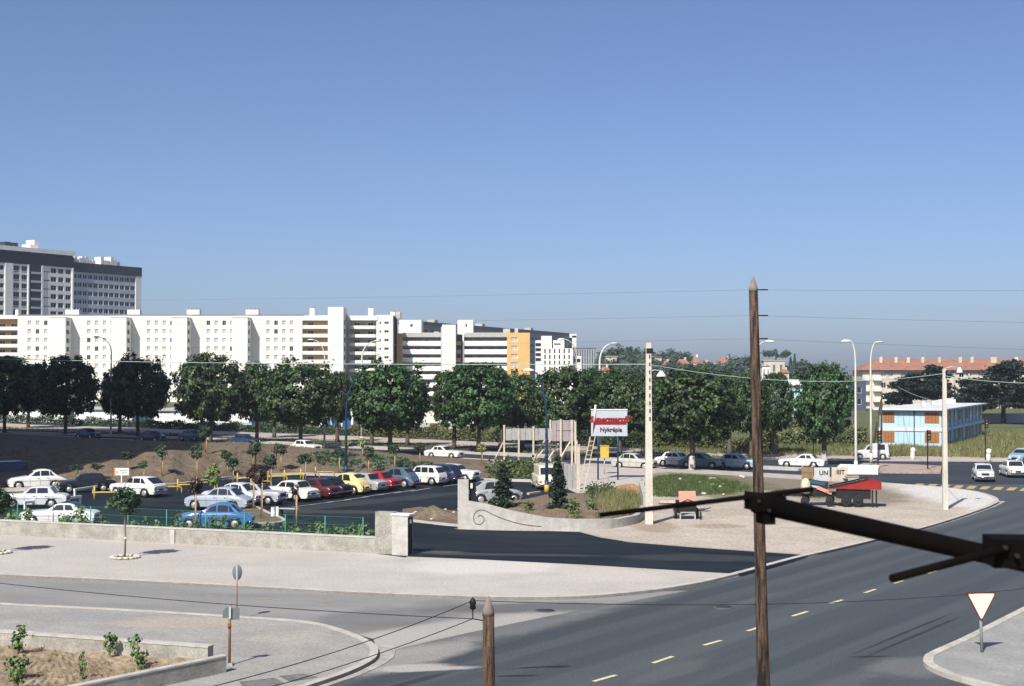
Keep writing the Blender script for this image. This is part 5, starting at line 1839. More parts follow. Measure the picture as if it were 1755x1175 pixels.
    for sg in (1, -1):
        g = MB()
        x0_, x1_ = .35, L - .3
        g.tube([(L / 2 - lerp(x0_, x1_, k / 8), sg * (hw(lerp(x0_, x1_, k / 8)) + .004), lerp(sill(1.9), belt(1.9), .58)) for k in range(9)], .013, 4)
        tr.append(g.mesh('trim_strip', M_CHROME))
    parts['trim_strip'] = tr if style not in ('2cv', 'van', 'wagon') else []
    hd = []
    for sg in (1, -1):
        for q in s['panes'][:2]:
            x = q[1] - .12
            hd.append(MB().box((L / 2 - x, sg * (hw(x) * .985 + .02), belt(x) - .13), (.13, .03, .03)).mesh('door_handle', M_CHROME))
    parts['door_handle'] = hd
    ex = []
    if style == '2cv':                                     # free-standing front wings
        for sg in (1, -1):
            g = MB()
            g.smooth = True
            for i in range(9):
                a = math.pi * i / 8
                cx_, cz_ = L / 2 - s['fx'] + math.cos(a) * .47, .30 + math.sin(a) * .46
                g.v += [(cx_, sg * (W / 2 - .30), cz_ - .05), (cx_, sg * (W / 2 - .12), cz_ + .03), (cx_, sg * (W / 2 + .02), cz_ - .04)]
            for i in range(8):
                for k in range(2):
                    g.f.append([i * 3 + k, i * 3 + k + 1, i * 3 + 4 + k, i * 3 + 3 + k])
                    g.mi.append(0)
                    g.sm.append(True)
            ex.append(g.mesh('wing', PAINT['white']))
    parts['wing'] = ex
    CARC[style] = parts
    return parts

def car(style, colour, px, py, heading, label, z=SL + .01, roof=None, group=None, plate_y=False, sc=1.0, cat='car'):
    parts = car_parts(style)
    s = STY[style]
    b = G(px, py, z)
    t = thing({'van': 'delivery_van', 'wagon': 'delivery_van'}.get(style, 'parked_car'), label, 'van' if style in ('van', 'wagon') else cat, b, math.radians(heading), group)
    t.scale = (sc, sc, sc)
    def col(o, m):
        o.material_slots[0].link = 'OBJECT'
        o.material_slots[0].material = m
        return o
    body = col(inst(parts['body'], 'body', t), PAINT[colour])
    for me in parts['wing']:
        col(inst(me, 'wing', t), PAINT[colour])
    for me in parts['side_window']:
        inst(me, 'side_window', t)
    inst(parts['windscreen'], 'windscreen', t)
    inst(parts['rear_window'], 'rear_window', t)
    for x in (s['fx'], s['rx']):
        for sg in (1, -1):
            w = inst(parts['wheel'], 'wheel', t, (s['L'] / 2 - x, sg * (s['W'] / 2 - .10), s['r']))
            inst(parts['hubcap'], 'hubcap', w, (0, .085 * sg, 0), 0 if sg > 0 else math.pi)
    for me in parts['bumper']:
        inst(me, 'bumper', t)
    for nm in ('headlamp', 'tail_lamp'):
        me, locs = parts[nm]
        for l in locs:
            o = inst(me, nm, t, l)
            if plate_y and nm == 'headlamp':
                col(o, M_PLATE)
    inst(parts['grille'], 'grille', t)
    for i, me in enumerate(parts['plate']):
        o = inst(me, 'plate', t)
        if plate_y:
            col(o, M_PLATE)
    for me in parts['door_seam']:
        inst(me, 'door_seam', t)
    for me in parts['trim_strip']:
        inst(me, 'trim_strip', t)
    for me in parts['door_handle']:
        inst(me, 'door_handle', t)
    if roof:
        k = 'roofskin' + style
        if k not in CARC:
            g = MB()
            g.smooth = True
            W, L = s['W'], s['L']
            x0, x1 = s['ws'][1], s['bw'][0]
            hr = W / 2 * s['rw'] * .88
            vv = []
            for i in range(9):
                x = lerp(x0 - .02, x1 + .04, i / 8)
                for j in range(5):
                    vv.append((L / 2 - x, lerp(-hr, hr, j / 4), interp(s['cab'], x) + .008 - .02 * (abs(j - 2) / 2) ** 2))
            g.add(vv, [(i * 5 + j, (i + 1) * 5 + j, (i + 1) * 5 + j + 1, i * 5 + j + 1)[::-1] for i in range(8) for j in range(4)])
            CARC[k] = g.mesh('roof_cover', PAINT['black'])
        col(inst(CARC[k], 'roof_cover', t), PAINT[roof])
    return t

RH = 150     # heading of the cars in the long row
car('round', 'white', 63, 837, 205, 'white rounded saloon nose-out beside the soil bank, next to the black car')
car('box', 'black', 148, 843, 207, 'black saloon with yellow number plate beside the white hatchback', plate_y=True)
car('hatch', 'white', 237, 850, 153, 'white hatchback with sloping tailgate under the white notice sign')
car('box', 'palegrey', 62, 869, 186, 'pale blue-white saloon behind the green fence between two white beams')
car('coupe', 'white', 103, 899, 180, 'white car with black roof close behind the low wall', roof='black')
car('van', 'dkblue', 2, 830, 205, 'dark blue van with pale roof at the edge of the shaded bank', roof='white')
car('round', 'greyblue', 376, 873, 168, 'blue-grey rounded saloon behind the bright blue car')
car('round', 'palegrey', 400, 864, 158, 'whitish rounded saloon half hidden behind the blue-grey one')
car('box', 'lilac', 440, 863, -22, 'lilac-grey saloon facing the white one, beside the soil island')
car('round', 'blue', 370, 905, 181, 'bright blue rounded saloon right behind the fence', sc=.98)
car('box', 'white', 497, 857, RH, 'white boxy saloon at the near end of the parked row')
car('box', 'maroon', 535, 853, RH, 'dark red saloon parked between white saloon and black one')
car('box', 'black', 556, 850, RH, 'black saloon wedged beside the pale yellow car')
car('2cv', 'yellow', 593, 846, RH, 'pale yellow hump-backed car in the parked row')
car('box', 'grey', 618, 842, RH, 'grey saloon almost hidden behind the pale yellow car')
car('box', 'red', 641, 839, RH, 'bright red saloon squeezed beside the slate blue hump-backed car')
car('2cv', 'slate', 680, 835, RH, 'slate blue hump-backed car in the parked row')
car('r4', 'white', 727, 830, RH, 'white upright estate car with round rear corner windows')
car('r4', 'navy', 753, 827, RH, 'navy upright car beside the white estate car')
car('box', 'white', 780, 824, -28, 'white saloon facing the other way at the far end of the parked row')
car('2cv', 'grey', 846, 862, 20, 'grey car half hidden behind the fir and the scrolled wall')
car('van', 'cream', 934, 836, 97, 'cream van seen from behind, between the lamp post and the narrow fir')
Z0 = .02
car('coupe', 'white', 762, 785, -33, 'white saloon driving on the boulevard past the bank', z=Z0)
car('box', 'white', 524, 775, -40, 'white car on the boulevard behind a tree trunk, at the edge of shade', z=Z0)
car('round', 'beige', 1088, 803, -33, 'beige rounded saloon on the boulevard just behind the concrete pole', z=Z0)
car('round', 'steel', 1203, 802, -33, 'steel blue saloon on the boulevard behind the limewashed tree', z=Z0)
car('box', 'white', 1160, 799, -33, 'white car whose nose shows left of the steel blue saloon', z=Z0)
car('box', 'lightblue', 1262, 803, -33, 'light blue saloon on the boulevard next to the wooden pole', z=Z0)
car('coupe', 'white', 1376, 801, 155, 'white saloon waiting at the junction behind the red trailer', z=Z0)
car('wagon', 'palegrey', 1493, 787, 168, 'pale grey panel van passing the blue prefab', z=Z0)
car('box', 'palegrey', 1685, 823, -103, 'whitish saloon approaching the yellow crossing marks', z=Z0)
car('box', 'white', 1735, 816, 84, 'white saloon driving away up the boulevard', z=Z0)
car('round', 'lightblue', 1752, 793, -130, 'pale blue saloon cut by the picture edge near the white bollard', z=Z0)
for px, py, c, l in ((152, 752, 'dkblue', 'dark blue car parked in the shade under the first boulevard trees'), (262, 757, 'dkblue', 'dark blue car in the shade behind the soil bank'), (420, 764, 'dkblue', 'dark blue car in tree shade above the bank crest'), (330, 755, 'steel', 'steel blue car in the shade on the boulevard')):
    car('round', c, px, py, -38, l, z=Z0)
# ------------------------------------------------------------------ walls, poles, lamps, signs
M_WOODP = mat('tarred_wood_pole', (.15, .095, .062), .9, scale=13, col2=(.016, .012, .011), stretch=(1, 1, .10), fine=.3, fscale=30, bump=.7, bscale=24, contrast=(.40, .62))
M_GREYW = mat('weathered_board', (.40, .39, .37), .9, scale=2, col2=(.26, .255, .25), stretch=(3, 3, .4), fine=.15, fscale=12)
M_PALEW = mat('pale_timber', (.55, .47, .37), .85, var=.25, scale=4)
M_GALV = mat('pale_metal', (.50, .52, .50), .5, var=.12, scale=2, metal=.2)
M_BLUEP = mat('blue_paint', (.014, .040, .095), .4, var=.15, scale=2)
M_GREENP = mat('green_paint', (.05, .22, .17), .5, var=.15, scale=3)
M_YPAINT = mat('yellow_paint', (.58, .40, .07), .5, var=.25, scale=3)
M_BLACK = mat('black_iron', (.012, .012, .013), .6, var=.2, scale=5)
M_REDP = mat('red_paint', (.30, .018, .016), .5, scale=2, col2=(.20, .016, .015))
M_PINKP = mat('faded_red_paint', (.62, .20, .14), .6, scale=2.2, col2=(.55, .27, .21))
M_WIRE = mat('dark_wire', (.03, .03, .03), .6, var=.2)
M_FWIRE = mat('grey_wire', (.16, .17, .19), .5, var=.2)
M_CABLE = mat('pale_cable', (.42, .50, .46), .5, var=.2)
M_SIGNB = mat('grey_sign_back', (.16, .18, .19), .5, var=.15, scale=3)
M_RUST = mat('rusty_post', (.34, .21, .11), .8, scale=6, col2=(.20, .09, .04), stretch=(1, 1, .3))

# -- low boundary wall
d = (WALL_B - WALL_A).normalized()
WL = (WALL_B - WALL_A).length
aw = math.atan2(d.y, d.x)
t = thing('low_wall', 'long low concrete wall along the pavement in front of the car park', 'wall', WALL_A, aw)
MB().box((WL / 2, .14, .36), (WL, .28, .80)).obj('wall_body', M_CONC, t)
MB().box((WL / 2, .14, .79), (WL, .33, .07)).obj('coping', M_CONCL, t)
s = (wall_pt(298) - WALL_A).length
MB().box((s, -.03, .34), (.28, .12, .78)).obj('buttress', M_CONCL, t)
# -- green wire fence on posts behind it
t = thing('wire_fence', 'thin green wire fence on posts behind the low wall', 'fence', WALL_A, aw)
fp = []
for px in (-33, 32, 93, 157, 221, 287, 354, 420, 490, 558, 623):
    q = wall_pt(px, .42)
    sl = (q - WALL_A).dot(d)
    fp.append(sl)
    MB().tube([(sl, .42, -.05), (sl, .42, 1.72)], .032, 7).obj('post', M_GREENP, t)
for a, b in zip(fp, fp[1:]):
    mb = MB()
    for zz in (.9, 1.3, 1.7):
        mb.tube([(a, .42, zz), (b, .42, zz)], .006, 4, False)
    st = .12
    k = a - .85
    while k < b:
        for sg in (1, -1):
            x0_, z0_, x1_, z1_ = k, (.86 if sg > 0 else 1.7), k + .84, (1.7 if sg > 0 else .86)
            if x0_ < a:
                f = (a - x0_) / .84
                x0_, z0_ = a, lerp(z0_, z1_, f)
            if x1_ > b:
                f = (b - k) / .84 if k >= a else (b - k) / .84
                z1_ = lerp((.86 if sg > 0 else 1.7), z1_, f)
                x1_ = b
            if x1_ > x0_:
                mb.tube([(x0_, .42, z0_), (x1_, .42, z1_)], .0018, 3, False)
        k += st
    mb.obj('wire_mesh', M_GREENP, t)
# -- gate pillar with its meter box
q = G(655, 950, SL)
t = thing('gate_pillar', 'rough concrete gate pillar with dark-faced meter box beside the driveway', 'pillar', q, aw)
MB().box((.05, .35, 1.02), (.98, .5, 2.1)).obj('pillar', M_CONC, t)
mb = MB().box((.98, .25, .97), (.86, .62, 1.98))
mb.obj('meter_box', M_CONCL, t)
MB().box((1.0, .25, 1.99), (1.0, .72, .06)).obj('cap', M_WHITE, t)
MB().box((1.418, .22, .95), (.02, .5, 1.8)).obj('shade_sheet', M_BLACK, t)  # shade of the box's right side, put in as a black sheet
MB().box((1.435, .22, 1.65), (.02, .16, .2)).obj('intercom', M_WHITE, t)

# -- curved wall with engraved scroll
base_px = smoothline([(785, 907), (850, 909), (920, 910), (992, 909.5), (1047, 906), (1085, 899), (1102, 890), (1107, 880)], 4)
top_px = [(785, 856), (829, 863), (875, 875), (935, 887), (990, 890), (1059, 889), (1095, 882), (1107, 866)]
bl = [G(p[0], p[1], SL) for p in base_px]
t = thing('curved_wall', 'sweeping pale concrete wall engraved with a scroll, holding the planting bed', 'wall', bl[0])
mb = MB()
vs, fs, hh = [], [], []
n = len(bl)
for i, p in enumerate(bl):
    h = P(base_px[i][0], interp(top_px, base_px[i][0]), p.y).z
    hh.append(h)
    dd = (bl[min(i + 1, n - 1)] - bl[max(i - 1, 0)]).normalized()
    nn_ = Vector((-dd.y, dd.x, 0)) * .32
    a, b = p - bl[0], p + nn_ - bl[0]
    vs += [(a.x, a.y, -.1), (a.x, a.y, h - SL), (b.x, b.y, h - SL), (b.x, b.y, -.1)]
for i in range(n - 1):
    for k in range(4):
        k2 = (k + 1) % 4
        fs.append((i * 4 + k, i * 4 + k2, i * 4 + 4 + k2, i * 4 + 4 + k))
fs += [(0, 1, 2, 3), (n * 4 - 1, n * 4 - 2, n * 4 - 3, n * 4 - 4)]
mb.add(vs, fs)
me = mb.mesh('wall_body', M_CONCL)
bm = bmesh.new(); bm.from_mesh(me); bmesh.ops.recalc_face_normals(bm, faces=bm.faces); bm.to_mesh(me); bm.free()
inst(me, 'wall_body', t)
# pillar at its left end, and the return wall at the right
e = G(797, 905, SL) - bl[0]
MB().box((e.x - .12, e.y + .45, 1.38), (.62, .55, 2.76)).obj('end_pillar', M_CONCL, t)
MB().box((e.x + .42, e.y + .62, 1.3), (.4, .3, 2.5)).obj('shade_block', M_BLACK, t)  # the pillar's dark inner side, its shade put in as a black block
MB().box((e.x + .36, e.y + .40, 2.4), (.12, .1, .28)).obj('lock_plate', M_WHITE, t)
a, b = bl[-1] - bl[0], G(1099, 848, SL) - bl[0]
MB().beam((a.x, a.y, .45), (b.x, b.y, .45), .3, 1.15).obj('return_wall', M_CONCL, t)
# the scroll: a groove line laid on the face
def face_pt(px, py):
    k = min(range(n - 1), key=lambda i: abs((base_px[i][0] + base_px[i + 1][0]) / 2 - px))
    A, B = bl[k], bl[k + 1]
    nrm = Vector((-(B - A).y, (B - A).x, 0)).normalized()
    r = ray(px, py)
    tt = (A - Vector((0, 0, CAMH))).dot(nrm) / r.dot(nrm)
    return Vector((0, 0, CAMH)) + r * tt - nrm * .006 - bl[0]
sp = []
for i in range(34):                                          # spiral, then the long tail
    a_ = math.radians(-20 + i * 17)
    rr_ = 5.0 + 9.0 * (i / 33) ** 1.3
    sp.append((821 - rr_ * .95 * math.cos(a_) * -1, 889 - rr_ * math.sin(a_)))
sp = [(821 + (3.8 + 8.6 * (i / 30)) * math.cos(math.radians(210 - i * 19)) * .98, 890 + (3.8 + 8.8 * (i / 30)) * -math.sin(math.radians(210 - i * 19)) * 1.0) for i in range(31)]
sp = [(818.5, 885.5), (822, 883), (826.5, 884), (829.5, 888), (829, 893), (825.5, 897), (820, 898.5), (814, 896), (812, 889.5), (812.5, 882), (817, 876), (824, 873.5), (832, 875), (842, 880), (855, 886), (872, 892), (890, 897), (908, 900), (928, 902)]
MB().tube([face_pt(*p) for p in smoothline(sp, 3)], .022, 5).obj('scroll_groove', mat('groove_shadow', (.10, .09, .075), .95, var=.2), t)
# bed soil inside the wall
inner = [(796, 862), (830, 884), (880, 900), (940, 904), (1000, 904), (1050, 900), (1095, 892), (1104, 878), (1097, 850), (1060, 842), (1000, 846), (950, 846), (900, 856), (850, 858)]
cpt = G(960, 876, SL)
mbs = MB()
ring = [G(p[0], p[1], SL) for p in smoothline(inner + inner[:1], 3)[:-1]]
vs = [(cpt.x, cpt.y, SL + .42)]
NR = 6
rz_ = random.Random(2)
for k in range(1, NR + 1):
    for p in ring:
        q = cpt.lerp(p, k / NR)
        vs.append((q.x, q.y, SL + .42 * (1 - (k / NR) ** 2) + .05 + rz_.uniform(-.05, .05) * (k < NR)))
m_ = len(ring)
fs = [(0, 1 + i, 1 + (i + 1) % m_) for i in range(m_)]
for k in range(NR - 1):
    for i in range(m_):
        fs.append((1 + k * m_ + i, 1 + (k + 1) * m_ + i, 1 + (k + 1) * m_ + (i + 1) % m_, 1 + k * m_ + (i + 1) % m_))
mbs.smooth = True
mbs.add(vs, fs)
struct(mbs.obj('soil_bed', mat('bed_soil', (.22, .165, .115), .95, scale=1.2, col2=(.13, .095, .068), fine=.3, fscale=7, bump=.6, bscale=9)))
# heaps of earth
def heap(px, py, w, h, m, lab, seed, z=SL):
    c = G(px, py, z)
    rr = random.Random(seed)
    mb = MB()
    mb.smooth = True
    K, N = 6, 20
    vs = [(0, 0, h)]
    for k in range(1, K + 1):
        for i in range(N):
            a = 2 * math.pi * i / N
            r_ = w / 2 * k / K * (1 + .18 * math.sin(3 * a + seed) + rr.uniform(-.06, .06))
            vs.append((math.cos(a) * r_, math.sin(a) * r_ * .8, max(-.03, h * (1 - (k / K)) ** 1.1 + rr.uniform(-.05, .05) * (k < K))))
    fs = [(0, 1 + i, 1 + (i + 1) % N) for i in range(N)]
    for k in range(K - 1):
        for i in range(N):
            fs.append((1 + k * N + i, 1 + (k + 1) * N + i, 1 + (k + 1) * N + (i + 1) % N, 1 + k * N + (i + 1) % N))
    mb.add(vs, fs)
    tag(mb.obj('earth_heap', m, None, c), lab, 'heap')
heap(742, 886, 3.6, .75, M_SOIL, 'brown heap of earth between the gate pillar and the scrolled wall', 3)
heap(1080, 840, 4.2, .5, mat('orange_earth', (.36, .20, .10), .95, var=.35, scale=2, fine=.3, fscale=8), 'orange heap of earth beside the concrete pole', 5)

# -- walls of the planting bed at the lower left
def lowwall(name, a, b, h, w, m, lab, end=False):
    A, B = G(*a, SL), G(*b, SL)
    dd = (B - A)
    t = thing(name, lab, 'wall', A, math.atan2(dd.y, dd.x))
    MB().box((dd.length / 2, w / 2, h / 2 - .03), (dd.length, w, h + .06)).obj('wall_body', m, t)
    MB().box((dd.length / 2, w / 2, h + .025), (dd.length + .03, w + .04, .05)).obj('coping', M_CONCL, t)
lowwall('planter_wall', (-60, 1105), (356, 1137), .48, .32, M_CONC, 'low concrete wall on the street side of the planted bed')
lowwall('planter_wall', (80, 1219), (388, 1152), .46, .22, M_CONC, 'slanting low wall closing the planted bed beside the footway')
bedp = [G(*p, SL + .02) for p in [(-80, 1098), (100, 1112), (360, 1132), (385, 1138), (250, 1170), (100, 1205), (-80, 1240)]]
bed_o = sheet('soil_bed', bedp, SL + .06, M_SOILL)
bm = bmesh.new(); bm.from_mesh(bed_o.data)
bmesh.ops.triangulate(bm, faces=bm.faces)
bmesh.ops.subdivide_edges(bm, edges=bm.edges, cuts=24, use_grid_fill=True)
rq = random.Random(4)
for v_ in bm.verts:
    v_.co.z += (.05 * math.sin(v_.co.x * 1.7) * math.cos(v_.co.y * 1.3) + rq.uniform(-.035, .05)) if not v_.is_boundary else 0
bm.to_mesh(bed_o.data); bm.free()
for (px, py, pt, w, k) in ((33, 1122, 1073, 26, 'd'), (30, 1162, 1112, 34, 'd'), (188, 1126, 1072, 20, 'l'), (236, 1146, 1086, 26, 'l'), (141, 1166, 1116, 12, 'l'), (30, 1180, 1130, 24, 'd')):
    b = G(px, py, SL + .06)
    H = P(px, pt, b.y).z - b.z
    ww = w * b.y / F
    t = thing('laurel_shrub', 'young leafy shrub growing in the walled bed at the street corner', 'shrub', b, 0, 'shrubs in the corner bed')
    inst(hs_me[R.randrange(4)], 'foliage', t, (0, 0, H * .55), R.uniform(0, 6), (ww / .62, ww / .62, H * .95 / 1.15))
    inst(hs_stem, 'stem', t, None, 0, (1, 1, H))
b = G(216, 1118, SL + .06)
t = thing('plant_pot', 'dark pot with sprouting leaves between two shrubs in the bed', 'pot', b)
MB().lathe([(.13, 0), (.17, .26), (.18, .28), (.15, .28), (.14, .24)], n=14).obj('pot', M_BLACK, t)
inst(hs_me[0], 'foliage', t, (0, 0, .33), 0, (.6, .6, .25))

# -- white beams and yellow hoops in the car park
for a, b, lab in (((41, 873), (139, 862), 'long white beam on low legs behind the fence'), ((127, 850), (192, 840), 'white beam on low legs in front of the black car')):
    A, B = G(*a, SL), G(*b, SL)
    dd = B - A
    t = thing('barrier_beam', lab, 'barrier', A, math.atan2(dd.y, dd.x))
    MB().box((dd.length / 2, 0, .46), (dd.length, .14, .16)).obj('beam', M_WHITE, t)
    for x in (.1, dd.length / 2, dd.length - .1):
        MB().box((x, 0, .19), (.14, .12, .42)).obj('leg', M_WHITE, t)
hoops = [(180, 856, -12), (292, 846, 5), (322, 842, 8), (354, 838, 10), (423, 830, 10), (447, 836, 5), (475, 827, 8), (503, 824, 6), (531, 822, 4), (556, 819, 0)]
for px, py, an in hoops:
    b = G(px, py, SL)
    t = thing('parking_hoop', 'yellow bent-tube barrier at the head of a parking bay', 'barrier', b, math.radians(an + 12), 'yellow parking hoops along the bank')
    MB().tube([(-.75, 0, -.05), (-.75, 0, .95)], .06, 7).obj('post', M_YPAINT, t)
    MB().tube([(-.75, 0, .5), (-.3, 0, .52), (.6, 0, .52), (.78, 0, .46), (.82, 0, .3), (.82, 0, -.05)], .055, 7).obj('hoop', M_YPAINT, t)

# -- notice signs in the car park
def text_mesh(s, size, m, ext=.004, shear=0.0, bold=0.0):
    c = bpy.data.curves.new('lettering', 'FONT')
    c.body = s
    c.size = size
    c.extrude = ext
    c.shear = shear
    c.offset = bold
    c.align_x = 'CENTER'
    c.align_y = 'CENTER'
    c.resolution_u = 2
    o = bpy.data.objects.new('lettering', c)
    COL.objects.link(o)
    bpy.context.view_layer.update()
    me = bpy.data.meshes.new_from_object(o.evaluated_get(bpy.context.evaluated_depsgraph_get()))
    bpy.data.objects.remove(o)
    me.materials.clear()
    me.materials.append(m)
    return me
M_INK = mat('black_ink', (.02, .02, .022), .6, var=.1)
def letter(s, size, m, parent, loc, rz=0.0, **k):
    o = inst(text_mesh(s, size, m, **k), 'lettering', parent, loc)
    o.rotation_euler = (math.radians(90), 0, rz)
    return o
b = G(208, 852, SL)
t = thing('notice_sign', 'small white notice board on a white post beside the white hatchback', 'sign', b)
H = P(208, 802, b.y).z - SL
MB().tube([(0, .03, -.05), (0, .03, H)], .04, 7).obj('post', M_WHITE, t)
MB().box((0, 0, H - .25), (1.08, .04, .52)).obj('board', M_WHITE, t)
MB().box((-.49, -.003, H - .25), (.1, .045, .5)).obj('border', mat('orange_paint', (.70, .20, .04), .5, var=.1), t)
MB().box((-.32, -.022, H - .28), (.07, .01, .2)).obj('arrow_mark', M_INK, t)
letter('PARKING', .15, M_INK, t, (.12, -.024, H - .17))
letter('CLIENTS', .13, M_INK, t, (.18, -.024, H - .34))
b = G(471, 889, SL)
t = thing('notice_board', 'white board on a low trestle at the tip of the soil island', 'sign', b, -.3)
MB().box((0, 0, .42), (.5, .05, .66)).obj('board', M_WHITE, t)
mb = MB()
for x in (.35, 1.3):
    mb.box((x, .2, .3), (.06, .3, .62))
mb.obj('trestle_leg', M_BLACK, t)
MB().box((.82, .2, .64), (1.3, .4, .05)).obj('trestle_top', M_GALV, t)

# -- poles
def wood_pole(px, ptop, D, r0, r1, lab, lean=0.0):
    top = P(px, ptop, D)
    t = thing('wooden_pole', lab, 'pole', (top.x + lean, D, -.2))
    H = top.z + .2
    pts = [(-lean * k / 12, 0, (H - .28) * k / 12) for k in range(13)]
    rad = [lerp(r0, r1, k / 12) * (1 + .02 * math.sin(k * 2.1)) for k in range(13)]
    MB().tube(pts, rad, 14).obj('shaft', M_WOODP, t)
    MB().lathe([(r1 * 1.02, -.02), (r1 * 1.0, .05), (r1 * .12, .28)], (-lean, 0, H - .29), 14).obj('pointed_cap', mat('weathered_cap', (.24, .20, .17), .9, var=.3, scale=6), t)
    return t, top, H
W1, W1T, W1H = wood_pole(1291, 472, 27.0, .135, .085, 'tall dark wooden telegraph pole with pointed top', lean=.24)
W2, W2T, W2H = wood_pole(837, 1020, 22.0, .10, .092, 'short dark wooden pole with pointed top at the kerb, wires on an insulator bracket', lean=.05)
# insulator bracket on the short pole
c = W2.location
zb = W2T.z + .2 - .28
MB().tube([(-.05, 0, zb - .12), (-.29, 0, zb - .08), (-.29, 0, zb + .25)], .012, 6).obj('bracket', M_BLACK, W2)
MB().lathe([(.02, 0), (.05, .02), (.04, .07), (.055, .1), (.04, .15), (.015, .18)], (-.29, 0, zb + .06), 12).obj('insulator', M_BLACK, W2)
for k in (W1,):
    for zz, x in ((W1H - .27, 0), (W1H - .76, 0), (W1H - 1.2, 0)):
        MB().tube([(-.23, -.02, zz), (0.03, -.02, zz)], .014, 6).obj('wire_hook', M_BLACK, W1)
def conc_pole(px, py, ptop, w0, w1, lab, holes=True, z=SL):
    b = G(px, py, z)
    H = P(px, ptop, b.y).z - b.z
    t = thing('concrete_pole', lab, 'pole', b)
    mb = MB()
    q = lambda w, d_: [(-w / 2, -d_ / 2), (w / 2, -d_ / 2), (w / 2, d_ / 2), (-w / 2, d_ / 2)]
    mb.hexa([(x, y, -.1) for x, y in q(w0, w0 * .8)], [(x, y, H) for x, y in q(w1, w1 * .8)])
    mb.obj('shaft', mat('pole_concrete', (.62, .58, .50), .9, scale=2, col2=(.48, .44, .37), stretch=(1, 1, .3), fine=.12, fscale=10), t)
    if holes:
        for k in range(9):
            zz = H * .58 + k * H * .043
            w = lerp(w0, w1, zz / H)
            MB().box((w * .18, -w * .4 - .005, zz), (w * .22, .03, .22)).obj('slot', M_BLACK, t)
        MB().box((.06, 0, H * .955), (w1 * 1.3, w1, .3)).obj('head_clamp', M_BLACK, t)
    return t, b, H
CP1, CP1B, CP1H = conc_pole(1112, 898, 587, .46, .30, 'tall pale concrete pole with slots at the end of the curved wall')
CP2, CP2B, CP2H = conc_pole(1620, 873, 632, .33, .22, 'slim concrete pole on the gravel corner, casting a short shadow', holes=False)
def bell_lamp(par, side, z, r=.26, reach=.75):
    MB().tube([(0, 0, z + .12), (side * reach * .5, 0, z + .26), (side * reach, 0, z + .2)], .03, 6).obj('lamp_arm', M_GALV, par)
    MB().lathe([(.06, .2), (.1, .16), (r * .7, .02), (r, -.12), (r * .95, -.14)], (side * reach, 0, z), 14).obj('lamp_shade', M_WHITE, par)
bell_lamp(CP1, 1, P(1112, 641, CP1B.y).z - CP1B.z, .3)
MB().box((.10, -.02, CP2H - .35), (.12, .25, .5)).obj('head_clamp', M_BLACK, CP2)
bell_lamp(CP2, 1, P(1620, 632, CP2B.y).z - CP2B.z - .1, .22, 1.0)

# -- curved street lamps
def curved_lamp(px, py, ptop, hpx, m, lab, z=.02, r0=.11, headm=None, drop=0.0, group=None, head_len=.9, rise=2.2):
    b = G(px, py, z)
    H = P(px, ptop, b.y).z - z
    t = thing('street_lamp', lab, 'street lamp', b, 0, group)
    reach = (hpx - px) * b.y / F
    pts = [(0, 0, -.1), (0, 0, H * .35), (0, 0, H - rise)]
    for k in range(1, 8):
        a = math.pi / 2 * k / 8
        pts.append((reach * .82 * (1 - math.cos(a)), 0, H - rise + rise * math.sin(a) * (1 - drop * k / 8)))
    rad = [r0 * 1.25, r0, r0 * .75] + [r0 * lerp(.72, .4, k / 7) for k in range(1, 8)]
    MB().tube(pts, rad, 10).obj('post', m, t)
    MB().tube([(0, 0, -.1), (0, 0, .9)], r0 * 1.5, 10).obj('base', m, t)
    e = Vector(pts[-1])
    sg = 1 if reach > 0 else -1
    hm = headm or M_GALV
    dz = -.12 * drop * 4
    g = MB()
    g.tube([e + Vector((-sg * .05, 0, 0)), e + Vector((sg * head_len * .25, 0, .04 + dz * .3)), e + Vector((sg * head_len * .75, 0, .05 + dz)), e + Vector((sg * head_len, 0, .02 + dz))], [.05, .11, .12, .05], 10)
    g.obj('lamp_head', hm, t)
    return t
M_WLAMP = mat('cream_lamp_post', (.62, .62, .55), .5, var=.1, scale=2)
M_CHEAD = mat('white_lamp_head', (.82, .80, .66), .4, var=.05)
curved_lamp(190, 748, 577, 160, M_WLAMP, 'pale curved street lamp in front of the shaded trees')
curved_lamp(556, 766, 582, 530, M_WLAMP, 'pale curved street lamp against the ochre balconies, arm to the left')
curved_lamp(620, 760, 584, 650, M_WLAMP, 'pale curved street lamp by the rounded balconies, arm to the right', r0=.15)
curved_lamp(1028, 772, 588, 1056, M_WLAMP, 'thick pale curved street lamp in front of the conifer wood', r0=.17)
curved_lamp(988, 768, 578, 958, M_GALV, 'grey curved street lamp before the white office building', headm=M_CHEAD, drop=.1)
curved_lamp(1467, 806, 582, 1456, M_WLAMP, 'tall pale lamp on the traffic island with head towards the trees', headm=M_CHEAD, drop=.05)
curved_lamp(1493, 792, 586, 1505, M_WLAMP, 'tall pale lamp beyond the traffic island, head turned to the prefab')
curved_lamp(593, 815, 633, 646, M_BLUEP, 'dark blue curved lamp at the car park kerb behind the yellow car', z=SL, headm=M_CHEAD, rise=3.6, drop=.0, head_len=.75)
curved_lamp(937, 843, 633, 903, M_BLUEP, 'dark blue curved lamp in front of the cream van', z=SL, headm=M_CHEAD, rise=4.2, head_len=.75)
MB().tube([(0, 0, -.05), (0, 0, .55)], .19, 10).obj('yellow_collar', M_YPAINT, bpy.data.objects['street_lamp.008'])
curved_lamp(1296, 790, 578, 1322, M_GALV, 'street lamp mostly hidden by the tall wooden pole, only its head showing', headm=M_CHEAD, drop=.18)

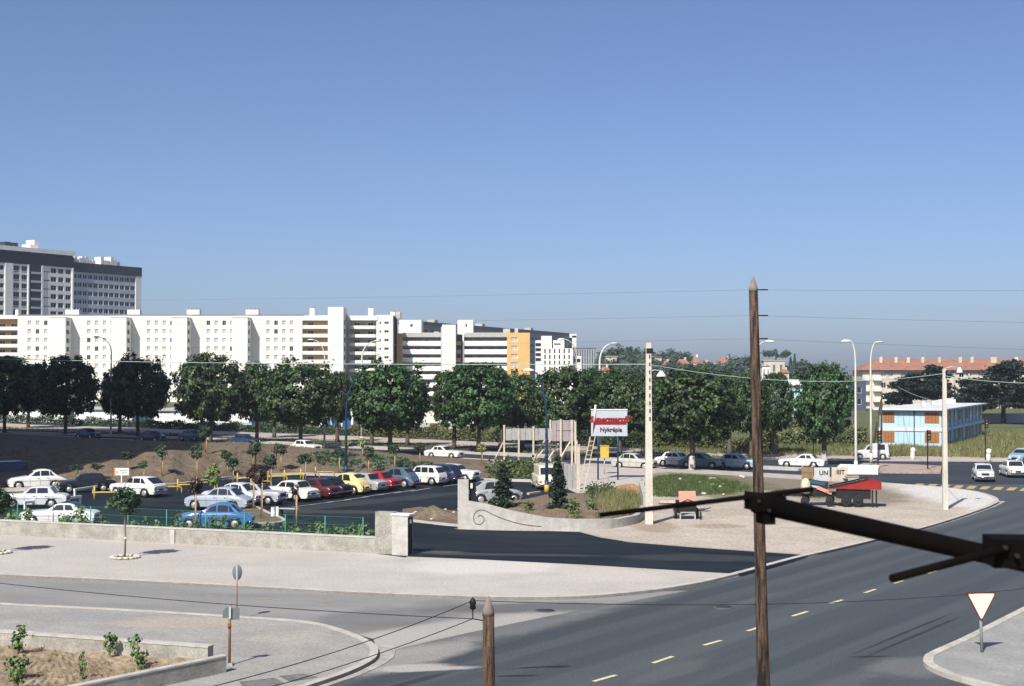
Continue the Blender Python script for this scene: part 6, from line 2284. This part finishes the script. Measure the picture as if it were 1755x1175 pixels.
# -- wires
def wire(a, b, sag, r, m, lab, n=24):
    a, b = Vector(a), Vector(b)
    pts = []
    for k in range(n + 1):
        t_ = k / n
        p = a.lerp(b, t_)
        p.z -= sag * 4 * t_ * (1 - t_)
        pts.append(p - a)
    o = MB().tube(pts, r, 5).obj('overhead_wire', m, None, a)
    tag(o, lab, 'wire')
    return o
def at1(zz):
    f = zz / (W1H - .28)
    return Vector((W1.location.x - .24 * f, W1.location.y, W1.location.z + zz))
cpt1 = Vector((CP1B.x, CP1B.y - .1, P(1112, 624, CP1B.y).z))
wire(P(-160, 610, 128), cpt1, .25, .024, M_CABLE, 'pale cable strung across the tree tops up to the concrete pole')
wire(cpt1, Vector((CP2B.x, CP2B.y, SL + CP2H - .3)), .75, .02, M_CABLE, 'pale cable between the two concrete poles')
wire(Vector((CP2B.x, CP2B.y, SL + CP2H - .45)), P(1900, 652, 80), .3, .02, M_CABLE, 'pale cable leaving the slim pole towards the cedars')
wire(Vector((CP2B.x - .1, CP2B.y, P(1620, 690, CP2B.y).z)), P(1538, 662, 170), .2, .02, M_CABLE, 'thin pale cable sloping from the slim pole across the dark cedar')
for zz, yl, yr, lab in ((W1H - .27, 512, 496, 'topmost'), (W1H - .76, 553, 556, 'middle'), (W1H - 1.2, 592, 606, 'lowest')):
    wire(at1(zz), P(-300, yl, 75), .15, .0026, M_FWIRE, lab + ' thin telegraph wire from the wooden pole over the apartments')
    wire(at1(zz), P(1990, yr, 34), .02, .0026, M_FWIRE, lab + ' thin telegraph wire from the wooden pole over the tiled roof')
ins = Vector((W2.location.x - .29, W2.location.y, W2.location.z + zb + .2))
ins2 = Vector((W2.location.x - .29, W2.location.y, W2.location.z + zb - .08))
wire(ins, P(240, 1205, 16.5), .12, .007, M_WIRE, 'upper black wire from the insulator down over the kerb corner')
wire(ins2, P(150, 1255, 16.5), .12, .007, M_WIRE, 'lower black wire from the bracket down over the kerb corner')
wire(ins2, P(-160, 980, 26), .1, .007, M_WIRE, 'black wire running along above the side road')
wire(ins, P(2000, 970, 40), .42, .006, M_WIRE, 'black wire crossing above the main road')
wire(P(1180, 960, 34), P(1990, 1030, 30), .05, .004, M_WIRE, 'faint thin wire slanting over the main road') if False else None

# -- road signs
b = G(1682, 1118, SL)
t = thing('give_way_sign', 'white triangular give-way sign with dark red border on a grey post', 'sign', b, .03)
sc = b.y / F
H = P(1682, 1014, b.y).z - SL
MB().tube([(.03, .04, -.05), (-.02, .04, H * .96)], .05, 8).obj('post', mat('grey_green_post', (.27, .29, .25), .6, var=.15, scale=4), t)
def tri(w, h, zt, y0, y1):
    c = .07 * w
    pts = [(-w / 2 + c * .2, zt - c * .1), (-w / 2 + c, zt), (w / 2 - c, zt), (w / 2 - c * .2, zt - c * .1), (w / 2 - c * .35, zt - c), (c * .5, zt - h + c * .4), (0, zt - h), (-c * .5, zt - h + c * .4), (-w / 2 + c * .35, zt - c)]
    n_ = len(pts)
    return MB().add([(x, y0, z) for x, z in pts] + [(x, y1, z) for x, z in pts], [tuple(range(n_)), tuple(range(n_, 2 * n_))[::-1]] + [(i, n_ + i, n_ + (i + 1) % n_, (i + 1) % n_) for i in range(n_)])
ws = 53 * sc
tri(ws, ws * .93, H, -.03, .0).obj('border', mat('dark_red_border', (.14, .025, .02), .5, var=.15), t)
tri(ws * .86, ws * .81, H - ws * .05, -.036, -.028).obj('face', mat('cream_sign_face', (.74, .69, .53), .5, var=.06), t)
b = G(406, 1056, SL)
t = thing('round_sign', 'back of a round sign on a thin pole at the kerb of the side road', 'sign', b, 0)
H = P(406, 968, b.y).z - SL
MB().tube([(0, 0, -.05), (0, 0, H - .02)], .022, 8).obj('post', M_RUST, t)
o = MB().lathe([(.001, .012), (.28, .012), (.29, .03), (.28, .045), (.001, .045)], (0, 0, 0), 24, 'y').obj('disc', M_SIGNB, t, (0, 0, H - .27))
o.scale = (.62, 1, 1)
MB().box((0, -.015, H - .27), (.045, .03, .56)).obj('bracket', M_GALV, t)
b = G(393, 1140, SL)
t = thing('direction_sign', 'grey backs of two arrow boards on a rusty post beside the planter wall', 'sign', b)
H = P(393, 1034, b.y).z - SL
MB().tube([(0, 0, -.05), (.01, 0, H * .74), (.03, 0, H)], [.045, .04, .03], 8).obj('post', M_RUST, t)
MB().box((0, 0, .03), (.22, .2, .1)).obj('footing', M_CONC, t)
zc = H - .27
MB().prism([(-.21, -.16), (-.06, -.16), (0, -.16), (0, .16), (-.12, .16), (-.21, .04)], 0, .03).obj('arrow_board', M_SIGNB, t, (.0, .02, zc)).rotation_euler = (math.radians(90), 0, math.radians(18))
MB().box((.14, .06, zc - .05), (.30, .03, .36), .15).obj('board', M_SIGNB, t)
MB().box((.02, -.03, zc), (.06, .02, .36)).obj('clamp', M_GALV, t)
MB().tube([(0, 0, H * .68), (.0, 0, H * .60)], .055, 8).obj('collar', mat('brown_rust', (.26, .10, .03), .9, var=.3, scale=8), t)

# -- hoardings and the shop sign on the far side of the bed
def hoarding(x0, x1, yt, yb, base, posts, m, lab, seed, rowsplit=False):
    D = G((x0 + x1) / 2, base, SL).y
    A, B = P(x0, yt, D), P(x1, yt, D)
    zt_, zb_ = A.z, P(x0, yb, D).z
    t = thing('hoarding', lab, 'hoarding', (A.x, D, SL))
    W = B.x - A.x
    nb = max(4, int((x1 - x0) / 10.5))
    rr = random.Random(seed)
    for i in range(nb):
        w = W / nb
        for (za, zb2) in (((zb_, zt_),) if not rowsplit else ((zb_, (zb_ + zt_) / 2 - .03), ((zb_ + zt_) / 2 + .03, zt_))):
            j = rr.uniform(-.03, .03)
            MB().box((w * (i + .5), rr.uniform(-.01, .01), (za + zb2) / 2 - SL + j), (w - .03, .03, zb2 - za)).obj('board', m, t)
    for px, pt_ in posts:
        x = P(px, 700, D).x - A.x
        h = P(px, pt_, D).z - SL
        MB().box((x, -.10, h / 2 - .05), (.17, .14, h + .1)).obj('post', M_PALEW, t)
    for zz in (zt_ - SL - .3, zb_ - SL + .3):
        MB().box((W / 2, .06, zz), (W, .08, .1)).obj('rail', M_PALEW, t)
    return t, A, D
t, A, D = hoarding(866, 946, 734, 754, 799, ((864, 728), (889, 734), (914, 730)), M_GREYW, 'long low hoarding of grey boards on pale posts', 1)
q = P(862, 758, D); r_ = P(842, 800, D)
MB().beam((q.x - A.x, -.1, q.z - SL), (r_.x - A.x, -1.2, -.05), .1, .1).obj('brace', M_PALEW, t)
t, A, D = hoarding(943, 986, 720, 756, 797, ((943, 719), (961, 718), (980, 719), (986, 722)), mat('mauve_board', (.36, .31, .31), .9, scale=2, col2=(.26, .23, .23), stretch=(3, 3, .4)), 'taller hoarding of mauve-grey boards with raking braces', 2, True)
for (xa, ya, xb_, yb_) in ((945, 752, 910, 798), (957, 760, 938, 790), (977, 757, 962, 783), (935, 752, 900, 812)):
    q = P(xa, ya, D); r_ = P(xb_, yb_, D - 2)
    MB().beam((q.x - A.x, -.2, q.z - SL), (r_.x - A.x, -1.8, r_.z - SL), .15, .1).obj('brace', M_PALEW, t)
# red and white signboard
D = G(1043, 822, SL).y
A, B = P(1013, 702, D), P(1075, 747, D)
t = thing('shop_sign', 'white shop signboard with red script lettering and red arrow on blue posts', 'sign', ((A.x + B.x) / 2, D, SL))
W, zt_, zb_ = B.x - A.x, A.z - SL, B.z - SL
for px, pb in ((1025, 815), (1059, 822)):
    x = P(px, 760, D).x - (A.x + B.x) / 2
    MB().tube([(x, .08, -.1), (x, .08, zb_ + 1.0)], .07, 8).obj('post', M_BLUEP, t)
MB().box((0, 0, (zt_ + zb_) / 2), (W, .12, zt_ - zb_)).obj('panel', mat('pale_blue_white', (.44, .49, .53), .5, var=.12, scale=1), t)
MB().box((0, -.02, zt_ + .02), (W + .06, .18, .07)).obj('frame', M_WHITE, t)
M_REDL = mat('red_lettering', (.27, .010, .013), .5, var=.15)
letter('Supermarché', .66, M_REDL, t, (.10, -.08, lerp(zb_, zt_, .63)), shear=.3, bold=.04, ext=.02)
MB().box((.15, -.075, lerp(zb_, zt_, .50)), (W * .86, .03, .27)).obj('underline', M_REDL, t)
letter('Nykrépia', .50, mat('dark_red_lettering', (.10, .012, .012), .5, var=.1), t, (.15, -.08, lerp(zb_, zt_, .24)), bold=.012, ext=.02)
xl = -W / 2 + .2
MB().add([(xl - .08, -.075, zb_ + .1), (xl + .22, -.075, lerp(zb_, zt_, .5)), (xl + .05, -.075, zt_ - .1), (xl - .02, -.075, lerp(zb_, zt_, .5))], [(0, 1, 2, 3)]).obj('arrow_mark', M_REDL, t)
MB().tube([(xl + .05, -.1, lerp(zb_, zt_, .55)), (xl + .17, -.1, zt_ + .42)], .08, 6).obj('lamp_tube', M_CHEAD, t)
# yellow bin on a post, ladder, site timber
b = G(1036, 812, SL)
t = thing('yellow_box', 'yellow box on a thin post below the shop sign', 'box', b)
MB().tube([(0, .05, -.05), (0, .05, 1.8)], .05, 7).obj('post', M_GALV, t)
zz = P(1036, 785, b.y).z - SL
MB().box((0, 0, zz + .55), (.75, .4, 1.05)).obj('box', M_YPAINT, t)
MB().box((0, 0, zz + 1.1), (.82, .46, .07)).obj('lid', M_YPAINT, t)
b = G(998, 842, SL)
t = thing('ladder', 'pale wooden stepladder leaning beside the cream van', 'ladder', b)
top = P(1011, 748, b.y).z - SL
MB().beam((-.35, -.5, 0), (.62, .2, top), .06, .09).obj('rail', M_PALEW, t)
MB().beam((.05, -.55, 0), (.98, .15, top), .06, .09).obj('rail', M_PALEW, t)
for k in range(1, 12):
    f = k / 12
    MB().beam((lerp(-.35, .62, f), lerp(-.5, .2, f) + .0, top * f), (lerp(.05, .98, f), lerp(-.55, .15, f), top * f), .05, .04).obj('rung', M_PALEW, t)
b = G(991, 838, SL)
t = thing('timber_post', 'stout pale timber post beside the stepladder', 'post', b)
h = P(991, 762, b.y).z - SL
MB().box((0, 0, h / 2 - .05), (.26, .22, h + .1)).obj('shaft', M_PALEW, t)
MB().box((0, 0, h + .02), (.30, .26, .06)).obj('cap', M_GREYW, t)
b = G(973, 838, SL)
t = thing('board_stack', 'grey upright sheets stacked behind the narrow fir', 'boards', b)
for k in range(4):
    h = 1.8 + .2 * (k % 2)
    MB().box((-.55 + k * .36, .1 * k, h / 2 - .02), (.34, .05, h), .1).obj('sheet', M_GREYW, t)
t = thing('red_drum', 'small dark red drum by the foot of the stepladder', 'drum', G(985, 836, SL))
MB().lathe([(.26, 0), (.28, .05), (.28, .6), (.26, .64), (.24, .64)], n=16).obj('drum', mat('drum_red', (.28, .015, .02), .5, var=.2), t)
MB().lathe([(.285, .3), (.295, .32), (.285, .34)], n=16).obj('hoop', M_BLACK, t)
for i, (xa, ya, xb_, yb_) in enumerate(((1012, 842, 1078, 836), (1000, 858, 1040, 850), (905, 848, 925, 845))):
    A, B = G(xa, ya, SL), G(xb_, yb_, SL)
    o = MB().beam((0, 0, .09), (B - A) + Vector((0, 0, .09)), .2, .14).obj('timber_baulk', M_PALEW, None, A)
    tag(o, ('long pale timber lying by the orange earth heap', 'pale timber lying on the bed near the stepladder', 'short pale timber lying behind the fir')[i], 'timber')

# -- the two red machines on the gravel
b = G(1178, 890, SL)
t = thing('site_trailer', 'small black two-wheeled site trailer with raised faded red lid', 'trailer', b, .05)
MB().box((0, .5, .75), (1.12, 1.3, .72), 0, .96).obj('body', M_BLACK, t)
mb = MB()
mb.add([(-.52, -.18, 1.08), (.52, -.18, 1.08), (.52, .12, 1.72), (-.52, .12, 1.72), (-.52, -.13, 1.08), (.52, -.13, 1.08), (.52, .17, 1.72), (-.52, .17, 1.72)], [(0, 1, 2, 3), (7, 6, 5, 4), (0, 4, 5, 1), (1, 5, 6, 2), (2, 6, 7, 3), (3, 7, 4, 0)])
mb.obj('lid', M_PINKP, t)
MB().tube([(-.5, -.2, 1.02), (0, -.24, 1.25), (.5, -.2, 1.02)], .03, 6).obj('lid_stay', M_BLACK, t)
MB().box((.22, -.17, .92), (.34, .03, .07)).obj('name_plate', M_GALV, t)
MB().box((0, -.16, .45), (.9, .03, .05)).obj('rail', M_GALV, t)
for x in (-.66, .66):
    w = MB().lathe([(.2, -.09), (.31, -.09), (.33, -.05), (.33, .05), (.31, .09), (.2, .09)], n=16, axis='x').obj('wheel', M_TYRE, t, (x, .5, .33))
    MB().lathe([(.19, -.02), (.12, .03), (.02, .05)], (0, 0, 0), 12, 'x').obj('hub', M_WHITE, w, (.07 if x > 0 else -.07, 0, 0))
for x in (-.45, .45):
    MB().box((x, -.1, .22), (.07, .07, .48)).obj('leg', M_GALV, t)
MB().tube([(.6, -.1, .5), (.95, -.3, .6), (1.4, -.2, .75)], .03, 6).obj('drawbar', M_BLACK, t)
MB().tube([(.78, -.2, -.02), (.78, -.2, .5)], .06, 8).obj('jockey_stand', M_BLACK, t)
for i, (px, py, w, h) in enumerate(((1145, 861, 1.3, .12),)):
    q = G(px, py, SL + .1)
    tag(MB().box((0, 0, h / 2), (w, .7, h), .1).obj('plywood_sheet', M_PALEW, None, q), 'pale plywood sheet lying beside the small red trailer', 'board')

b = G(1436, 867, SL)
t = thing('tipping_trailer', 'black tipping trailer with red wedge-shaped body, loaded with old sign boards', 'trailer', b, math.radians(-14))
t.scale = (1.02, 1, 1.28)
MB().box((1.05, 0, .70), (2.1, 1.5, .5)).obj('load_frame', M_BLACK, t)
MB().box((-.4, 0, .62), (4.4, .9, .22)).obj('chassis', M_BLACK, t)
mb = MB()
prof = [(-.55, .96), (2.75, .94), (2.78, 1.30), (1.95, 1.44)]
for yy in (-.86, .80):
    mb.add([(x, yy, z) for x, z in prof] + [(x, yy + .06, z) for x, z in prof], [(0, 1, 2, 3), (7, 6, 5, 4)] + [(i, 4 + i, 4 + (i + 1) % 4, (i + 1) % 4) for i in range(4)])
mb.box((2.75, 0, 1.12), (.06, 1.66, .36))
mb.obj('tipper_body', M_REDP, t)
MB().box((1.1, 0, .98), (3.2, 1.58, .06)).obj('tray_floor', M_BLACK, t)
mb = MB().beam((-.6, -.88, 1.0), (1.95, -.88, 1.49), .07, .07)
mb.beam((-.6, .88, 1.0), (1.95, .88, 1.49), .07, .07)
mb.obj('top_rail', M_BLACK, t)
MB().box((.9, 0, .72), (2.0, 1.3, .5)).obj('axle_box', M_BLACK, t)
mb = MB()
mb.add([(-2.0, -.45, .7), (-.7, -.45, .62), (-.7, .45, .62), (-2.0, .45, .7), (-2.0, -.38, 1.42), (-.6, -.4, 1.22), (-.6, .4, 1.22), (-2.0, .38, 1.42)], [(0, 3, 2, 1), (4, 5, 6, 7), (0, 1, 5, 4), (1, 2, 6, 5), (2, 3, 7, 6), (3, 0, 4, 7)])
mb.obj('engine_hood', M_BLACK, t)
MB().box((-1.3, -.42, 1.22), (1.0, .04, .16), 0, 1, .14).obj('hood_panel', mat('teal_panel', (.03, .09, .13), .35, var=.2), t)
MB().box((-1.4, -.46, 1.02), (.55, .03, .1), 0, 1, .1).obj('trim_strip', M_GALV, t)
MB().box((-.85, -.55, .85), (1.0, .06, .18), 0, 1, .3).obj('side_panel', M_PINKP, t)
for x, r_ in ((.55, .33), (1.3, .33), (-2.1, .27), (-.5, .28)):
    for sg in (-1, 1):
        w = MB().lathe([(r_ * .55, -.1), (r_ * .92, -.1), (r_, -.06), (r_, .06), (r_ * .92, .1), (r_ * .55, .1)], n=16, axis='y').obj('wheel', M_TYRE, t, (x, sg * .72, r_))
        MB().lathe([(r_ * .5, 0), (r_ * .3, .06), (.02, .08)], n=12, axis='y').obj('hub', M_BLACK, w, (0, sg * .06, 0), 0 if sg > 0 else math.pi)
MB().tube([(-2.2, 0, .6), (-3.0, 0, .55), (-3.5, .1, .5)], .06, 7).obj('drawbar', M_BLACK, t)
for x in (2.2, 2.45):
    MB().box((x, -.5, .42), (.1, .1, .95)).obj('leg', M_BLACK, t)
# boards leaning in its load
bt = thing('sign_board', 'white board with large black letters standing in the trailer load', 'board', (b.x - .95, b.y + .55, SL + 1.55))
MB().box((0, 0, .55), (1.05, .05, .9)).obj('panel', mat('grey_white_board', (.52, .52, .50), .7, var=.2, scale=3), bt)
letter('UN', .42, M_INK, bt, (.12, -.035, .62), bold=.01)
bt = thing('sign_board', 'cream board with barred black lettering beside the lettered white one', 'board', (b.x + .25, b.y + .5, SL + 1.6))
MB().box((0, 0, .5), (1.1, .05, .95)).obj('panel', M_PALEW, bt)
letter('IIIT', .42, M_INK, bt, (0.05, -.035, .62), bold=.012)
bt = thing('crate', 'rough timber crate upright in the trailer load', 'crate', (b.x - 1.95, b.y + .4, SL + .95))
for k in range(4):
    MB().box((0, -.02, .2 + k * .42), (.75, .06, .38)).obj('slat', M_PALEW if k < 2 else mat('brown_board', (.26, .17, .09), .9, var=.3, scale=4), bt)
MB().box((-.33, .06, .85), (.08, .1, 1.7)).obj('batten', M_PALEW, bt)
MB().box((.33, .06, .85), (.08, .1, 1.7)).obj('batten', M_PALEW, bt)
bt = thing('cement_bag', 'pale sack slumped in front of the timber crate', 'sack', (b.x - 2.2, b.y - .25, SL + .85))
mb = MB().lathe([(.05, 0), (.3, .05), (.36, .35), (.3, .75), (.18, .98), (.03, 1.05)], n=10)
mb.obj('sack', M_PALEW, bt)
MB().tube([(-.15, 0, .98), (.15, 0, 1.0)], .05, 6).obj('tied_neck', M_STAKE, bt)
bt = thing('panel_stack', 'pale planks lying across the red trailer body', 'boards', (b.x + .95, b.y + .35, SL + 1.82))
for k in range(3):
    MB().box((.05 * k, 0, .05 + .12 * k), (1.0 - .12 * k, .5, .05), .1 * k).obj('panel', M_PALEW if k != 1 else MATS['grey_white_board'], bt)

# -- bollards and signals at the junction
for px, py, pt, lab in ((1564, 787, 767, 'round-topped white bollard in front of the blue prefab'), (1694, 791, 769, 'round-topped white bollard beside the black signal post')):
    b = G(px, py, .03)
    h = P(px, pt, b.y).z
    t = thing('white_bollard', lab, 'bollard', b)
    MB().lathe([(.24, -.05), (.22, h * .3), (.2, h * .6)], n=12).obj('base', M_CHEAD, t)
    MB().lathe([(.2, h * .6), (.24, h * .7), (.27, h * .84), (.2, h * .95), (.03, h)], (.05, 0, 0), n=12).obj('head', M_CHEAD, t)
def signal(px, py, ptop, lab, box=True):
    b = G(px, py, .03)
    h = P(px, ptop, b.y).z
    t = thing('traffic_signal', lab, 'traffic light', b)
    MB().tube([(0, 0, -.05), (0, 0, h)], .06, 8).obj('post', M_BLACK, t)
    if box:
        MB().box((.12, .0, h - .5), (.32, .3, .95)).obj('signal_box', M_BLACK, t)
        for k, c in enumerate(((.3, .02, .02), (.4, .22, .02), (.03, .2, .08))):
            MB().lathe([(.10, 0), (.09, -.03), (.01, -.04)], (.12, -.15, h - .2 - .3 * k), 12, 'y').obj('lens', mat('lens%d' % k, c, .3, var=.1), t)
signal(1590, 806, 737, 'black traffic signal on the pink traffic island')
signal(1689, 788, 718, 'thin black signal post beside the white bollard')
signal(1394, 796, 742, 'dark traffic signal in front of the limewashed junction tree')
signal(1505, 803, 738, 'slim black signal post at the left corner of the blue prefab', True)
b = G(1499, 786, .03)
t = thing('wooden_pole', 'dark wooden pole propped by a slanting strut left of the blue prefab', 'pole', b)
h = P(1512, 683, b.y).z
MB().tube([(.7, 0, -.1), (.75, 0, h)], [.14, .09], 8).obj('shaft', M_WOODP, t)
MB().tube([(-.4, -.1, -.1), (.7, 0, h * .97)], [.12, .08], 8).obj('strut', M_WOODP, t)

# -- loose stones on the scrub
rs_ = random.Random(9)
for k in range(15):
    px, py = rs_.uniform(1120, 1290), rs_.uniform(815, 850)
    tag(inst(stone_me[k % 3], 'stone', None, G(px, py, SL + .05), rs_.uniform(0, 6), (rs_.uniform(1, 2.4), rs_.uniform(1, 2), rs_.uniform(1, 1.8))), 'pale stone lying in the weeds by the concrete pole', 'stone', 'stones in the weeds')
for k in range(14):
    px, py = rs_.uniform(690, 800), rs_.uniform(868, 900)
    tag(inst(stone_me[k % 3], 'stone', None, G(px, py, SL + .02), rs_.uniform(0, 6), (rs_.uniform(.6, 1.6),) * 3), 'small stone on the bare earth beside the gate pillar', 'stone', 'stones on the bare earth')

# -- television aerial close to the viewpoint
M_AER = mat('dull_aerial_metal', (.0045, .0032, .003), .8, var=.3, scale=20, spec=.05)
mx, my = .90, 1.5
t = thing('television_aerial', 'dark television aerial boom with thin rods, very near and out of focus', 'aerial', (mx, my - .1, 7.4))
org = Vector((mx, my - .1, 7.4))
J1, J2 = P(1306, 864, 1.75), P(1765, 966, 1.42)
out2 = J1 + (J2 - J1) * 1.35
MB().tube([J1 - org - (J2 - J1).normalized() * .01, J2 - org, out2 - org], [.0128, .0094, .0094], 14).obj('boom', M_AER, t)
pm = J1 + (J2 - J1) * 1.18
MB().tube([Vector((pm.x - org.x, pm.y - org.y + .03, 0)), Vector((pm.x - org.x, pm.y - org.y + .03, 1.55))], .02, 12).obj('mast', M_AER, t)
def rod(a, b, r, name='rod'):
    MB().tube([a - org, b - org], r, 10).obj(name, M_AER, t)
rod(P(1030, 882, 1.95), P(1392, 838, 1.72), .0034)
rod(P(1529, 991, 1.28), P(1900, 893, 1.5), .0040)
MB().tube([P(1276, 849, 1.74) - org, P(1345, 862, 1.74) - org], [.006, .009], 8).obj('insulator_block', M_AER, t)
c = P(1300, 862, 1.74) - org
MB().box(c, (.022, .04, .016), .2).obj('clamp', M_AER, t)
c = P(1312, 884, 1.74) - org
MB().box(c, (.014, .03, .018), .2).obj('clamp', M_AER, t)
c = P(1738, 944, 1.41) - org
MB().box(c, (.05, .05, .028), -.1).obj('clamp', M_AER, t)
for px, py, D_ in ((1300, 858, 1.72), (1318, 874, 1.72), (1722, 938, 1.38), (1742, 952, 1.38)):
    MB().lathe([(.0022, -.004), (.0022, .003), (.0015, .004)], P(px, py, D_) - org, 6, 'y').obj('bolt', mat('worn_bolt', (.012, .010, .009), .6, var=.3), t)

# -- the hazy summer air
hz_ = MB().box((0, 1090, 42), (3100, 2460, 88)).obj('haze', mat('haze_volume', (1, 1, 1)))
struct(hz_, 'stuff')
hm = MATS['haze_volume']
hn_ = hm.node_tree.nodes
for nd in list(hn_):
    if nd.type != 'OUTPUT_MATERIAL':
        hn_.remove(nd)
pv = hn_.new('ShaderNodeVolumePrincipled')
pv.inputs['Color'].default_value = (.80, .87, 1.0, 1)
pv.inputs['Density'].default_value = .00014
pv.inputs['Anisotropy'].default_value = 0.0
hm.node_tree.links.new(pv.outputs[0], [n for n in hn_ if n.type == 'OUTPUT_MATERIAL'][0].inputs['Volume'])
